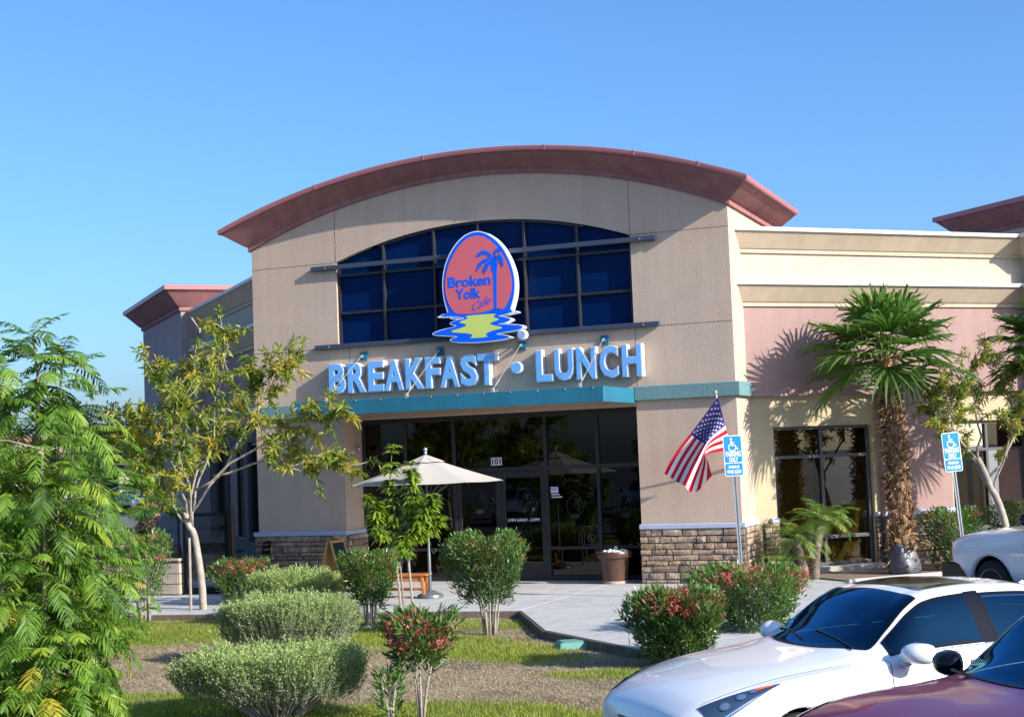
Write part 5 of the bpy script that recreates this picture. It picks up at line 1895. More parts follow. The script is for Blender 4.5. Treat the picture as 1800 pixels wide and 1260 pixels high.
# ------------------------------------------------------------------ shrubs
def oleander(label, base, Wd, H, bare, nl, seed, flowers=0.25, nst=11, leafL=0.11, group='oleander shrubs', spread0=0.08, vsh=0.0, flow='flow', elong=(1, 1), flat=True):
    rng.seed(seed)
    r = np.random.default_rng(seed)
    t = thing('oleander_shrub', label, 'shrub', base, group=group)
    wood = MB()
    R = Wd / 2
    tops = []
    for k in range(nst):
        a = 2 * math.pi * k / nst + rng.uniform(-0.25, 0.25)
        rr = R * rng.uniform(0.25, 0.72)
        ex = Vector((rr * math.cos(a) * elong[0], rr * math.sin(a) * elong[1], H * rng.uniform(0.68, 0.86)))
        b0 = Vector((spread0 * math.cos(a), spread0 * math.sin(a), -0.05))
        m = b0.lerp(ex, 0.45)
        m.x *= 0.72
        m.y *= 0.72
        wood.tube([b0, b0.lerp(m, 0.5), m, ex], [0.016, 0.014, 0.011, 0.005], 6)
        tops.append((m, ex))
        for j in range(3):
            s_ = m.lerp(ex, rng.uniform(0.1, 0.6))
            e2 = ex + Vector((rng.gauss(0, R * 0.15), rng.gauss(0, R * 0.15), rng.uniform(-0.25, 0.02) * H))
            wood.tube([s_, e2], [0.007, 0.003], 5)
    wood.build('stems', BARKW, t, local=True, smooth=True)
    n = nl
    z = bare + (H - bare) * r.random(n) ** 0.72
    zf = (z - bare) / (H - bare)
    env = R * (0.50 + 0.50 * np.clip(zf * 1.35, 0, 1)) * np.where(zf > 0.86, 1 - 1.1 * (zf - 0.86), 1)
    ang = r.uniform(0, 2 * np.pi, n)
    lump = 1 + 0.16 * np.sin(ang * 3 + seed) + 0.13 * np.sin(ang * 5 + zf * 6 + seed * 2) + 0.10 * np.sin(ang * 9 + zf * 11)
    rad = env * lump * np.sqrt(r.random(n)) ** 0.55
    rad = np.where(r.random(n) < 0.05, rad * 1.15, rad)
    P = np.stack([rad * np.cos(ang) * elong[0], rad * np.sin(ang) * elong[1], z + 0.05 * np.sin(ang * 4 + seed) * H], -1)
    d = np.stack([np.cos(ang) * 0.55, np.sin(ang) * 0.55, 0.55 + 0.5 * zf], -1) + r.normal(0, 0.42, (n, 3))
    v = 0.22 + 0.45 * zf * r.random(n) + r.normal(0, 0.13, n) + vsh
    Lv = Leaves()
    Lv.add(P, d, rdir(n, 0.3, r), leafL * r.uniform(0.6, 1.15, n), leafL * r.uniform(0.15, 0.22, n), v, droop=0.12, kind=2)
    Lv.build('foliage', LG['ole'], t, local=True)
    if flowers > 0:
        nc = int(300 * flowers * (Wd / 1.0))
        ang = r.uniform(0, 2 * np.pi, nc)
        rr = R * np.sqrt(r.random(nc)) * 1.04
        zc = H * (1.0 - 0.26 * r.random(nc) ** 1.6 + 0.04 * np.sin(ang * 4 + seed)) - 0.06 * H * (rr / R) ** 3
        C = np.stack([rr * np.cos(ang) * elong[0], rr * np.sin(ang) * elong[1], zc], -1)
        k = 9
        P = np.repeat(C, k, 0) + r.normal(0, 0.022, (nc * k, 3))
        d = rdir(nc * k, 0.8, r)
        Lf = Leaves()
        Lf.add(P, d, rdir(nc * k, 0.2, r), r.uniform(0.025, 0.05, nc * k), r.uniform(0.012, 0.024, nc * k), np.repeat(r.random(nc), k) * 0.8 + r.random(nc * k) * 0.2)
        Lf.build('blossoms', LG[flow], t, local=True)
    return t
oleander('vase shaped oleander with bare white stems in front of the doors', (7.91, -6.71, -0.13), 1.14, 1.42, 0.46, 8000, 41, 0.30, 13, 0.095, flow='bud')
oleander('narrow upright oleander with rusty tips beside the bench', (5.62, -6.0, -0.13), 0.88, 1.15, 0.32, 4800, 42, 0.30, 10, 0.10, flow='bud', vsh=0.05)
oleander('small pink flowering oleander on two thin stems in the near foreground', (9.92, -13.30, -0.14), 0.72, 1.02, 0.50, 1500, 43, 0.75, 5, 0.13, spread0=0.02, vsh=0.02)
oleander('short oleander sprout with dark tips at the bottom edge', (9.74, -13.62, -0.14), 0.28, 0.50, 0.05, 190, 44, 0.0, 3, 0.14, spread0=0.02, vsh=0.1)
oleander('red flowering oleander low by the stone pier on the left', (1.75, -3.55, -0.10), 0.95, 0.86, 0.10, 4200, 45, 0.45, 11, 0.10)
oleander('leafy oleander with pale stems at the end of the block wall', (1.15, -5.6, -0.13), 0.95, 1.50, 0.45, 3000, 46, 0.14, 10, 0.10, vsh=0.14)
oleander('dense pink flowering oleander touching the hood of the white sedan', (11.50, -9.45, -0.14), 1.08, 0.88, 0.04, 6800, 47, 0.95, 16, 0.12, spread0=0.2)
oleander('wide pink flowering oleander below the accessible parking sign', (11.80, -6.9, -0.05), 1.50, 0.86, 0.04, 6800, 48, 0.6, 16, 0.12, spread0=0.25, vsh=0.08)
oleander('clipped oleander hedge beside the palm trunk', (13.55, 2.15, 0.0), 1.05, 1.12, 0.06, 7200, 49, 0.10, 12, 0.09, spread0=0.2, vsh=0.03)
oleander('long clipped oleander hedge behind the pickup hood', (14.9, 2.9, 0.0), 1.25, 1.18, 0.06, 7200, 50, 0.22, 12, 0.09, spread0=0.3, elong=(1.3, 0.8), vsh=0.05)

def sage(label, base, wx_, wy_, H, nl, seed, leafL=0.034, vsh=0.0, rz=0.0):
    r = np.random.default_rng(seed)
    rng.seed(seed)
    t = thing('sage_shrub', label, 'shrub', base, rz, 'clipped grey green sage shrubs')
    wood = MB()
    for k in range(110):
        a = rng.uniform(0, 6.28)
        f = math.sqrt(rng.random())
        ex = Vector((wx_ / 2 * f * math.cos(a) * 0.92, wy_ / 2 * f * math.sin(a) * 0.92, H * rng.uniform(0.55, 0.9)))
        b0 = Vector((ex.x * 0.25, ex.y * 0.25, -0.03))
        m = b0.lerp(ex, 0.55) + Vector((rng.gauss(0, 0.03), rng.gauss(0, 0.03), 0))
        wood.tube([b0, m, ex], [0.010, 0.007, 0.003], 5)
    wood.build('stems', TWIG, t, local=True)
    Lv = Leaves()
    # sprigs: each a short upright shoot covered in small leaves
    ns = nl // 11
    ang = r.uniform(0, 2 * np.pi, ns)
    zf = 0.10 + 0.90 * r.random(ns) ** 0.60
    lump = 1 + 0.07 * np.sin(ang * 3 + seed) + 0.06 * np.sin(ang * 7 + seed * 1.7)
    env = (0.80 + 0.20 * np.clip(zf * 1.6, 0, 1) ** 0.8) * lump
    env = np.where(zf > 0.85, env * (1 - 0.9 * (zf - 0.85)), env)
    rad = np.sqrt(r.random(ns)) ** 0.5 * env
    top = (1 + 0.05 * np.sin(ang * 2.3 + rad * 5 + seed) + 0.04 * np.cos(ang * 5 + rad * 9 + seed)) * (1 - 0.07 * rad ** 4)
    C = np.stack([wx_ / 2 * rad * np.cos(ang), wy_ / 2 * rad * np.sin(ang), 0.10 + (H - 0.10) * zf * top], -1)
    sd = unit(np.stack([np.cos(ang) * rad * 0.55, np.sin(ang) * rad * 0.55, np.full(ns, 1.0)], -1) + r.normal(0, 0.22, (ns, 3)))
    k = 11
    f = np.tile(np.linspace(0, 1, k), ns)
    P = np.repeat(C, k, 0) + np.repeat(sd, k, 0) * (f * np.repeat(r.uniform(0.07, 0.16, ns), k))[:, None]
    d = np.repeat(sd, k, 0) * 0.8 + r.normal(0, 0.6, (ns * k, 3))
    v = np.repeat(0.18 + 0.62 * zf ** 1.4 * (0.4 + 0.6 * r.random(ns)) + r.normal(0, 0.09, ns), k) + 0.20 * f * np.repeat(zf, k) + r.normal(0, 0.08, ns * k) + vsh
    Lv.add(P, d, rdir(ns * k, 0.3, r), leafL * r.uniform(0.6, 1.2, ns * k), leafL * r.uniform(0.26, 0.4, ns * k), v)
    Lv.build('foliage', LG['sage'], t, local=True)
    return t
sage('nearest and largest clipped grey green sage shrub at the bottom edge', (8.31, -13.36, -0.14), 1.90, 1.30, 0.62, 62000, 61, 0.036, rz=0.35)
sage('middle clipped grey green sage shrub of the row of three', (6.36, -9.72, -0.13), 1.72, 1.15, 0.78, 46000, 62, 0.038, vsh=-0.04, rz=0.3)
sage('small far clipped green sage shrub by the walkway', (4.05, -5.65, -0.13), 1.50, 0.9, 0.80, 28000, 63, 0.040, vsh=0.14, rz=0.2)

# staked sapling with broad leaves
def sapling():
    rng.seed(71)
    r = np.random.default_rng(71)
    t = thing('staked_sapling', 'leafy sapling with broad drooping leaves in front of the umbrella', 'tree', (5.08, -3.75, -0.02))
    wood = MB()
    Lv = Leaves()
    limbs = [[(0, 0, -0.1), (-0.05, 0, 0.8), (-0.12, 0.02, 1.5), (-0.18, 0.0, 2.1), (-0.1, 0.0, 2.72)],
             [(-0.05, 0, 0.9), (0.12, 0.05, 1.4), (0.22, 0.02, 1.9), (0.24, 0.0, 2.40)],
             [(-0.05, 0, 0.8), (0.25, -0.1, 1.2), (0.50, -0.08, 1.55), (0.66, -0.1, 1.82)],
             [(-0.1, 0, 1.0), (-0.3, 0.1, 1.4), (-0.48, 0.05, 1.72), (-0.62, 0.0, 1.86)],
             [(0.0, 0, 0.9), (0.2, 0.15, 1.1), (0.46, 0.2, 1.32), (0.72, 0.1, 1.45)],
             [(-0.08, 0, 0.9), (-0.22, -0.15, 1.15), (-0.38, -0.2, 1.35), (-0.30, -0.2, 1.75)],
             [(0.0, 0, 0.7), (0.1, -0.15, 0.95), (0.2, -0.2, 1.15)]]
    for L_ in limbs:
        o = limb_tubes(wood, L_, 0.022 if L_ is limbs[0] else 0.012, 0.004, 6, 0.01)
        m = len(o)
        for k in range(13):
            f = 0.34 + 0.66 * (k + rng.random()) / 13
            i = min(m - 2, int(f * (m - 1)))
            p = o[i].lerp(o[i + 1], f * (m - 1) - i)
            n = 24
            a = r.uniform(0, 6.28, n)
            d = np.stack([np.cos(a), np.sin(a), r.uniform(-0.1, 0.8, n) + (0.6 if f > 0.9 else 0)], -1)
            Lv.add(np.repeat(np.array(p)[None], n, 0), d, np.tile([0, 0, 1.0], (n, 1)) + r.normal(0, 0.3, (n, 3)), r.uniform(0.15, 0.29, n), r.uniform(0.045, 0.078, n), np.clip(r.normal(0.55, 0.2, n), 0, 1), droop=0.55, kind=2)
    wood.build('trunk', BARK, t, local=True, smooth=True)
    Lv.build('crown', LG['cit'], t, local=True)
sapling()
for x0, x1, lb in ((4.98, 5.14, 'left wooden stake propping the sapling'), (5.22, 5.36, 'right wooden stake propping the sapling')):
    s_ = MB()
    s_.tube([(x1, -3.95, -0.15), (x0, -3.85, 1.15)], 0.021, 8)
    tag(s_.build('tree_stake', TWIG), lb, 'stake', 'stakes of the sapling')

# ------------------------------------------------------------------ palms
def fan_palm(label, base, th, tr, seed, nfr=30, blade=0.78, pet=0.55, group=None, lean=(0, 0)):
    rng.seed(seed)
    t = thing('fan_palm', label, 'palm tree', base, group=group)
    r = np.random.default_rng(seed)
    tk = MB()
    ns = 14
    cl_ = lambda f: Vector((lean[0] * f * f, lean[1] * f * f, th * f))
    tk.tube([cl_(i / ns) - Vector((0, 0, 0.1 if i == 0 else 0)) for i in range(ns + 1)], [tr * (1.12 - 0.35 * i / ns + (0.25 if i == 0 else 0)) for i in range(ns + 1)], 12)
    tk.build('trunk', mat('palm trunk fibre', (0.17, 0.10, 0.06), 0.95, 0.3, 14, bump=0.8, bscale=40, spec=0.1), t, local=True, smooth=True)
    # split leaf bases
    n = int(1000 * th / 3.4)
    f = r.random(n) * 0.97 + 0.03
    a = r.uniform(0, 2 * np.pi, n)
    rad = tr * (1.10 - 0.35 * f)
    out = np.stack([np.cos(a), np.sin(a), np.zeros(n)], -1)
    P = np.stack([lean[0] * f * f + rad * np.cos(a), lean[1] * f * f + rad * np.sin(a), th * f], -1)
    d = out * r.uniform(0.25, 0.8, (n, 1)) + np.array([[0, 0, 1.0]]) + r.normal(0, 0.22, (n, 3))
    Lb = Leaves()
    Lb.add(P, d + r.normal(0, 0.35, (n, 3)), out, r.uniform(0.06, 0.26, n), r.uniform(0.02, 0.085, n), np.clip(0.05 + 0.6 * r.random(n) ** 1.5 + 0.35 * (f < 0.35) * r.random(n), 0, 1), kind=2)
    Lb.add(P + out * 0.01, out * 0.8 + r.normal(0, 0.7, (n, 3)), np.cross(out, [0, 0, 1.0]), r.uniform(0.05, 0.22, n), r.uniform(0.010, 0.04, n), np.clip(r.random(n) * 0.9, 0, 1), droop=0.3, kind=2)
    Lb.build('leaf_bases', PALMT, t, local=True)
    Lv = Leaves()
    pet_mb = MB()
    c0 = cl_(1.0)
    for k in range(nfr):
        az = k * 2.399 + rng.uniform(-0.2, 0.2)
        fr_ = k / (nfr - 1)
        el = math.radians(86 - 104 * fr_ + rng.uniform(-8, 8))
        pd = Vector((math.cos(az) * math.cos(el), math.sin(az) * math.cos(el), math.sin(el)))
        pl = pet * rng.uniform(0.8, 1.15)
        b0 = c0 + pd * 0.05
        m = b0 + pd * pl * 0.55 + Vector((0, 0, 0.04))
        e = b0 + pd * pl + Vector((0, 0, -0.03))
        pet_mb.tube([b0, m, e], [0.016, 0.011, 0.008], 5)
        fw_ = (e - m).normalized()
        sd = fw_.cross(Vector((0, 0, 1)))
        sd = sd.normalized() if sd.length > 0.05 else Vector((math.sin(az), -math.cos(az), 0))
        nn = sd.cross(fw_).normalized()
        nseg = 27
        ang = np.linspace(-1.75, 1.75, nseg)
        bl = blade * (1 - 0.10 * np.abs(ang)) * r.uniform(0.93, 1.05, nseg)
        dirs = np.cos(ang)[:, None] * np.array(fw_)[None] + np.sin(ang)[:, None] * np.array(sd)[None]
        dirs = dirs + np.array(nn)[None] * (0.10 + 0.16 * np.abs(ang))[:, None] * 0.9
        dirs = unit(dirs)
        perp = unit(np.cross(dirs, np.array(nn)[None]))
        C = []
        for j, s in enumerate((0.0, 0.35, 0.62, 0.85, 1.0)):
            q_ = np.array(e)[None] + dirs * (bl * s)[:, None]
            q_[:, 2] -= bl * (0.30 * s ** 3) * r.uniform(0.6, 1.4, nseg)
            C.append(q_)
        C = np.stack(C, 1)
        wd = np.array([0.012, 0.35 * 3.5 / nseg * blade * 1.15, 0.062, 0.034, 0.004])
        tilt = unit(perp + np.array(nn)[None] * np.where(np.arange(nseg) % 2 == 0, 0.55, -0.55)[:, None])
        v = 0.42 + rng.gauss(0, 0.12) + (-0.05) + r.normal(0, 0.06, nseg) - 0.12 * fr_
        Lv.strip(C, wd, tilt, v)
    pet_mb.build('leaf_stalks', mat('palm leaf stalk', (0.20, 0.24, 0.06), 0.5, 0.2, 8), t, local=True)
    Lv.build('crown', LG['palm'], t, local=True)
    return t
fan_palm('stout fan palm with shaggy trunk against the right wing', (12.72, 1.45, 0.0), 3.95, 0.17, 81, 26, 1.04, 0.66, lean=(-0.12, -0.05))
fan_palm('fan palm at the right edge of the picture, crown mostly cut off', (15.55, 2.6, 0.0), 3.95, 0.25, 82, 26, 0.85, 0.62)
fan_palm('small fan palm stub with ragged trunk behind the glass patio screen', (-2.6, -0.2, 0.0), 1.72, 0.16, 83, 12, 0.45, 0.5)
# black wrap round the foot of the stout palm
wr = MB()
wr.lathe([(0.27, 0.0), (0.29, 0.07), (0.285, 0.16), (0.27, 0.26), (0.25, 0.36), (0.225, 0.46), (0.205, 0.52), (0.195, 0.48)], (12.72, 1.45, 0.03), 44)
for i, v in enumerate(wr.v):
    a = math.atan2(v[1] - 1.45, v[0] - 12.72)
    k = 1 + 0.05 * math.sin(a * 5 + v[2] * 9) + 0.04 * math.sin(a * 11 + v[2] * 14) + 0.025 * math.sin(a * 17 - v[2] * 23)
    v = (v[0], v[1], v[2] + (0.05 * math.sin(a * 3 + 1) if v[2] > 0.45 else 0))
    wr.v[i] = (12.72 + (v[0] - 12.72) * k, 1.45 + (v[1] - 1.45) * k, v[2])
tag(wr.build('trunk_wrap', mat('grey plastic sheet', (0.10, 0.10, 0.115), 0.35, 0.15, 6, bump=0.4, bscale=14, spec=0.5), smooth=True), 'dark plastic wrap round the foot of the stout palm', 'plastic wrap')

def date_palm(label, base, th, seed, nfr=20, lean=(0, 0)):
    rng.seed(seed)
    t = thing('pygmy_palm', label, 'palm tree', base, group='pygmy palms below the wing window')
    tk = MB()
    pts = [Vector((lean[0] * f * f, lean[1] * f * f, th * f)) for f in (0, 0.25, 0.5, 0.75, 1)]
    pts[0].z = -0.05
    tk.tube(pts, [0.10, 0.09, 0.085, 0.09, 0.10], 9)
    tk.build('trunk', BARK, t, local=True, smooth=True)
    r = np.random.default_rng(seed)
    n = 120
    f = r.random(n)
    a = r.uniform(0, 6.28, n)
    out = np.stack([np.cos(a), np.sin(a), np.zeros(n)], -1)
    P = out * 0.085 + np.stack([lean[0] * f * f, lean[1] * f * f, th * f], -1)
    Lb = Leaves()
    Lb.add(P, out + np.array([[0, 0, 0.7]]), out, r.uniform(0.05, 0.09, n), r.uniform(0.02, 0.035, n), r.random(n) * 0.9, kind=1)
    Lb.build('leaf_bases', PALMT, t, local=True)
    Lv = Leaves()
    for k in range(nfr):
        frond(Lv, pts[-1] + Vector((0, 0, 0.03)), k * 2.399, math.radians(78 - 75 * k / nfr + rng.uniform(-8, 8)), rng.uniform(0.62, 0.88), 36, 0.19, 0.0095, 0.74 + rng.gauss(0, 0.1), curve=rng.uniform(1.2, 2.1), bare=0.2, pdroop=0.15, fwd=0.7)
    Lv.build('crown', LG['palm'], t, local=True)
date_palm('taller pygmy palm in front of the wing window', (11.22, 0.72, 0.02), 0.95, 91, 26, (0.16, 0.04))
date_palm('shorter pygmy palm left of the taller one', (11.05, 0.60, 0.02), 0.66, 92, 22, (-0.14, -0.04))
date_palm('lowest pygmy palm at the foot of the stone pier', (10.78, 0.35, 0.02), 0.20, 93, 16, (-0.05, 0.0))

# ------------------------------------------------------------------ lawn
def lawn():
    r = np.random.default_rng(101)
    n = 420000
    # denser towards the camera side of the bed
    x = r.uniform(-2.0, 13.2, n)
    y = -4.9 - 10.6 * r.random(n) ** 0.8
    # keep off the walkway
    keep = (y < -4.70 + (x - 7.53) * 0.115)
    keep &= ~((x > 7.4) & (y > np.interp(x, [7.4, 7.53, 8.9, 10.85, 13.9], [-4.5, -4.66, -7.22, -9.06, -9.6])))
    # inside the picture only (wedge seen by the camera, with margin)
    keep &= (y > -14.9 + np.clip((x - 9) * 0.0, 0, 0))
    keep &= (x > 1.2 - 0.0 * y) | (y > -9.5)
    x, y = x[keep], y[keep]
    g = green_mask(x, y)
    isg = r.random(len(x)) < np.clip(g * 1.15, 0, 1)
    z = soil_z(x, y)
    for nm, sel, m, hl, lean, vv in (('lawn_grass', isg, 'grass', (0.025, 0.06), 0.55, (0.15, 0.75)), ('dry_thatch', ~isg & (r.random(len(x)) < 0.8), 'thatch', (0.025, 0.075), 1.5, (0.0, 1.0))):
        X, Y, Z = x[sel], y[sel], z[sel]
        k = len(X)
        h = r.uniform(*hl, k)
        a = r.uniform(0, 6.28, k)
        l = np.abs(r.normal(0, lean, k)) * h
        wd = r.uniform(0.003, 0.007, k)
        P = np.stack([X, Y, Z - 0.004], -1)
        sd = np.stack([-np.sin(a), np.cos(a), np.zeros(k)], -1) * wd[:, None]
        tip = P + np.stack([np.cos(a) * l, np.sin(a) * l, h * (1 if lean < 1 else 0.42)], -1)
        V = np.stack([P - sd, P + sd, tip], 1).reshape(-1, 3)
        tri = np.arange(3 * k).reshape(k, 3)
        v = np.clip(r.uniform(*vv, k) + 0.25 * (vnoise(X * 1.1, Y * 1.1, 5) - 0.5), 0, 1)
        o = np_mesh(nm, V, [tri], LG[m], attr=np.repeat(v, 3))
        stuff(o)
        o['label'] = 'patchy green lawn around the shrubs' if nm == 'lawn_grass' else 'dry straw coloured thatch between the lawn patches'
        o['category'] = 'grass'
lawn()
# fallen leaves
r = np.random.default_rng(7)
n = 900
x = r.uniform(0.5, 10.5, n)
y = r.uniform(-10.5, -5.2, n)
Lv = Leaves()
Lv.add(np.stack([x, y, soil_z(x, y) + 0.035], -1), np.stack([r.normal(size=n), r.normal(size=n), r.normal(0, 0.15, n)], -1), np.tile([0, 0, 1.0], (n, 1)), r.uniform(0.05, 0.10, n), r.uniform(0.015, 0.025, n), r.random(n), kind=1)
o = Lv.build('fallen_leaves', LG['thatch'], None)
stuff(o)
o['label'] = 'fallen dry leaves scattered on the lawn'
o['category'] = 'leaves'
n = 170
x = r.uniform(1.0, 12.5, n)
y = -4.3 + (x - 7.53) * 0.115 + np.abs(r.normal(0, 1.1, n))
Lv = Leaves()
Lv.add(np.stack([x, y, np.full(n, 0.006)], -1), np.stack([r.normal(size=n), r.normal(size=n), np.abs(r.normal(0, 0.1, n))], -1), np.tile([0, 0, 1.0], (n, 1)), r.uniform(0.04, 0.08, n), r.uniform(0.012, 0.022, n), r.random(n) * 0.6, kind=1)
o = Lv.build('fallen_leaves', LG['thatch'], None)
stuff(o)
o['label'] = 'few dry leaves blown onto the concrete walkway'
o['category'] = 'leaves'
# ------------------------------------------------------------------ cars
def paint(name, c, flake=0.0, rough=0.28):
    m, nt, b = new_mat(name)
    b.inputs['Base Color'].default_value = (*c, 1)
    b.inputs['Roughness'].default_value = rough
    b.inputs['Metallic'].default_value = flake
    b.inputs['Specular IOR Level'].default_value = 0.5
    b.inputs['Coat Weight'].default_value = 1.0
    b.inputs['Coat Roughness'].default_value = 0.015
    return m
PW = paint('white car paint', (0.78, 0.79, 0.80))
PM = paint('maroon car paint', (0.42, 0.012, 0.10), 0.85, 0.36)
PM.node_tree.nodes['Principled BSDF'].inputs['Coat Weight'].default_value = 0.6
PM.node_tree.nodes['Principled BSDF'].inputs['Coat Roughness'].default_value = 0.06
PT = paint('white truck paint', (0.66, 0.68, 0.70))
PB = paint('blue grey car paint', (0.10, 0.13, 0.20), 0.4)
PS = paint('silver car paint', (0.42, 0.43, 0.44), 0.6)
CARG = glassmat('car glass', (0.13, 0.25, 0.36), 1.52, 1.9, gcol=(0.18, 0.62, 1.0))
TRIM = mat('black car trim', (0.006, 0.006, 0.008), 0.12, spec=0.3)
RUBB = mat('tyre rubber', (0.018, 0.018, 0.019), 0.8, 0.1, 8)
RIM = mat('alloy rim', (0.50, 0.51, 0.52), 0.3, metal=0.8)
CHROME = mat('chrome', (0.75, 0.76, 0.78), 0.08, metal=1.0)
LENS = glassmat('lamp lens', (0.75, 0.80, 0.85), 1.5, 1.3)
AMBL = mat('amber reflector', (0.75, 0.12, 0.01), 0.25, spec=0.6)
SEAT = mat('dark car cabin', (0.022, 0.022, 0.026), 0.7, 0.15, 6)
DASHM = mat('car dashboard', (0.02, 0.021, 0.024), 0.6)

def pchip(x, y, xq):
    x, y = np.asarray(x, float), np.asarray(y, float)
    h = np.diff(x)
    dl = np.diff(y) / h
    m = np.zeros(len(x))
    for i in range(1, len(x) - 1):
        if dl[i - 1] * dl[i] > 0:
            w1, w2 = 2 * h[i] + h[i - 1], h[i] + 2 * h[i - 1]
            m[i] = (w1 + w2) / (w1 / dl[i - 1] + w2 / dl[i])
    m[0], m[-1] = dl[0], dl[-1]
    i = np.clip(np.searchsorted(x, xq) - 1, 0, len(x) - 2)
    t = (xq - x[i]) / h[i]
    return ((2 * t ** 3 - 3 * t ** 2 + 1) * y[i] + (t ** 3 - 2 * t ** 2 + t) * h[i] * m[i] + (-2 * t ** 3 + 3 * t ** 2) * y[i + 1] + (t ** 3 - t ** 2) * h[i] * m[i + 1])

class Shell:
    """half car skin: stations along x (front first), each with nine ring points (y,z)"""
    def __init__(s, stations):
        st = sorted(stations, key=lambda q_: q_[0])
        s.x = np.array([q_[0] for q_ in st])
        s.R = np.array([q_[1] for q_ in st], float)
    def ring(s, xq):
        xq = np.atleast_1d(np.asarray(xq, float))
        out = np.zeros((len(xq), 9, 2))
        for k in range(9):
            for c in range(2):
                out[:, k, c] = pchip(s.x, s.R[:, k, c], xq)
        return out
    def pt(s, x, q_):
        """x scalar/array, q_ ring parameter 0..8 -> (n,3)"""
        x = np.atleast_1d(np.asarray(x, float))
        q_ = np.broadcast_to(np.asarray(q_, float), x.shape)
        R = s.ring(x)
        i = np.clip(q_.astype(int), 0, 7)
        t = (q_ - i)[:, None]
        n = np.arange(len(x))
        P1, P2 = R[n, i], R[n, i + 1]
        P0 = R[n, np.maximum(i - 1, 0)]
        P3 = np.where((i + 2 <= 8)[:, None], R[n, np.minimum(i + 2, 8)], np.stack([-R[n, 7][:, 0], R[n, 7][:, 1]], -1))
        tens = 0.42
        m1, m2 = (P2 - P0) * tens, (P3 - P1) * tens
        # keep tangents from overshooting short spans
        L = np.linalg.norm(P2 - P1, axis=1, keepdims=True)
        for m in (m1, m2):
            ml = np.linalg.norm(m, axis=1, keepdims=True)
            m *= np.minimum(1, L / np.maximum(ml, 1e-6))
        y = (2 * t ** 3 - 3 * t ** 2 + 1) * P1 + (t ** 3 - 2 * t ** 2 + t) * m1 + (-2 * t ** 3 + 3 * t ** 2) * P2 + (t ** 3 - t ** 2) * m2
        return np.stack([x, np.maximum(y[:, 0], 0.0), y[:, 1]], -1)
    def patch(s, xs, qlo, qhi, nq, off=0.004, mirror=False):
        """grid of points; qlo/qhi arrays along xs"""
        X = np.repeat(xs, nq + 1)
        f = np.tile(np.linspace(0, 1, nq + 1), len(xs))
        Q = np.repeat(qlo, nq + 1) * (1 - f) + np.repeat(qhi, nq + 1) * f
        P = s.pt(X, Q)
        e = 0.004
        dx = s.pt(X + e, Q) - s.pt(X - e, Q)
        dq = s.pt(X, np.minimum(Q + 0.02, 8)) - s.pt(X, np.maximum(Q - 0.02, 0))
        n = np.cross(dx, dq)
        n = unit(n)
        cen = np.array([0, 0, 0.6])
        sg = np.sign(np.sum(n * (P - cen * [0, 0, 1] - np.stack([P[:, 0], P[:, 0] * 0, P[:, 0] * 0], -1)), 1, keepdims=True))
        sg[sg == 0] = 1
        return (P + n * sg * off).reshape(len(xs), nq + 1, 3)

def grid_mesh(mb, G, m=0, flip=False, mi=None):
    a, b, _ = G.shape
    base = len(mb.v)
    mb.v.extend([tuple(p) for p in G.reshape(-1, 3)])
    for i in range(a - 1):
        for j in range(b - 1):
            mb.f.append((base + i * b + j, base + i * b + j + 1, base + (i + 1) * b + j + 1, base + (i + 1) * b + j))
            mb.m.append(m if mi is None else mi(i, j))

def mir(G):
    H = G.copy()
    H[..., 1] *= -1
    return H

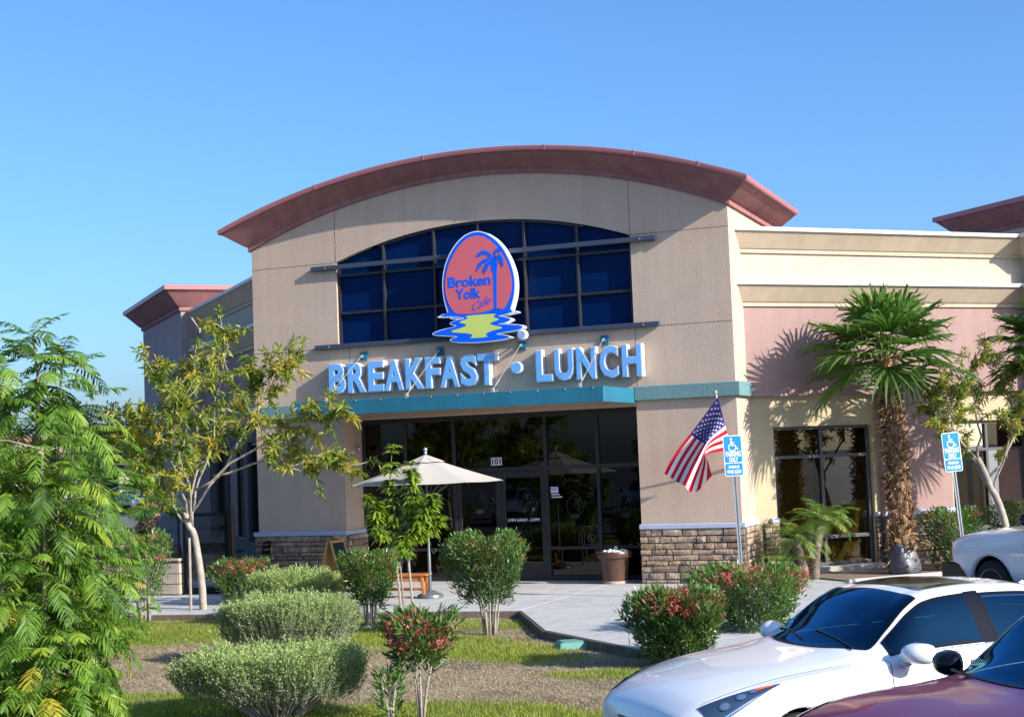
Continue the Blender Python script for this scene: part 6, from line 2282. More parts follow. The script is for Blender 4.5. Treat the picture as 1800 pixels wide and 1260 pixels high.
def make_car(name, label, stations, pm, loc, rz, wheels, wr, panes, lamp=None, hood=None, doors=(), mirrors=None, sunroof=None, fin=None, grille=None, seats=True, cat='car', group=None, archr=None, nq=80, nx=190, mirror_mat=None, interior_z=0.45):
    t = thing(name, label, cat, loc, rz, group)
    sh = Shell(stations)
    x0, x1 = sh.x[0], sh.x[-1]
    xs = np.unique(np.concatenate([np.linspace(x0, x1, nx), sh.x]))
    qs = np.linspace(0, 8, nq + 1)
    X, Q = np.meshgrid(xs, qs, indexing='ij')
    G = sh.pt(X.ravel(), Q.ravel()).reshape(len(xs), nq + 1, 3)
    archr = archr or wr + 0.055
    body = MB()
    base = 0
    body.v = [tuple(p) for p in G.reshape(-1, 3)] + [tuple(p) for p in mir(G).reshape(-1, 3)]
    nb = len(xs) * (nq + 1)
    for i in range(len(xs) - 1):
        xm = (xs[i] + xs[i + 1]) / 2
        for j in range(nq):
            qm = (qs[j] + qs[j + 1]) / 2
            c = (G[i, j] + G[i + 1, j] + G[i, j + 1] + G[i + 1, j + 1]) / 4
            skip = False
            for (pa, pb, ql, qh, cv_) in panes:
                bow = cv_ * ((8 - qm) / (8 - ql)) ** 2 if qh > 7.99 else 0
                if min(pa, pb) + 0.02 < xm < max(pa, pb) - bow - 0.02 and ql + 0.05 < qm < qh - (0.05 if qh < 7.99 else -1):
                    skip = True
            for wx in wheels:
                if c[1] > 0.45 and (c[0] - wx) ** 2 + (c[2] - wr) ** 2 < archr ** 2:
                    skip = True
                if c[1] > 0.45 and abs(c[0] - wx) < archr and c[2] < wr:
                    skip = True
            if skip:
                continue
            a = i * (nq + 1) + j
            body.f.append((a, a + 1, a + nq + 2, a + nq + 1))
            body.f.append((nb + a, nb + a + nq + 1, nb + a + nq + 2, nb + a + 1))
            body.m += [0, 0]
    # end caps
    for i in (0, len(xs) - 1):
        ring = [i * (nq + 1) + j for j in range(nq + 1)] + [nb + i * (nq + 1) + j for j in range(nq - 1, 0, -1)]
        body.f.append(tuple(ring))
        body.m.append(0)
    bo = body.build('body', pm, t, local=True, smooth=True, merge=True, smooth_angle=0.9)
    # wheel arches: lip, liner, wheel
    for wx in wheels:
        for s in (1, -1):
            lip = MB()
            A = np.linspace(-0.05, math.pi + 0.05, 26)
            rows = []
            for rr, yo in ((archr + 0.035, 0.002), (archr - 0.012, 0.006), (archr - 0.02, -0.05)):
                row = []
                for a in A:
                    px, pz = wx + rr * math.cos(a), wr + rr * math.sin(a)
                    qq = np.linspace(1.6, 5, 60)
                    pr = sh.pt(np.full(60, px), qq)
                    k = int(np.argmin(np.abs(pr[:, 2] - pz)))
                    row.append((px, pr[k, 1] + yo, pz))
                rows.append(row)
            Gl = np.array(rows)
            grid_mesh(lip, Gl if s > 0 else mir(Gl))
            lip.build('arch_lip', pm, t, local=True, smooth=True)
            lin = MB()
            V = []
            ymax = float(sh.pt(np.array([wx]), np.array([3.0]))[0, 1])
            for yv in (ymax - 0.03, ymax - 0.42):
                for a in np.linspace(-0.2, math.pi + 0.2, 18):
                    V.append((wx + archr * math.cos(a), s * yv, wr + archr * math.sin(a)))
            lin.add(V, [(i, i + 1, 18 + i + 1, 18 + i) for i in range(17)] + [tuple(18 + i for i in range(18))])
            lin.build('wheel_well', TRIM, t, local=True)
            yc = s * (ymax - 0.12)
            ty = MB()
            hw = 0.11
            ty.lathe([(wr * 0.68, -hw), (wr * 0.93, -hw), (wr, -hw * 0.7), (wr, hw * 0.7), (wr * 0.93, hw), (wr * 0.68, hw)], (wx, yc, wr), 32, axis='y')
            wo_ = ty.build('wheel', RUBB, t, local=True, smooth=True, smooth_angle=0.6)
            ri = MB()
            ri.lathe([(0.0, s * 0.03), (wr * 0.14, s * 0.035), (wr * 0.17, s * 0.01)], (wx, yc + s * hw * 0.55, wr), 20, axis='y')
            ri.lathe([(wr * 0.60, s * 0.02), (wr * 0.68, s * 0.035), (wr * 0.70, 0.0)], (wx, yc + s * hw * 0.75, wr), 32, axis='y')
            for k in range(7):
                a = 2 * math.pi * k / 7
                c_, s__ = math.cos(a), math.sin(a)
                P = []
                for rr, ww, yy in ((wr * 0.10, 0.028, 0.02), (wr * 0.64, 0.022, 0.035)):
                    for sg in (-1, 1):
                        P.append((wx + rr * c_ - sg * ww * s__, yc + s * (hw * 0.6 + yy), wr + rr * s__ + sg * ww * c_))
                ri.add(P, [(0, 1, 3, 2)])
            ri.lathe([(0.0, 0.0), (wr * 0.66, 0.0)], (wx, yc + s * hw * 0.2, wr), 24, axis='y', m=1)
            ri.build('rim', [RIM, TRIM], wo_, local=True)
    # panes
    names = {0: 'windscreen'}
    for (pa, pb, ql, qh, cv_) in panes:
        full = qh > 7.99
        n1, n2 = 22, 14
        xa, xb = min(pa, pb), max(pa, pb)
        xg = np.concatenate([[xa], np.linspace(xa + 0.028, xb - 0.028, n1), [xb]])
        band = 0.07
        if full:
            fr_ = np.concatenate([[ql, ql + band], np.linspace(ql + band + 0.05, 8, n2)])
        else:
            fr_ = np.concatenate([[ql, ql + band], np.linspace(ql + band + 0.05, qh - band - 0.05, n2 - 2), [qh - band, qh]])
        rowsG = []
        for qv in fr_:
            bow = cv_ * ((8 - qv) / (8 - ql)) ** 2 if full else 0
            xq_ = xa + (xg - xa) * (xb - bow - xa) / (xb - xa)
            rowsG.append(sh.patch(xq_, np.full(len(xg), qv - 1e-4), np.full(len(xg), min(8, qv + 1e-4)), 1, 0.005)[:, 0])
        Gp = np.stack(rowsG, 1)
        nxg, nqg = len(xg), len(fr_)
        def mi(i, j, full=full, nxg=nxg, nqg=nqg):
            edge = i == 0 or i == nxg - 2 or j == 0 or (not full and j == nqg - 2)
            return 0 if edge else 1
        if full:
            pn = MB()
            grid_mesh(pn, Gp, mi=mi)
            grid_mesh(pn, mir(Gp), mi=mi)
            pn.build('windscreen' if pa > 0 else 'rear_window', [TRIM, CARG], t, local=True, smooth=True, merge=True)
        else:
            for s in (1, -1):
                pn = MB()
                grid_mesh(pn, Gp if s > 0 else mir(Gp), mi=mi)
                pn.build('side_window', [TRIM, CARG], t, local=True, smooth=True, merge=True)
    def overlay(nm, xs_, ql, qh, mt, off=0.006, nq_=6, both=True, full=False):
        xs_ = np.asarray(xs_, float)
        ql = np.broadcast_to(np.asarray(ql, float), xs_.shape)
        qh = np.broadcast_to(np.asarray(qh, float), xs_.shape)
        Gp = sh.patch(xs_, ql, qh, nq_, off)
        if full:
            m_ = MB()
            grid_mesh(m_, Gp)
            grid_mesh(m_, mir(Gp))
            return [m_.build(nm, mt, t, local=True, smooth=True, merge=True)]
        out = []
        for s in ((1, -1) if both else (1,)):
            m_ = MB()
            grid_mesh(m_, Gp if s > 0 else mir(Gp))
            out.append(m_.build(nm, mt, t, local=True, smooth=True))
        return out
    if sunroof:
        overlay('sunroof', np.linspace(sunroof[0], sunroof[1], 12), sunroof[2], 8, TRIM, 0.004, 8, full=True)
    if lamp:
        for fn_ in lamp:
            nm, xs_, ql, qh, mt, of = fn_
            overlay(nm, xs_, ql, qh, mt, of, 8)
    for xd, qa, qb in doors:
        for s in (1, -1):
            m_ = MB()
            qq = np.linspace(qa, qb, 24)
            P1 = sh.pt(np.full(24, xd - 0.003), qq)
            P2 = sh.pt(np.full(24, xd + 0.003), qq)
            Gd = np.stack([P1, P2], 1)
            Gd[..., 1] += 0.0025
            grid_mesh(m_, Gd if s > 0 else mir(Gd))
            m_.build('door_seam', TRIM, t, local=True)
    if hood:
        for s in (1, -1):
            m_ = MB()
            xh = np.linspace(hood[0], hood[1], 30)
            P = sh.pt(xh, np.full(30, hood[2]))
            P2 = sh.pt(xh, np.full(30, hood[2] + 0.035))
            Gd = np.stack([P, P2], 1)
            Gd[..., 2] += 0.0025
            grid_mesh(m_, Gd if s > 0 else mir(Gd))
            m_.build('hood_seam', TRIM, t, local=True)
    if mirrors:
        mxx, myy, mzz, msz = mirrors
        for s in (1, -1):
            m_ = MB()
            V, nn_ = [], 14
            prof = [(-0.085, 0.55), (-0.07, 0.92), (-0.02, 1.0), (0.04, 0.88), (0.085, 0.60), (0.105, 0.25), (0.11, 0.02)]
            for xx, k in prof:
                for i in range(nn_):
                    a = 2 * math.pi * i / nn_
                    ca, sa = math.cos(a), math.sin(a)
                    ry = abs(ca) ** 0.75 * (1 if ca > 0 else -1)
                    rz_ = abs(sa) ** 0.75 * (1 if sa > 0 else -1)
                    V.append((mxx + xx * msz + 0.03 * (-ry) * k, s * (myy + 0.125 * msz * k * ry), mzz + 0.082 * msz * k * rz_))
            F = [(i * nn_ + j, i * nn_ + (j + 1) % nn_, (i + 1) * nn_ + (j + 1) % nn_, (i + 1) * nn_ + j) for i in range(len(prof) - 1) for j in range(nn_)]
            F.append(tuple((len(prof) - 1) * nn_ + j for j in range(nn_)))
            m_.add(V, F)
            mo = m_.build('wing_mirror', mirror_mat or pm, t, local=True, smooth=True, smooth_angle=1.0)
            m_ = MB()
            m_.add([V[j] for j in range(nn_)], [tuple(range(nn_))])
            m_.build('mirror_glass', CHROME, mo, local=True)
            m_ = MB()
            yin = float(sh.pt(np.array([mxx + 0.05]), np.array([4.6]))[0, 1])
            m_.tube([(mxx + 0.04, s * (yin - 0.03), mzz - 0.10), (mxx + 0.03, s * (myy - 0.06), mzz - 0.055)], [0.045, 0.035], 8)
            m_.build('mirror_stalk', mirror_mat or pm, mo, local=True, smooth=True)
    if fin:
        m_ = MB()
        zf_ = float(sh.pt(np.array([fin]), np.array([8.0]))[0, 2])
        m_.add([(fin + 0.09, 0, zf_ - 0.01), (fin - 0.07, 0.028, zf_ - 0.015), (fin - 0.07, -0.028, zf_ - 0.015), (fin - 0.055, 0.004, zf_ + 0.062), (fin - 0.055, -0.004, zf_ + 0.062), (fin - 0.085, 0.0, zf_ + 0.05)],
               [(0, 1, 3), (0, 4, 2), (0, 3, 4), (1, 5, 3), (2, 4, 5), (3, 5, 4), (1, 2, 5)])
        m_.build('antenna_fin', pm, t, local=True)
    if grille:
        gx_, gw, gz0, gz1 = grille
        m_ = MB()
        m_.box(gx_ - 0.04, gx_ + 0.012, -gw, gw, gz0, gz1)
        go = m_.build('grille', TRIM, t, local=True, bevel=0.01)
        for k in range(6):
            zz = gz0 + 0.03 + (gz1 - gz0 - 0.05) * k / 5
            m_ = MB()
            m_.box(gx_ + 0.013, gx_ + 0.022, -gw + 0.02, gw - 0.02, zz - 0.005, zz + 0.005)
            m_.build('grille_bar', CHROME if k in (0, 5) else TRIM, go, local=True)
    if seats:
        iz = interior_z
        for (sx, sy) in ((-0.15, 0.38), (-0.15, -0.38)):
            m_ = MB()
            m_.box(sx - 0.25, sx + 0.27, sy - 0.25, sy + 0.25, iz - 0.15, iz + 0.07)
            m_.prism([(sx - 0.25, iz), (sx - 0.10, iz), (sx - 0.27, iz + 0.62), (sx - 0.37, iz + 0.62)], lambda a, b, d: (a, sy + d, b), -0.24, 0.24)
            m_.prism([(sx - 0.38, iz + 0.64), (sx - 0.29, iz + 0.64), (sx - 0.31, iz + 0.82), (sx - 0.38, iz + 0.82)], lambda a, b, d: (a, sy + d, b), -0.13, 0.13)
            m_.build('seat', SEAT, t, local=True, bevel=0.03, seg=2)
        m_ = MB()
        m_.box(-1.35, -0.85, -0.62, 0.62, iz - 0.15, iz + 0.10)
        m_.prism([(-1.35, iz), (-1.2, iz), (-1.38, iz + 0.55), (-1.48, iz + 0.55)], lambda a, b, d: (a, d, b), -0.6, 0.6)
        m_.build('rear_seat', SEAT, t, local=True, bevel=0.03)
        m_ = MB()
        m_.prism([(0.92, iz - 0.1), (0.42, iz - 0.1), (0.40, iz + 0.44), (0.60, iz + 0.50), (0.98, iz + 0.46)], lambda a, b, d: (a, d, b), -0.66, 0.66)
        m_.build('dashboard', DASHM, t, local=True, bevel=0.03)
        m_ = MB()
        A = np.linspace(0, 2 * math.pi, 25)
        c0 = Vector((0.30, 0.38, iz + 0.42))
        m_.tube([c0 + Vector((math.sin(0.45) * 0.18 * math.sin(a), 0.185 * math.cos(a), 0.17 * math.sin(a))) for a in A], 0.014, 6)
        m_.build('steering_wheel', TRIM, t, local=True)
        m_ = MB()
        m_.ball((0.22, 0, iz + 0.80), 0.05, 10, (0.5, 2.2, 0.8))
        m_.build('rear_view_mirror', TRIM, t, local=True)
    return t, sh

SEDAN = [
 (2.43, [(0, .26), (.40, .26), (.56, .30), (.64, .48), (.62, .60), (.52, .65), (.36, .665), (.18, .672), (0, .675)]),
 (2.38, [(0, .22), (.50, .22), (.66, .27), (.73, .48), (.70, .63), (.58, .685), (.40, .705), (.20, .715), (0, .718)]),
 (2.22, [(0, .19), (.58, .19), (.76, .24), (.82, .50), (.785, .70), (.65, .765), (.46, .790), (.24, .805), (0, .81)]),
 (1.95, [(0, .18), (.64, .18), (.83, .23), (.885, .53), (.845, .79), (.705, .842), (.50, .868), (.27, .885), (0, .89)]),
 (1.53, [(0, .17), (.66, .17), (.86, .22), (.915, .56), (.870, .875), (.745, .912), (.55, .938), (.30, .955), (0, .960)]),
 (1.15, [(0, .17), (.66, .17), (.86, .22), (.915, .57), (.875, .915), (.770, .945), (.62, .972), (.35, .995), (0, 1.002)]),
 (.95, [(0, .17), (.66, .17), (.86, .22), (.915, .57), (.875, .925), (.785, .960), (.68, .990), (.40, 1.018), (0, 1.025)]),
 (.72, [(0, .17), (.66, .17), (.86, .22), (.915, .575), (.877, .935), (.800, .975), (.690, 1.025), (.40, 1.10), (0, 1.13)]),
 (.50, [(0, .17), (.66, .17), (.86, .22), (.915, .58), (.878, .94), (.812, .988), (.652, 1.150), (.385, 1.215), (0, 1.24)]),
 (.25, [(0, .17), (.66, .17), (.86, .22), (.918, .59), (.882, .945), (.825, .995), (.602, 1.305), (.36, 1.355), (0, 1.373)]),
 (.10, [(0, .17), (.66, .17), (.86, .22), (.92, .59), (.885, .95), (.828, .998), (.580, 1.366), (.345, 1.408), (0, 1.424)]),
 (-.08, [(0, .17), (.66, .17), (.86, .22), (.92, .59), (.885, .95), (.830, 1.0), (.573, 1.393), (.34, 1.433), (0, 1.447)]),
 (-.45, [(0, .17), (.66, .17), (.86, .22), (.92, .60), (.888, .955), (.830, 1.002), (.572, 1.408), (.34, 1.448), (0, 1.460)]),
 (-.90, [(0, .17), (.66, .17), (.86, .22), (.92, .61), (.890, .965), (.825, 1.010), (.565, 1.392), (.34, 1.432), (0, 1.445)]),
 (-1.25, [(0, .18), (.66, .18), (.86, .23), (.918, .63), (.885, .975), (.810, 1.020), (.555, 1.335), (.34, 1.378), (0, 1.392)]),
 (-1.60, [(0, .19), (.65, .19), (.85, .24), (.91, .65), (.872, .985), (.785, 1.030), (.590, 1.195), (.36, 1.235), (0, 1.25)]),
 (-1.85, [(0, .20), (.64, .20), (.83, .25), (.90, .66), (.855, .985), (.765, 1.030), (.62, 1.075), (.37, 1.095), (0, 1.105)]),
 (-2.20, [(0, .22), (.60, .22), (.79, .27), (.86, .66), (.815, .965), (.72, 1.015), (.55, 1.035), (.30, 1.045), (0, 1.05)]),
 (-2.38, [(0, .26), (.52, .26), (.70, .32), (.79, .65), (.75, .93), (.66, .985), (.50, 1.0), (.28, 1.008), (0, 1.01)]),
 (-2.44, [(0, .32), (.45, .32), (.62, .38), (.72, .64), (.69, .86), (.60, .91), (.45, .92), (.25, .925), (0, .926)]),
]
SED_PANES = [(.94, .13, 6.10, 8.0, .22), (.60, -.34, 5.10, 5.93, 0), (-.46, -1.36, 5.10, 5.90, 0), (-1.18, -1.78, 6.10, 8.0, 0)]
hx = np.linspace(2.28, 1.66, 16)
hl = np.interp(hx, [1.66, 1.95, 2.28], [4.28, 3.88, 3.55])
hh = np.interp(hx, [1.66, 1.95, 2.28], [4.34, 4.72, 4.92])
ax_ = np.linspace(1.86, 1.72, 5)
LAMP = [('headlight', hx, hl, hh, mat('headlight bowl', (0.03, 0.055, 0.10), 0.12, spec=0.7), 0.006),
        ('lamp_strip', np.linspace(2.24, 1.72, 14), np.interp(np.linspace(2.24, 1.72, 14), [1.66, 1.95, 2.28], [4.30, 3.92, 3.60]), np.interp(np.linspace(2.24, 1.72, 14), [1.66, 1.95, 2.28], [4.315, 3.975, 3.68]), CHROME, 0.009),
        ('indicator', ax_, np.interp(ax_, [1.72, 1.86], [4.30, 4.36]), np.interp(ax_, [1.72, 1.86], [4.37, 4.60]), AMBL, 0.0095)]
LEX_LOC, LEX_RZ = (14.64, -14.30, -0.178), math.radians(224.8)
lex, lsh = make_car('white_sedan', 'white sedan with dark sunroof parked in the right foreground', SEDAN, PW, LEX_LOC, LEX_RZ, (1.53, -1.32), 0.335, SED_PANES, LAMP, (2.25, .95, 5.05),
    [(.66, 2.2, 4.9), (-.43, 2.2, 4.9), (-1.40, 3.2, 4.9)], (.50, 1.0, 1.02, 1.0), (.0, -.62, 6.55), -1.45, (2.425, .36, .34, .58), group=None)
for s_ in (1, -1):
    Gp = lsh.patch(np.linspace(-.47, -.33, 5), np.full(5, 5.06), np.full(5, 5.96), 10, 0.0035)
    m_ = MB()
    grid_mesh(m_, Gp if s_ > 0 else mir(Gp))
    m_.build('door_pillar', TRIM, lex, local=True, smooth=True)
    ch_ = MB()
    xw = np.linspace(.62, -1.40, 40)
    P1, P2 = lsh.pt(xw, np.full(40, 5.055)), lsh.pt(xw, np.full(40, 5.09))
    Gc = np.stack([P1, P2], 1)
    Gc[..., 1] += 0.006
    grid_mesh(ch_, Gc if s_ > 0 else mir(Gc))
    ch_.build('chrome_strip', CHROME, lex, local=True)
lex.scale = (0.95, 1, 1)
LBLUE = mat('projector lens', (0.25, 0.33, 0.42), 0.04, metal=0.6, spec=0.8)
for s_ in (1, -1):
    for xc, qc, rd in ((2.13, 4.22, 0.052), (1.99, 4.33, 0.050), (1.885, 4.42, 0.036)):
        P0 = lsh.pt(np.array([xc]), np.array([qc]))[0]
        tx = lsh.pt(np.array([xc - 0.01]), np.array([qc]))[0] - P0
        tq = lsh.pt(np.array([xc]), np.array([qc + 0.05]))[0] - P0
        nrm = Vector(np.cross(tx, tq)).normalized()
        if nrm.y < 0:
            nrm = -nrm
        ta = Vector(tx).normalized()
        tb_ = nrm.cross(ta)
        c0 = Vector(P0) + nrm * 0.0085
        ring_, disc_ = MB(), MB()
        o_, i_, d_ = [], [], [c0 + nrm * 0.006]
        for k_ in range(20):
            a_ = 2 * math.pi * k_ / 20
            e_ = ta * math.cos(a_) + tb_ * math.sin(a_) * 0.8
            o_.append(c0 + e_ * rd)
            i_.append(c0 + e_ * rd * 0.74 + nrm * 0.002)
            d_.append(c0 + e_ * rd * 0.72 + nrm * 0.001)
        fl_ = (lambda v: (v.x, v.y * s_, v.z))
        ring_.add([fl_(v) for v in o_ + i_], [(k_, (k_ + 1) % 20, 20 + (k_ + 1) % 20, 20 + k_) for k_ in range(20)])
        disc_.add([fl_(v) for v in d_], [(0, 1 + k_, 1 + (k_ + 1) % 20) for k_ in range(20)])
        ro = ring_.build('lamp_ring', CHROME, lex, local=True, smooth=True)
        disc_.build('projector_lens', LBLUE, ro, local=True, smooth=True)
for s_ in (1, -1):
    for xh in (-0.22, -1.18):
        y_ = float(lsh.pt(np.array([xh]), np.array([3.92]))[0, 1])
        z_ = float(lsh.pt(np.array([xh]), np.array([3.92]))[0, 2])
        h_ = MB()
        h_.tube([(xh + 0.10, s_ * y_, z_ - 0.02), (xh + 0.09, s_ * (y_ + 0.03), z_ - 0.02), (xh - 0.09, s_ * (y_ + 0.03), z_ - 0.015), (xh - 0.10, s_ * y_, z_ - 0.015)], 0.013, 8)
        h_.build('door_handle', PW, lex, local=True, smooth=True)
for ya, yb in ((0.60, 0.02), (-0.02, -0.58)):
    wv = MB()
    pts_w = []
    for k_ in range(7):
        yy = ya + (yb - ya) * k_ / 6
        qq = np.linspace(6.1, 8, 60)
        pr_ = lsh.pt(np.full(60, 0.86 - 0.10 * abs(yy) - 0.02 * k_), qq)
        j_ = int(np.argmin(np.abs(pr_[:, 1] - abs(yy))))
        pts_w.append((float(pr_[j_, 0]), yy, float(pr_[j_, 2]) + 0.016))
    wv.tube(pts_w, 0.008, 6)
    wv.build('wiper', TRIM, lex, local=True)
# parking permit behind the windscreen
tagp = MB()
tagp.box(-0.035, 0.035, -0.05, 0.05, 0, 0.003)
tg = tagp.build('dash_permit', mat('red permit card', (0.55, 0.06, 0.10), 0.5), lex, local=True)
tg.location = (0.62, 0.42, 0.965)

MX0 = (14.734 + 2.45 * 0.725 - 0.12 * 0.69, -15.268 - 2.45 * 0.688 - 0.12 * 0.72, -0.165)
MAR = [(x, [(y * 1.01, z * 1.06 + (0.055 * min(1, max(0, (x - 0.7) / 1.2)) if k >= 4 else 0) + (0, 0, 0, 0, 0.0, 0.012, 0.012, 0.006, 0)[k] * min(1, max(0, (x - 0.75) / 0.6))) if k >= 3 else (y, z) for k, (y, z) in enumerate(R)]) for x, R in SEDAN]
mar, _ = make_car('maroon_car', 'dark maroon car in the lower right corner, nearest the viewer', MAR, PM, MX0, LEX_RZ, (1.5, -1.3), 0.34, SED_PANES, LAMP, (2.25, .95, 5.05),
    [(.66, 2.2, 4.9), (-.43, 2.2, 4.9)], (.56, 1.0, 1.10, 1.0), None, None, (2.43, .38, .34, .60), mirror_mat=TRIM)
mar.scale = (0.9, 1, 1.03)
wp = MB()
for y0, y1 in ((0.55, -0.05), (-0.1, -0.62)):
    P = [np.array([0.97, y0 * 1.0, 1.055]), np.array([0.90, (y0 + y1) / 2, 1.10]), np.array([0.86, y1, 1.125])]
    wp.tube(P, 0.009, 6)
wp.build('wiper', TRIM, mar, local=True)

TRUCK = [
 (2.72, [(0, .52), (.60, .52), (.78, .56), (.84, .80), (.82, .96), (.70, 1.02), (.50, 1.04), (.25, 1.05), (0, 1.055)]),
 (2.60, [(0, .48), (.66, .48), (.88, .54), (.94, .82), (.91, 1.02), (.76, 1.09), (.54, 1.115), (.28, 1.13), (0, 1.135)]),
 (2.20, [(0, .45), (.70, .45), (.95, .50), (1.0, .85), (.96, 1.10), (.80, 1.165), (.58, 1.195), (.30, 1.215), (0, 1.22)]),
 (1.40, [(0, .44), (.70, .44), (.96, .48), (1.0, .86), (.97, 1.16), (.83, 1.225), (.64, 1.255), (.33, 1.28), (0, 1.285)]),
 (1.02, [(0, .44), (.70, .44), (.96, .48), (1.0, .86), (.975, 1.19), (.86, 1.25), (.76, 1.285), (.42, 1.31), (0, 1.32)]),
 (.60, [(0, .44), (.70, .44), (.96, .48), (1.0, .86), (.98, 1.20), (.91, 1.255), (.73, 1.56), (.42, 1.60), (0, 1.61)]),
 (.28, [(0, .44), (.70, .44), (.96, .48), (1.0, .86), (.98, 1.20), (.92, 1.255), (.68, 1.78), (.40, 1.82), (0, 1.83)]),
 (-.30, [(0, .44), (.70, .44), (.96, .48), (1.0, .86), (.98, 1.20), (.92, 1.255), (.67, 1.83), (.40, 1.87), (0, 1.88)]),
 (-1.15, [(0, .44), (.70, .44), (.96, .48), (1.0, .86), (.98, 1.20), (.92, 1.255), (.67, 1.80), (.40, 1.84), (0, 1.85)]),
 (-1.30, [(0, .44), (.70, .44), (.96, .48), (1.0, .86), (.98, 1.20), (.92, 1.255), (.72, 1.60), (.42, 1.63), (0, 1.64)]),
 (-1.42, [(0, .46), (.70, .46), (.96, .50), (1.0, .86), (.98, 1.20), (.92, 1.25), (.76, 1.24), (.42, 1.235), (0, 1.23)]),
 (-2.90, [(0, .50), (.70, .50), (.96, .55), (1.0, .88), (.98, 1.20), (.92, 1.25), (.76, 1.24), (.42, 1.235), (0, 1.23)]),
 (-3.05, [(0, .55), (.66, .55), (.90, .60), (.96, .88), (.94, 1.16), (.88, 1.21), (.74, 1.205), (.42, 1.20), (0, 1.20)]),
]
tr, tsh = make_car('pickup_truck', 'white pickup truck parked nose in at the right edge', TRUCK, PT, (16.54, -3.80, -0.165), math.radians(136), (1.72, -1.85), 0.39,
    [(1.04, .30, 6.08, 8.0, .12), (.72, -.25, 5.10, 5.92, 0), (-.35, -1.12, 5.10, 5.92, 0)], None, (2.5, 1.05, 5.05), [(.98, 2.2, 4.95), (-.30, 2.2, 4.95)], (.74, 1.14, 1.42, 1.25), None, None, (2.70, .55, .62, .98), cat='truck', archr=0.475, mirror_mat=TRIM, interior_z=0.72)
b_ = MB()
b_.prism([(2.86, 0.45), (2.86, 0.66), (2.70, 0.72), (2.30, 0.70), (2.30, 0.45)], lambda a, b, d: (a, d, b), -0.97, 0.97)
b_.build('bumper', TRIM, tr, local=True, bevel=0.03, seg=2)
for s in (1, -1):
    ql = MB()
    ql.box(2.50, 2.66, s * 0.90 - 0.03, s * 0.90 + 0.03, 0.78, 0.94)
    ql.build('headlight', AMBL, tr, local=True, bevel=0.02)
for s in (1, -1):
    text_part('lettering', 'HEMI 5.7 LITER', (0.40, 1.25, 0.86, 0.91), (lambda a, b, d: (1.65 - a, 1.006, b)) if s > 0 else (lambda a, b, d: (a, -1.006, b)), CHROME, tr, off=0.02, local=True)

# parked cars far off beyond the patio
def far_car(loc, rz, pm, label):
    c = dup(lex)
    c.name = 'parked_car'
    c.location = loc
    c.rotation_euler = (0, 0, rz)
    c['label'] = label
    c['group'] = 'cars parked beyond the patio'
    for ch in c.children:
        if ch.name.split('.')[0] in ('body', 'arch_lip', 'wing_mirror', 'antenna_fin'):
            for sl in ch.material_slots:
                if sl.material == PW:
                    sl.link = 'OBJECT'
                    sl.material = pm
    for ch in list(c.children):
        if ch.name.split('.')[0] in ('dash_permit',):
            bpy.data.objects.remove(ch)
far_car((-41.5, 53.5, -0.17), math.radians(100), PB, 'small blue grey car far off behind the fan palm stub')
far_car((-47.0, 52.0, -0.17), math.radians(100), PS, 'small silver car far off left of the blue grey one')
# ------------------------------------------------------------------ far things on the left
def far_building(label, loc, rz, w, d, h, mw, mr, nwin):
    t = thing('shop_building', label, 'building', loc, rz, 'low shops far behind the patio')
    b_ = MB()
    b_.box(-w / 2, w / 2, 0, d, 0, h)
    b_.build('wall', mw, t, local=True)
    b_ = MB()
    b_.box(-w / 2 - 0.4, w / 2 + 0.4, -0.4, d + 0.4, h, h + 0.6)
    b_.build('parapet', mr, t, local=True, bevel=0.1)
    for k in range(nwin):
        x = -w / 2 + w * (k + 0.5) / nwin
        f_ = MB()
        f_.box(x - w / nwin * 0.36, x + w / nwin * 0.36, -0.06, 0.02, 0.3, h * 0.62)
        fo = f_.build('window', FRAME, t, local=True)
        f_ = MB()
        f_.box(x - w / nwin * 0.33, x + w / nwin * 0.33, -0.09, -0.062, 0.45, h * 0.60)
        f_.build('pane', GLASS, fo, local=True)
    a_ = MB()
    a_.prism([(0, h * 0.66), (-1.6, h * 0.58), (-1.6, h * 0.63), (0, h * 0.74)], lambda a, b, dd: (dd, a, b), -w / 2, w / 2)
    a_.build('awning', mr, t, local=True)
far_building('low cream shop with rose parapet far behind the feathery tree', (-74, 84, -0.17), math.radians(38), 46, 18, 5.6, CREAM, ROSE, 9)
far_building('low tan shop with teal awning at the far left', (-118, 62, -0.17), math.radians(52), 44, 18, 5.2, TAN, TEALW, 8)
# tan verge beyond the patio
v_ = MB()
v_.add([(-60, 20, -0.12), (-24, 28, -0.12), (-34, 46, -0.12), (-80, 44, -0.12)], [(0, 1, 2, 3)])
structure(v_.build('gravel_verge', mat('tan gravel', (0.36, 0.31, 0.25), 0.95, 0.18, 1.5, bump=0.4, bscale=20)))

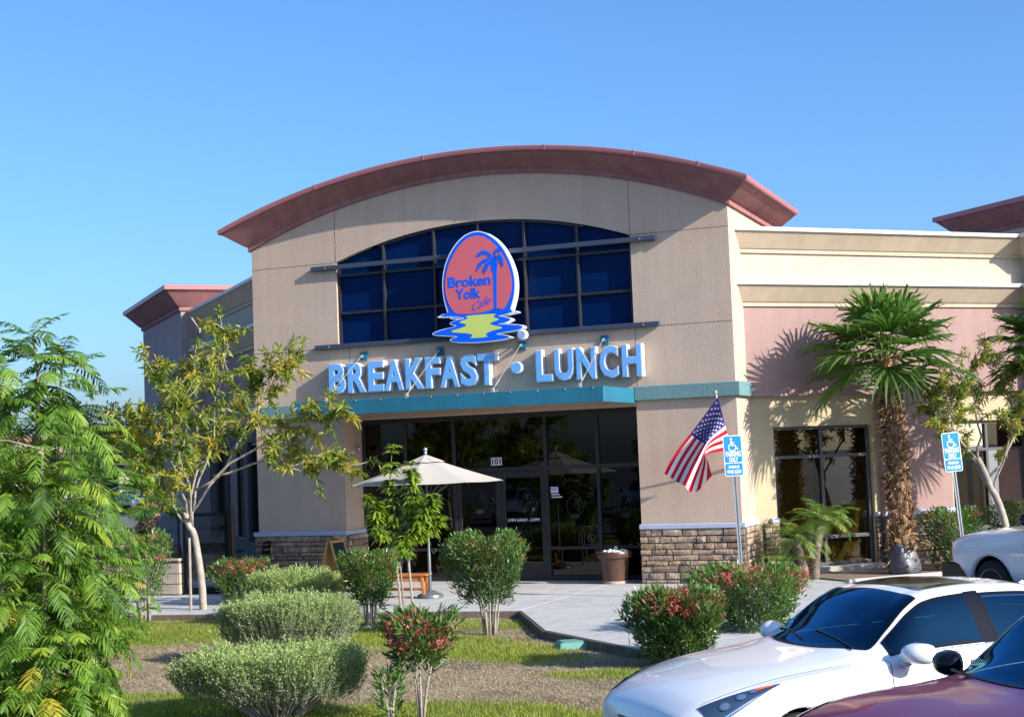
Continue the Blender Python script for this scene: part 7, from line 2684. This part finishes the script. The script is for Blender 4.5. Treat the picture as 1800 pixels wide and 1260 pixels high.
def cloud_tree(label, loc, H, R, n, seed, group, leaf='dark', Ll=0.30):
    r = np.random.default_rng(seed)
    rng.seed(seed)
    t = thing('shade_tree', label, 'tree', loc, group=group)
    wood = MB()
    th = H * 0.42
    limb_tubes(wood, [(0, 0, -0.2), (0.1, 0, th * 0.5), (0, 0.1, th), (0, 0, H * 0.75)], 0.16, 0.05, 8, 0.03)
    cl_ = []
    for k in range(13):
        a = rng.uniform(0, 6.28)
        f = rng.uniform(0.2, 0.75)
        c = Vector((R * f * math.cos(a), R * f * math.sin(a), H * rng.uniform(0.46, 0.88)))
        limb_tubes(wood, [(0, 0, th * rng.uniform(0.7, 1.1)), c * 0.55 + Vector((0, 0, th * 0.5)), c], 0.06, 0.015, 6, 0.05)
        cl_.append((c, R * rng.uniform(0.28, 0.45)))
    wood.build('trunk', BARK, t, local=True, smooth=True)
    Lv = Leaves()
    for c, rad in cl_:
        m = n // len(cl_)
        d = rdir(m, 0, r)
        P = np.array(c)[None] + d * rad * (r.random((m, 1)) ** 0.4) * [[1, 1, 0.75]]
        Lv.add(P, d + r.normal(0, 0.6, (m, 3)), rdir(m, 0.5, r), Ll * r.uniform(0.6, 1.1, m), Ll * 0.42 * r.uniform(0.7, 1.1, m), np.clip(0.35 + 0.35 * d[:, 2] + r.normal(0, 0.15, m), 0, 1))
    Lv.build('crown', LG[leaf], t, local=True)
    return t
cloud_tree('dark tree far behind the feathery tree at the left edge', (-30, 34, -0.1), 6.0, 3.0, 7000, 121, 'trees beyond the patio')
cloud_tree('dark round tree far off left of the corner tower', (-44, 36, -0.1), 5.2, 2.8, 6000, 122, 'trees beyond the patio')
cloud_tree('dark tree furthest left beyond the patio', (-36, 24, -0.1), 5.5, 2.6, 6000, 123, 'trees beyond the patio')

# across the car park, seen only as reflections in the glass
ref0 = None
REFT = ((-2.5, -38, 4.0, 'shade tree across the car park, mirrored in the middle of the entrance glass'), (-7.5, -35, 3.7, 'shade tree across the car park, mirrored over the left door'),
        (-13.0, -36, 4.2, 'shade tree across the car park, mirrored behind the umbrella'), (2.6, -41, 4.3, 'shade tree across the car park, mirrored at the right end of the glass'),
        (-19, -33, 3.6, 'shade tree across the car park, mirrored at the left end of the glass'), (32, -22, 5.0, 'shade tree far right, mirrored in the wing window'))
for i, (x, y, H, lb) in enumerate(REFT):
    if ref0 is None:
        ref0 = cloud_tree(lb, (x, y, -0.1), H, 2.5, 7000, 131, 'trees mirrored in the glass', 'yel', 0.26)
    else:
        c = dup(ref0)
        c.location = (x, y, -0.1)
        k = H / 4.0
        c.scale = (k, k, k)
        c.rotation_euler = (0, 0, i * 1.3)
        c['label'] = lb
for i, (x, y, pm, lb) in enumerate(((-6.5, -29, PS, 'silver car across the car park, mirrored left in the entrance glass'), (-1.5, -31.5, PB, 'blue grey car across the car park, mirrored right in the entrance glass'))):
    far_car((x, y, -0.17), math.radians(70 + 10 * i), pm, lb)
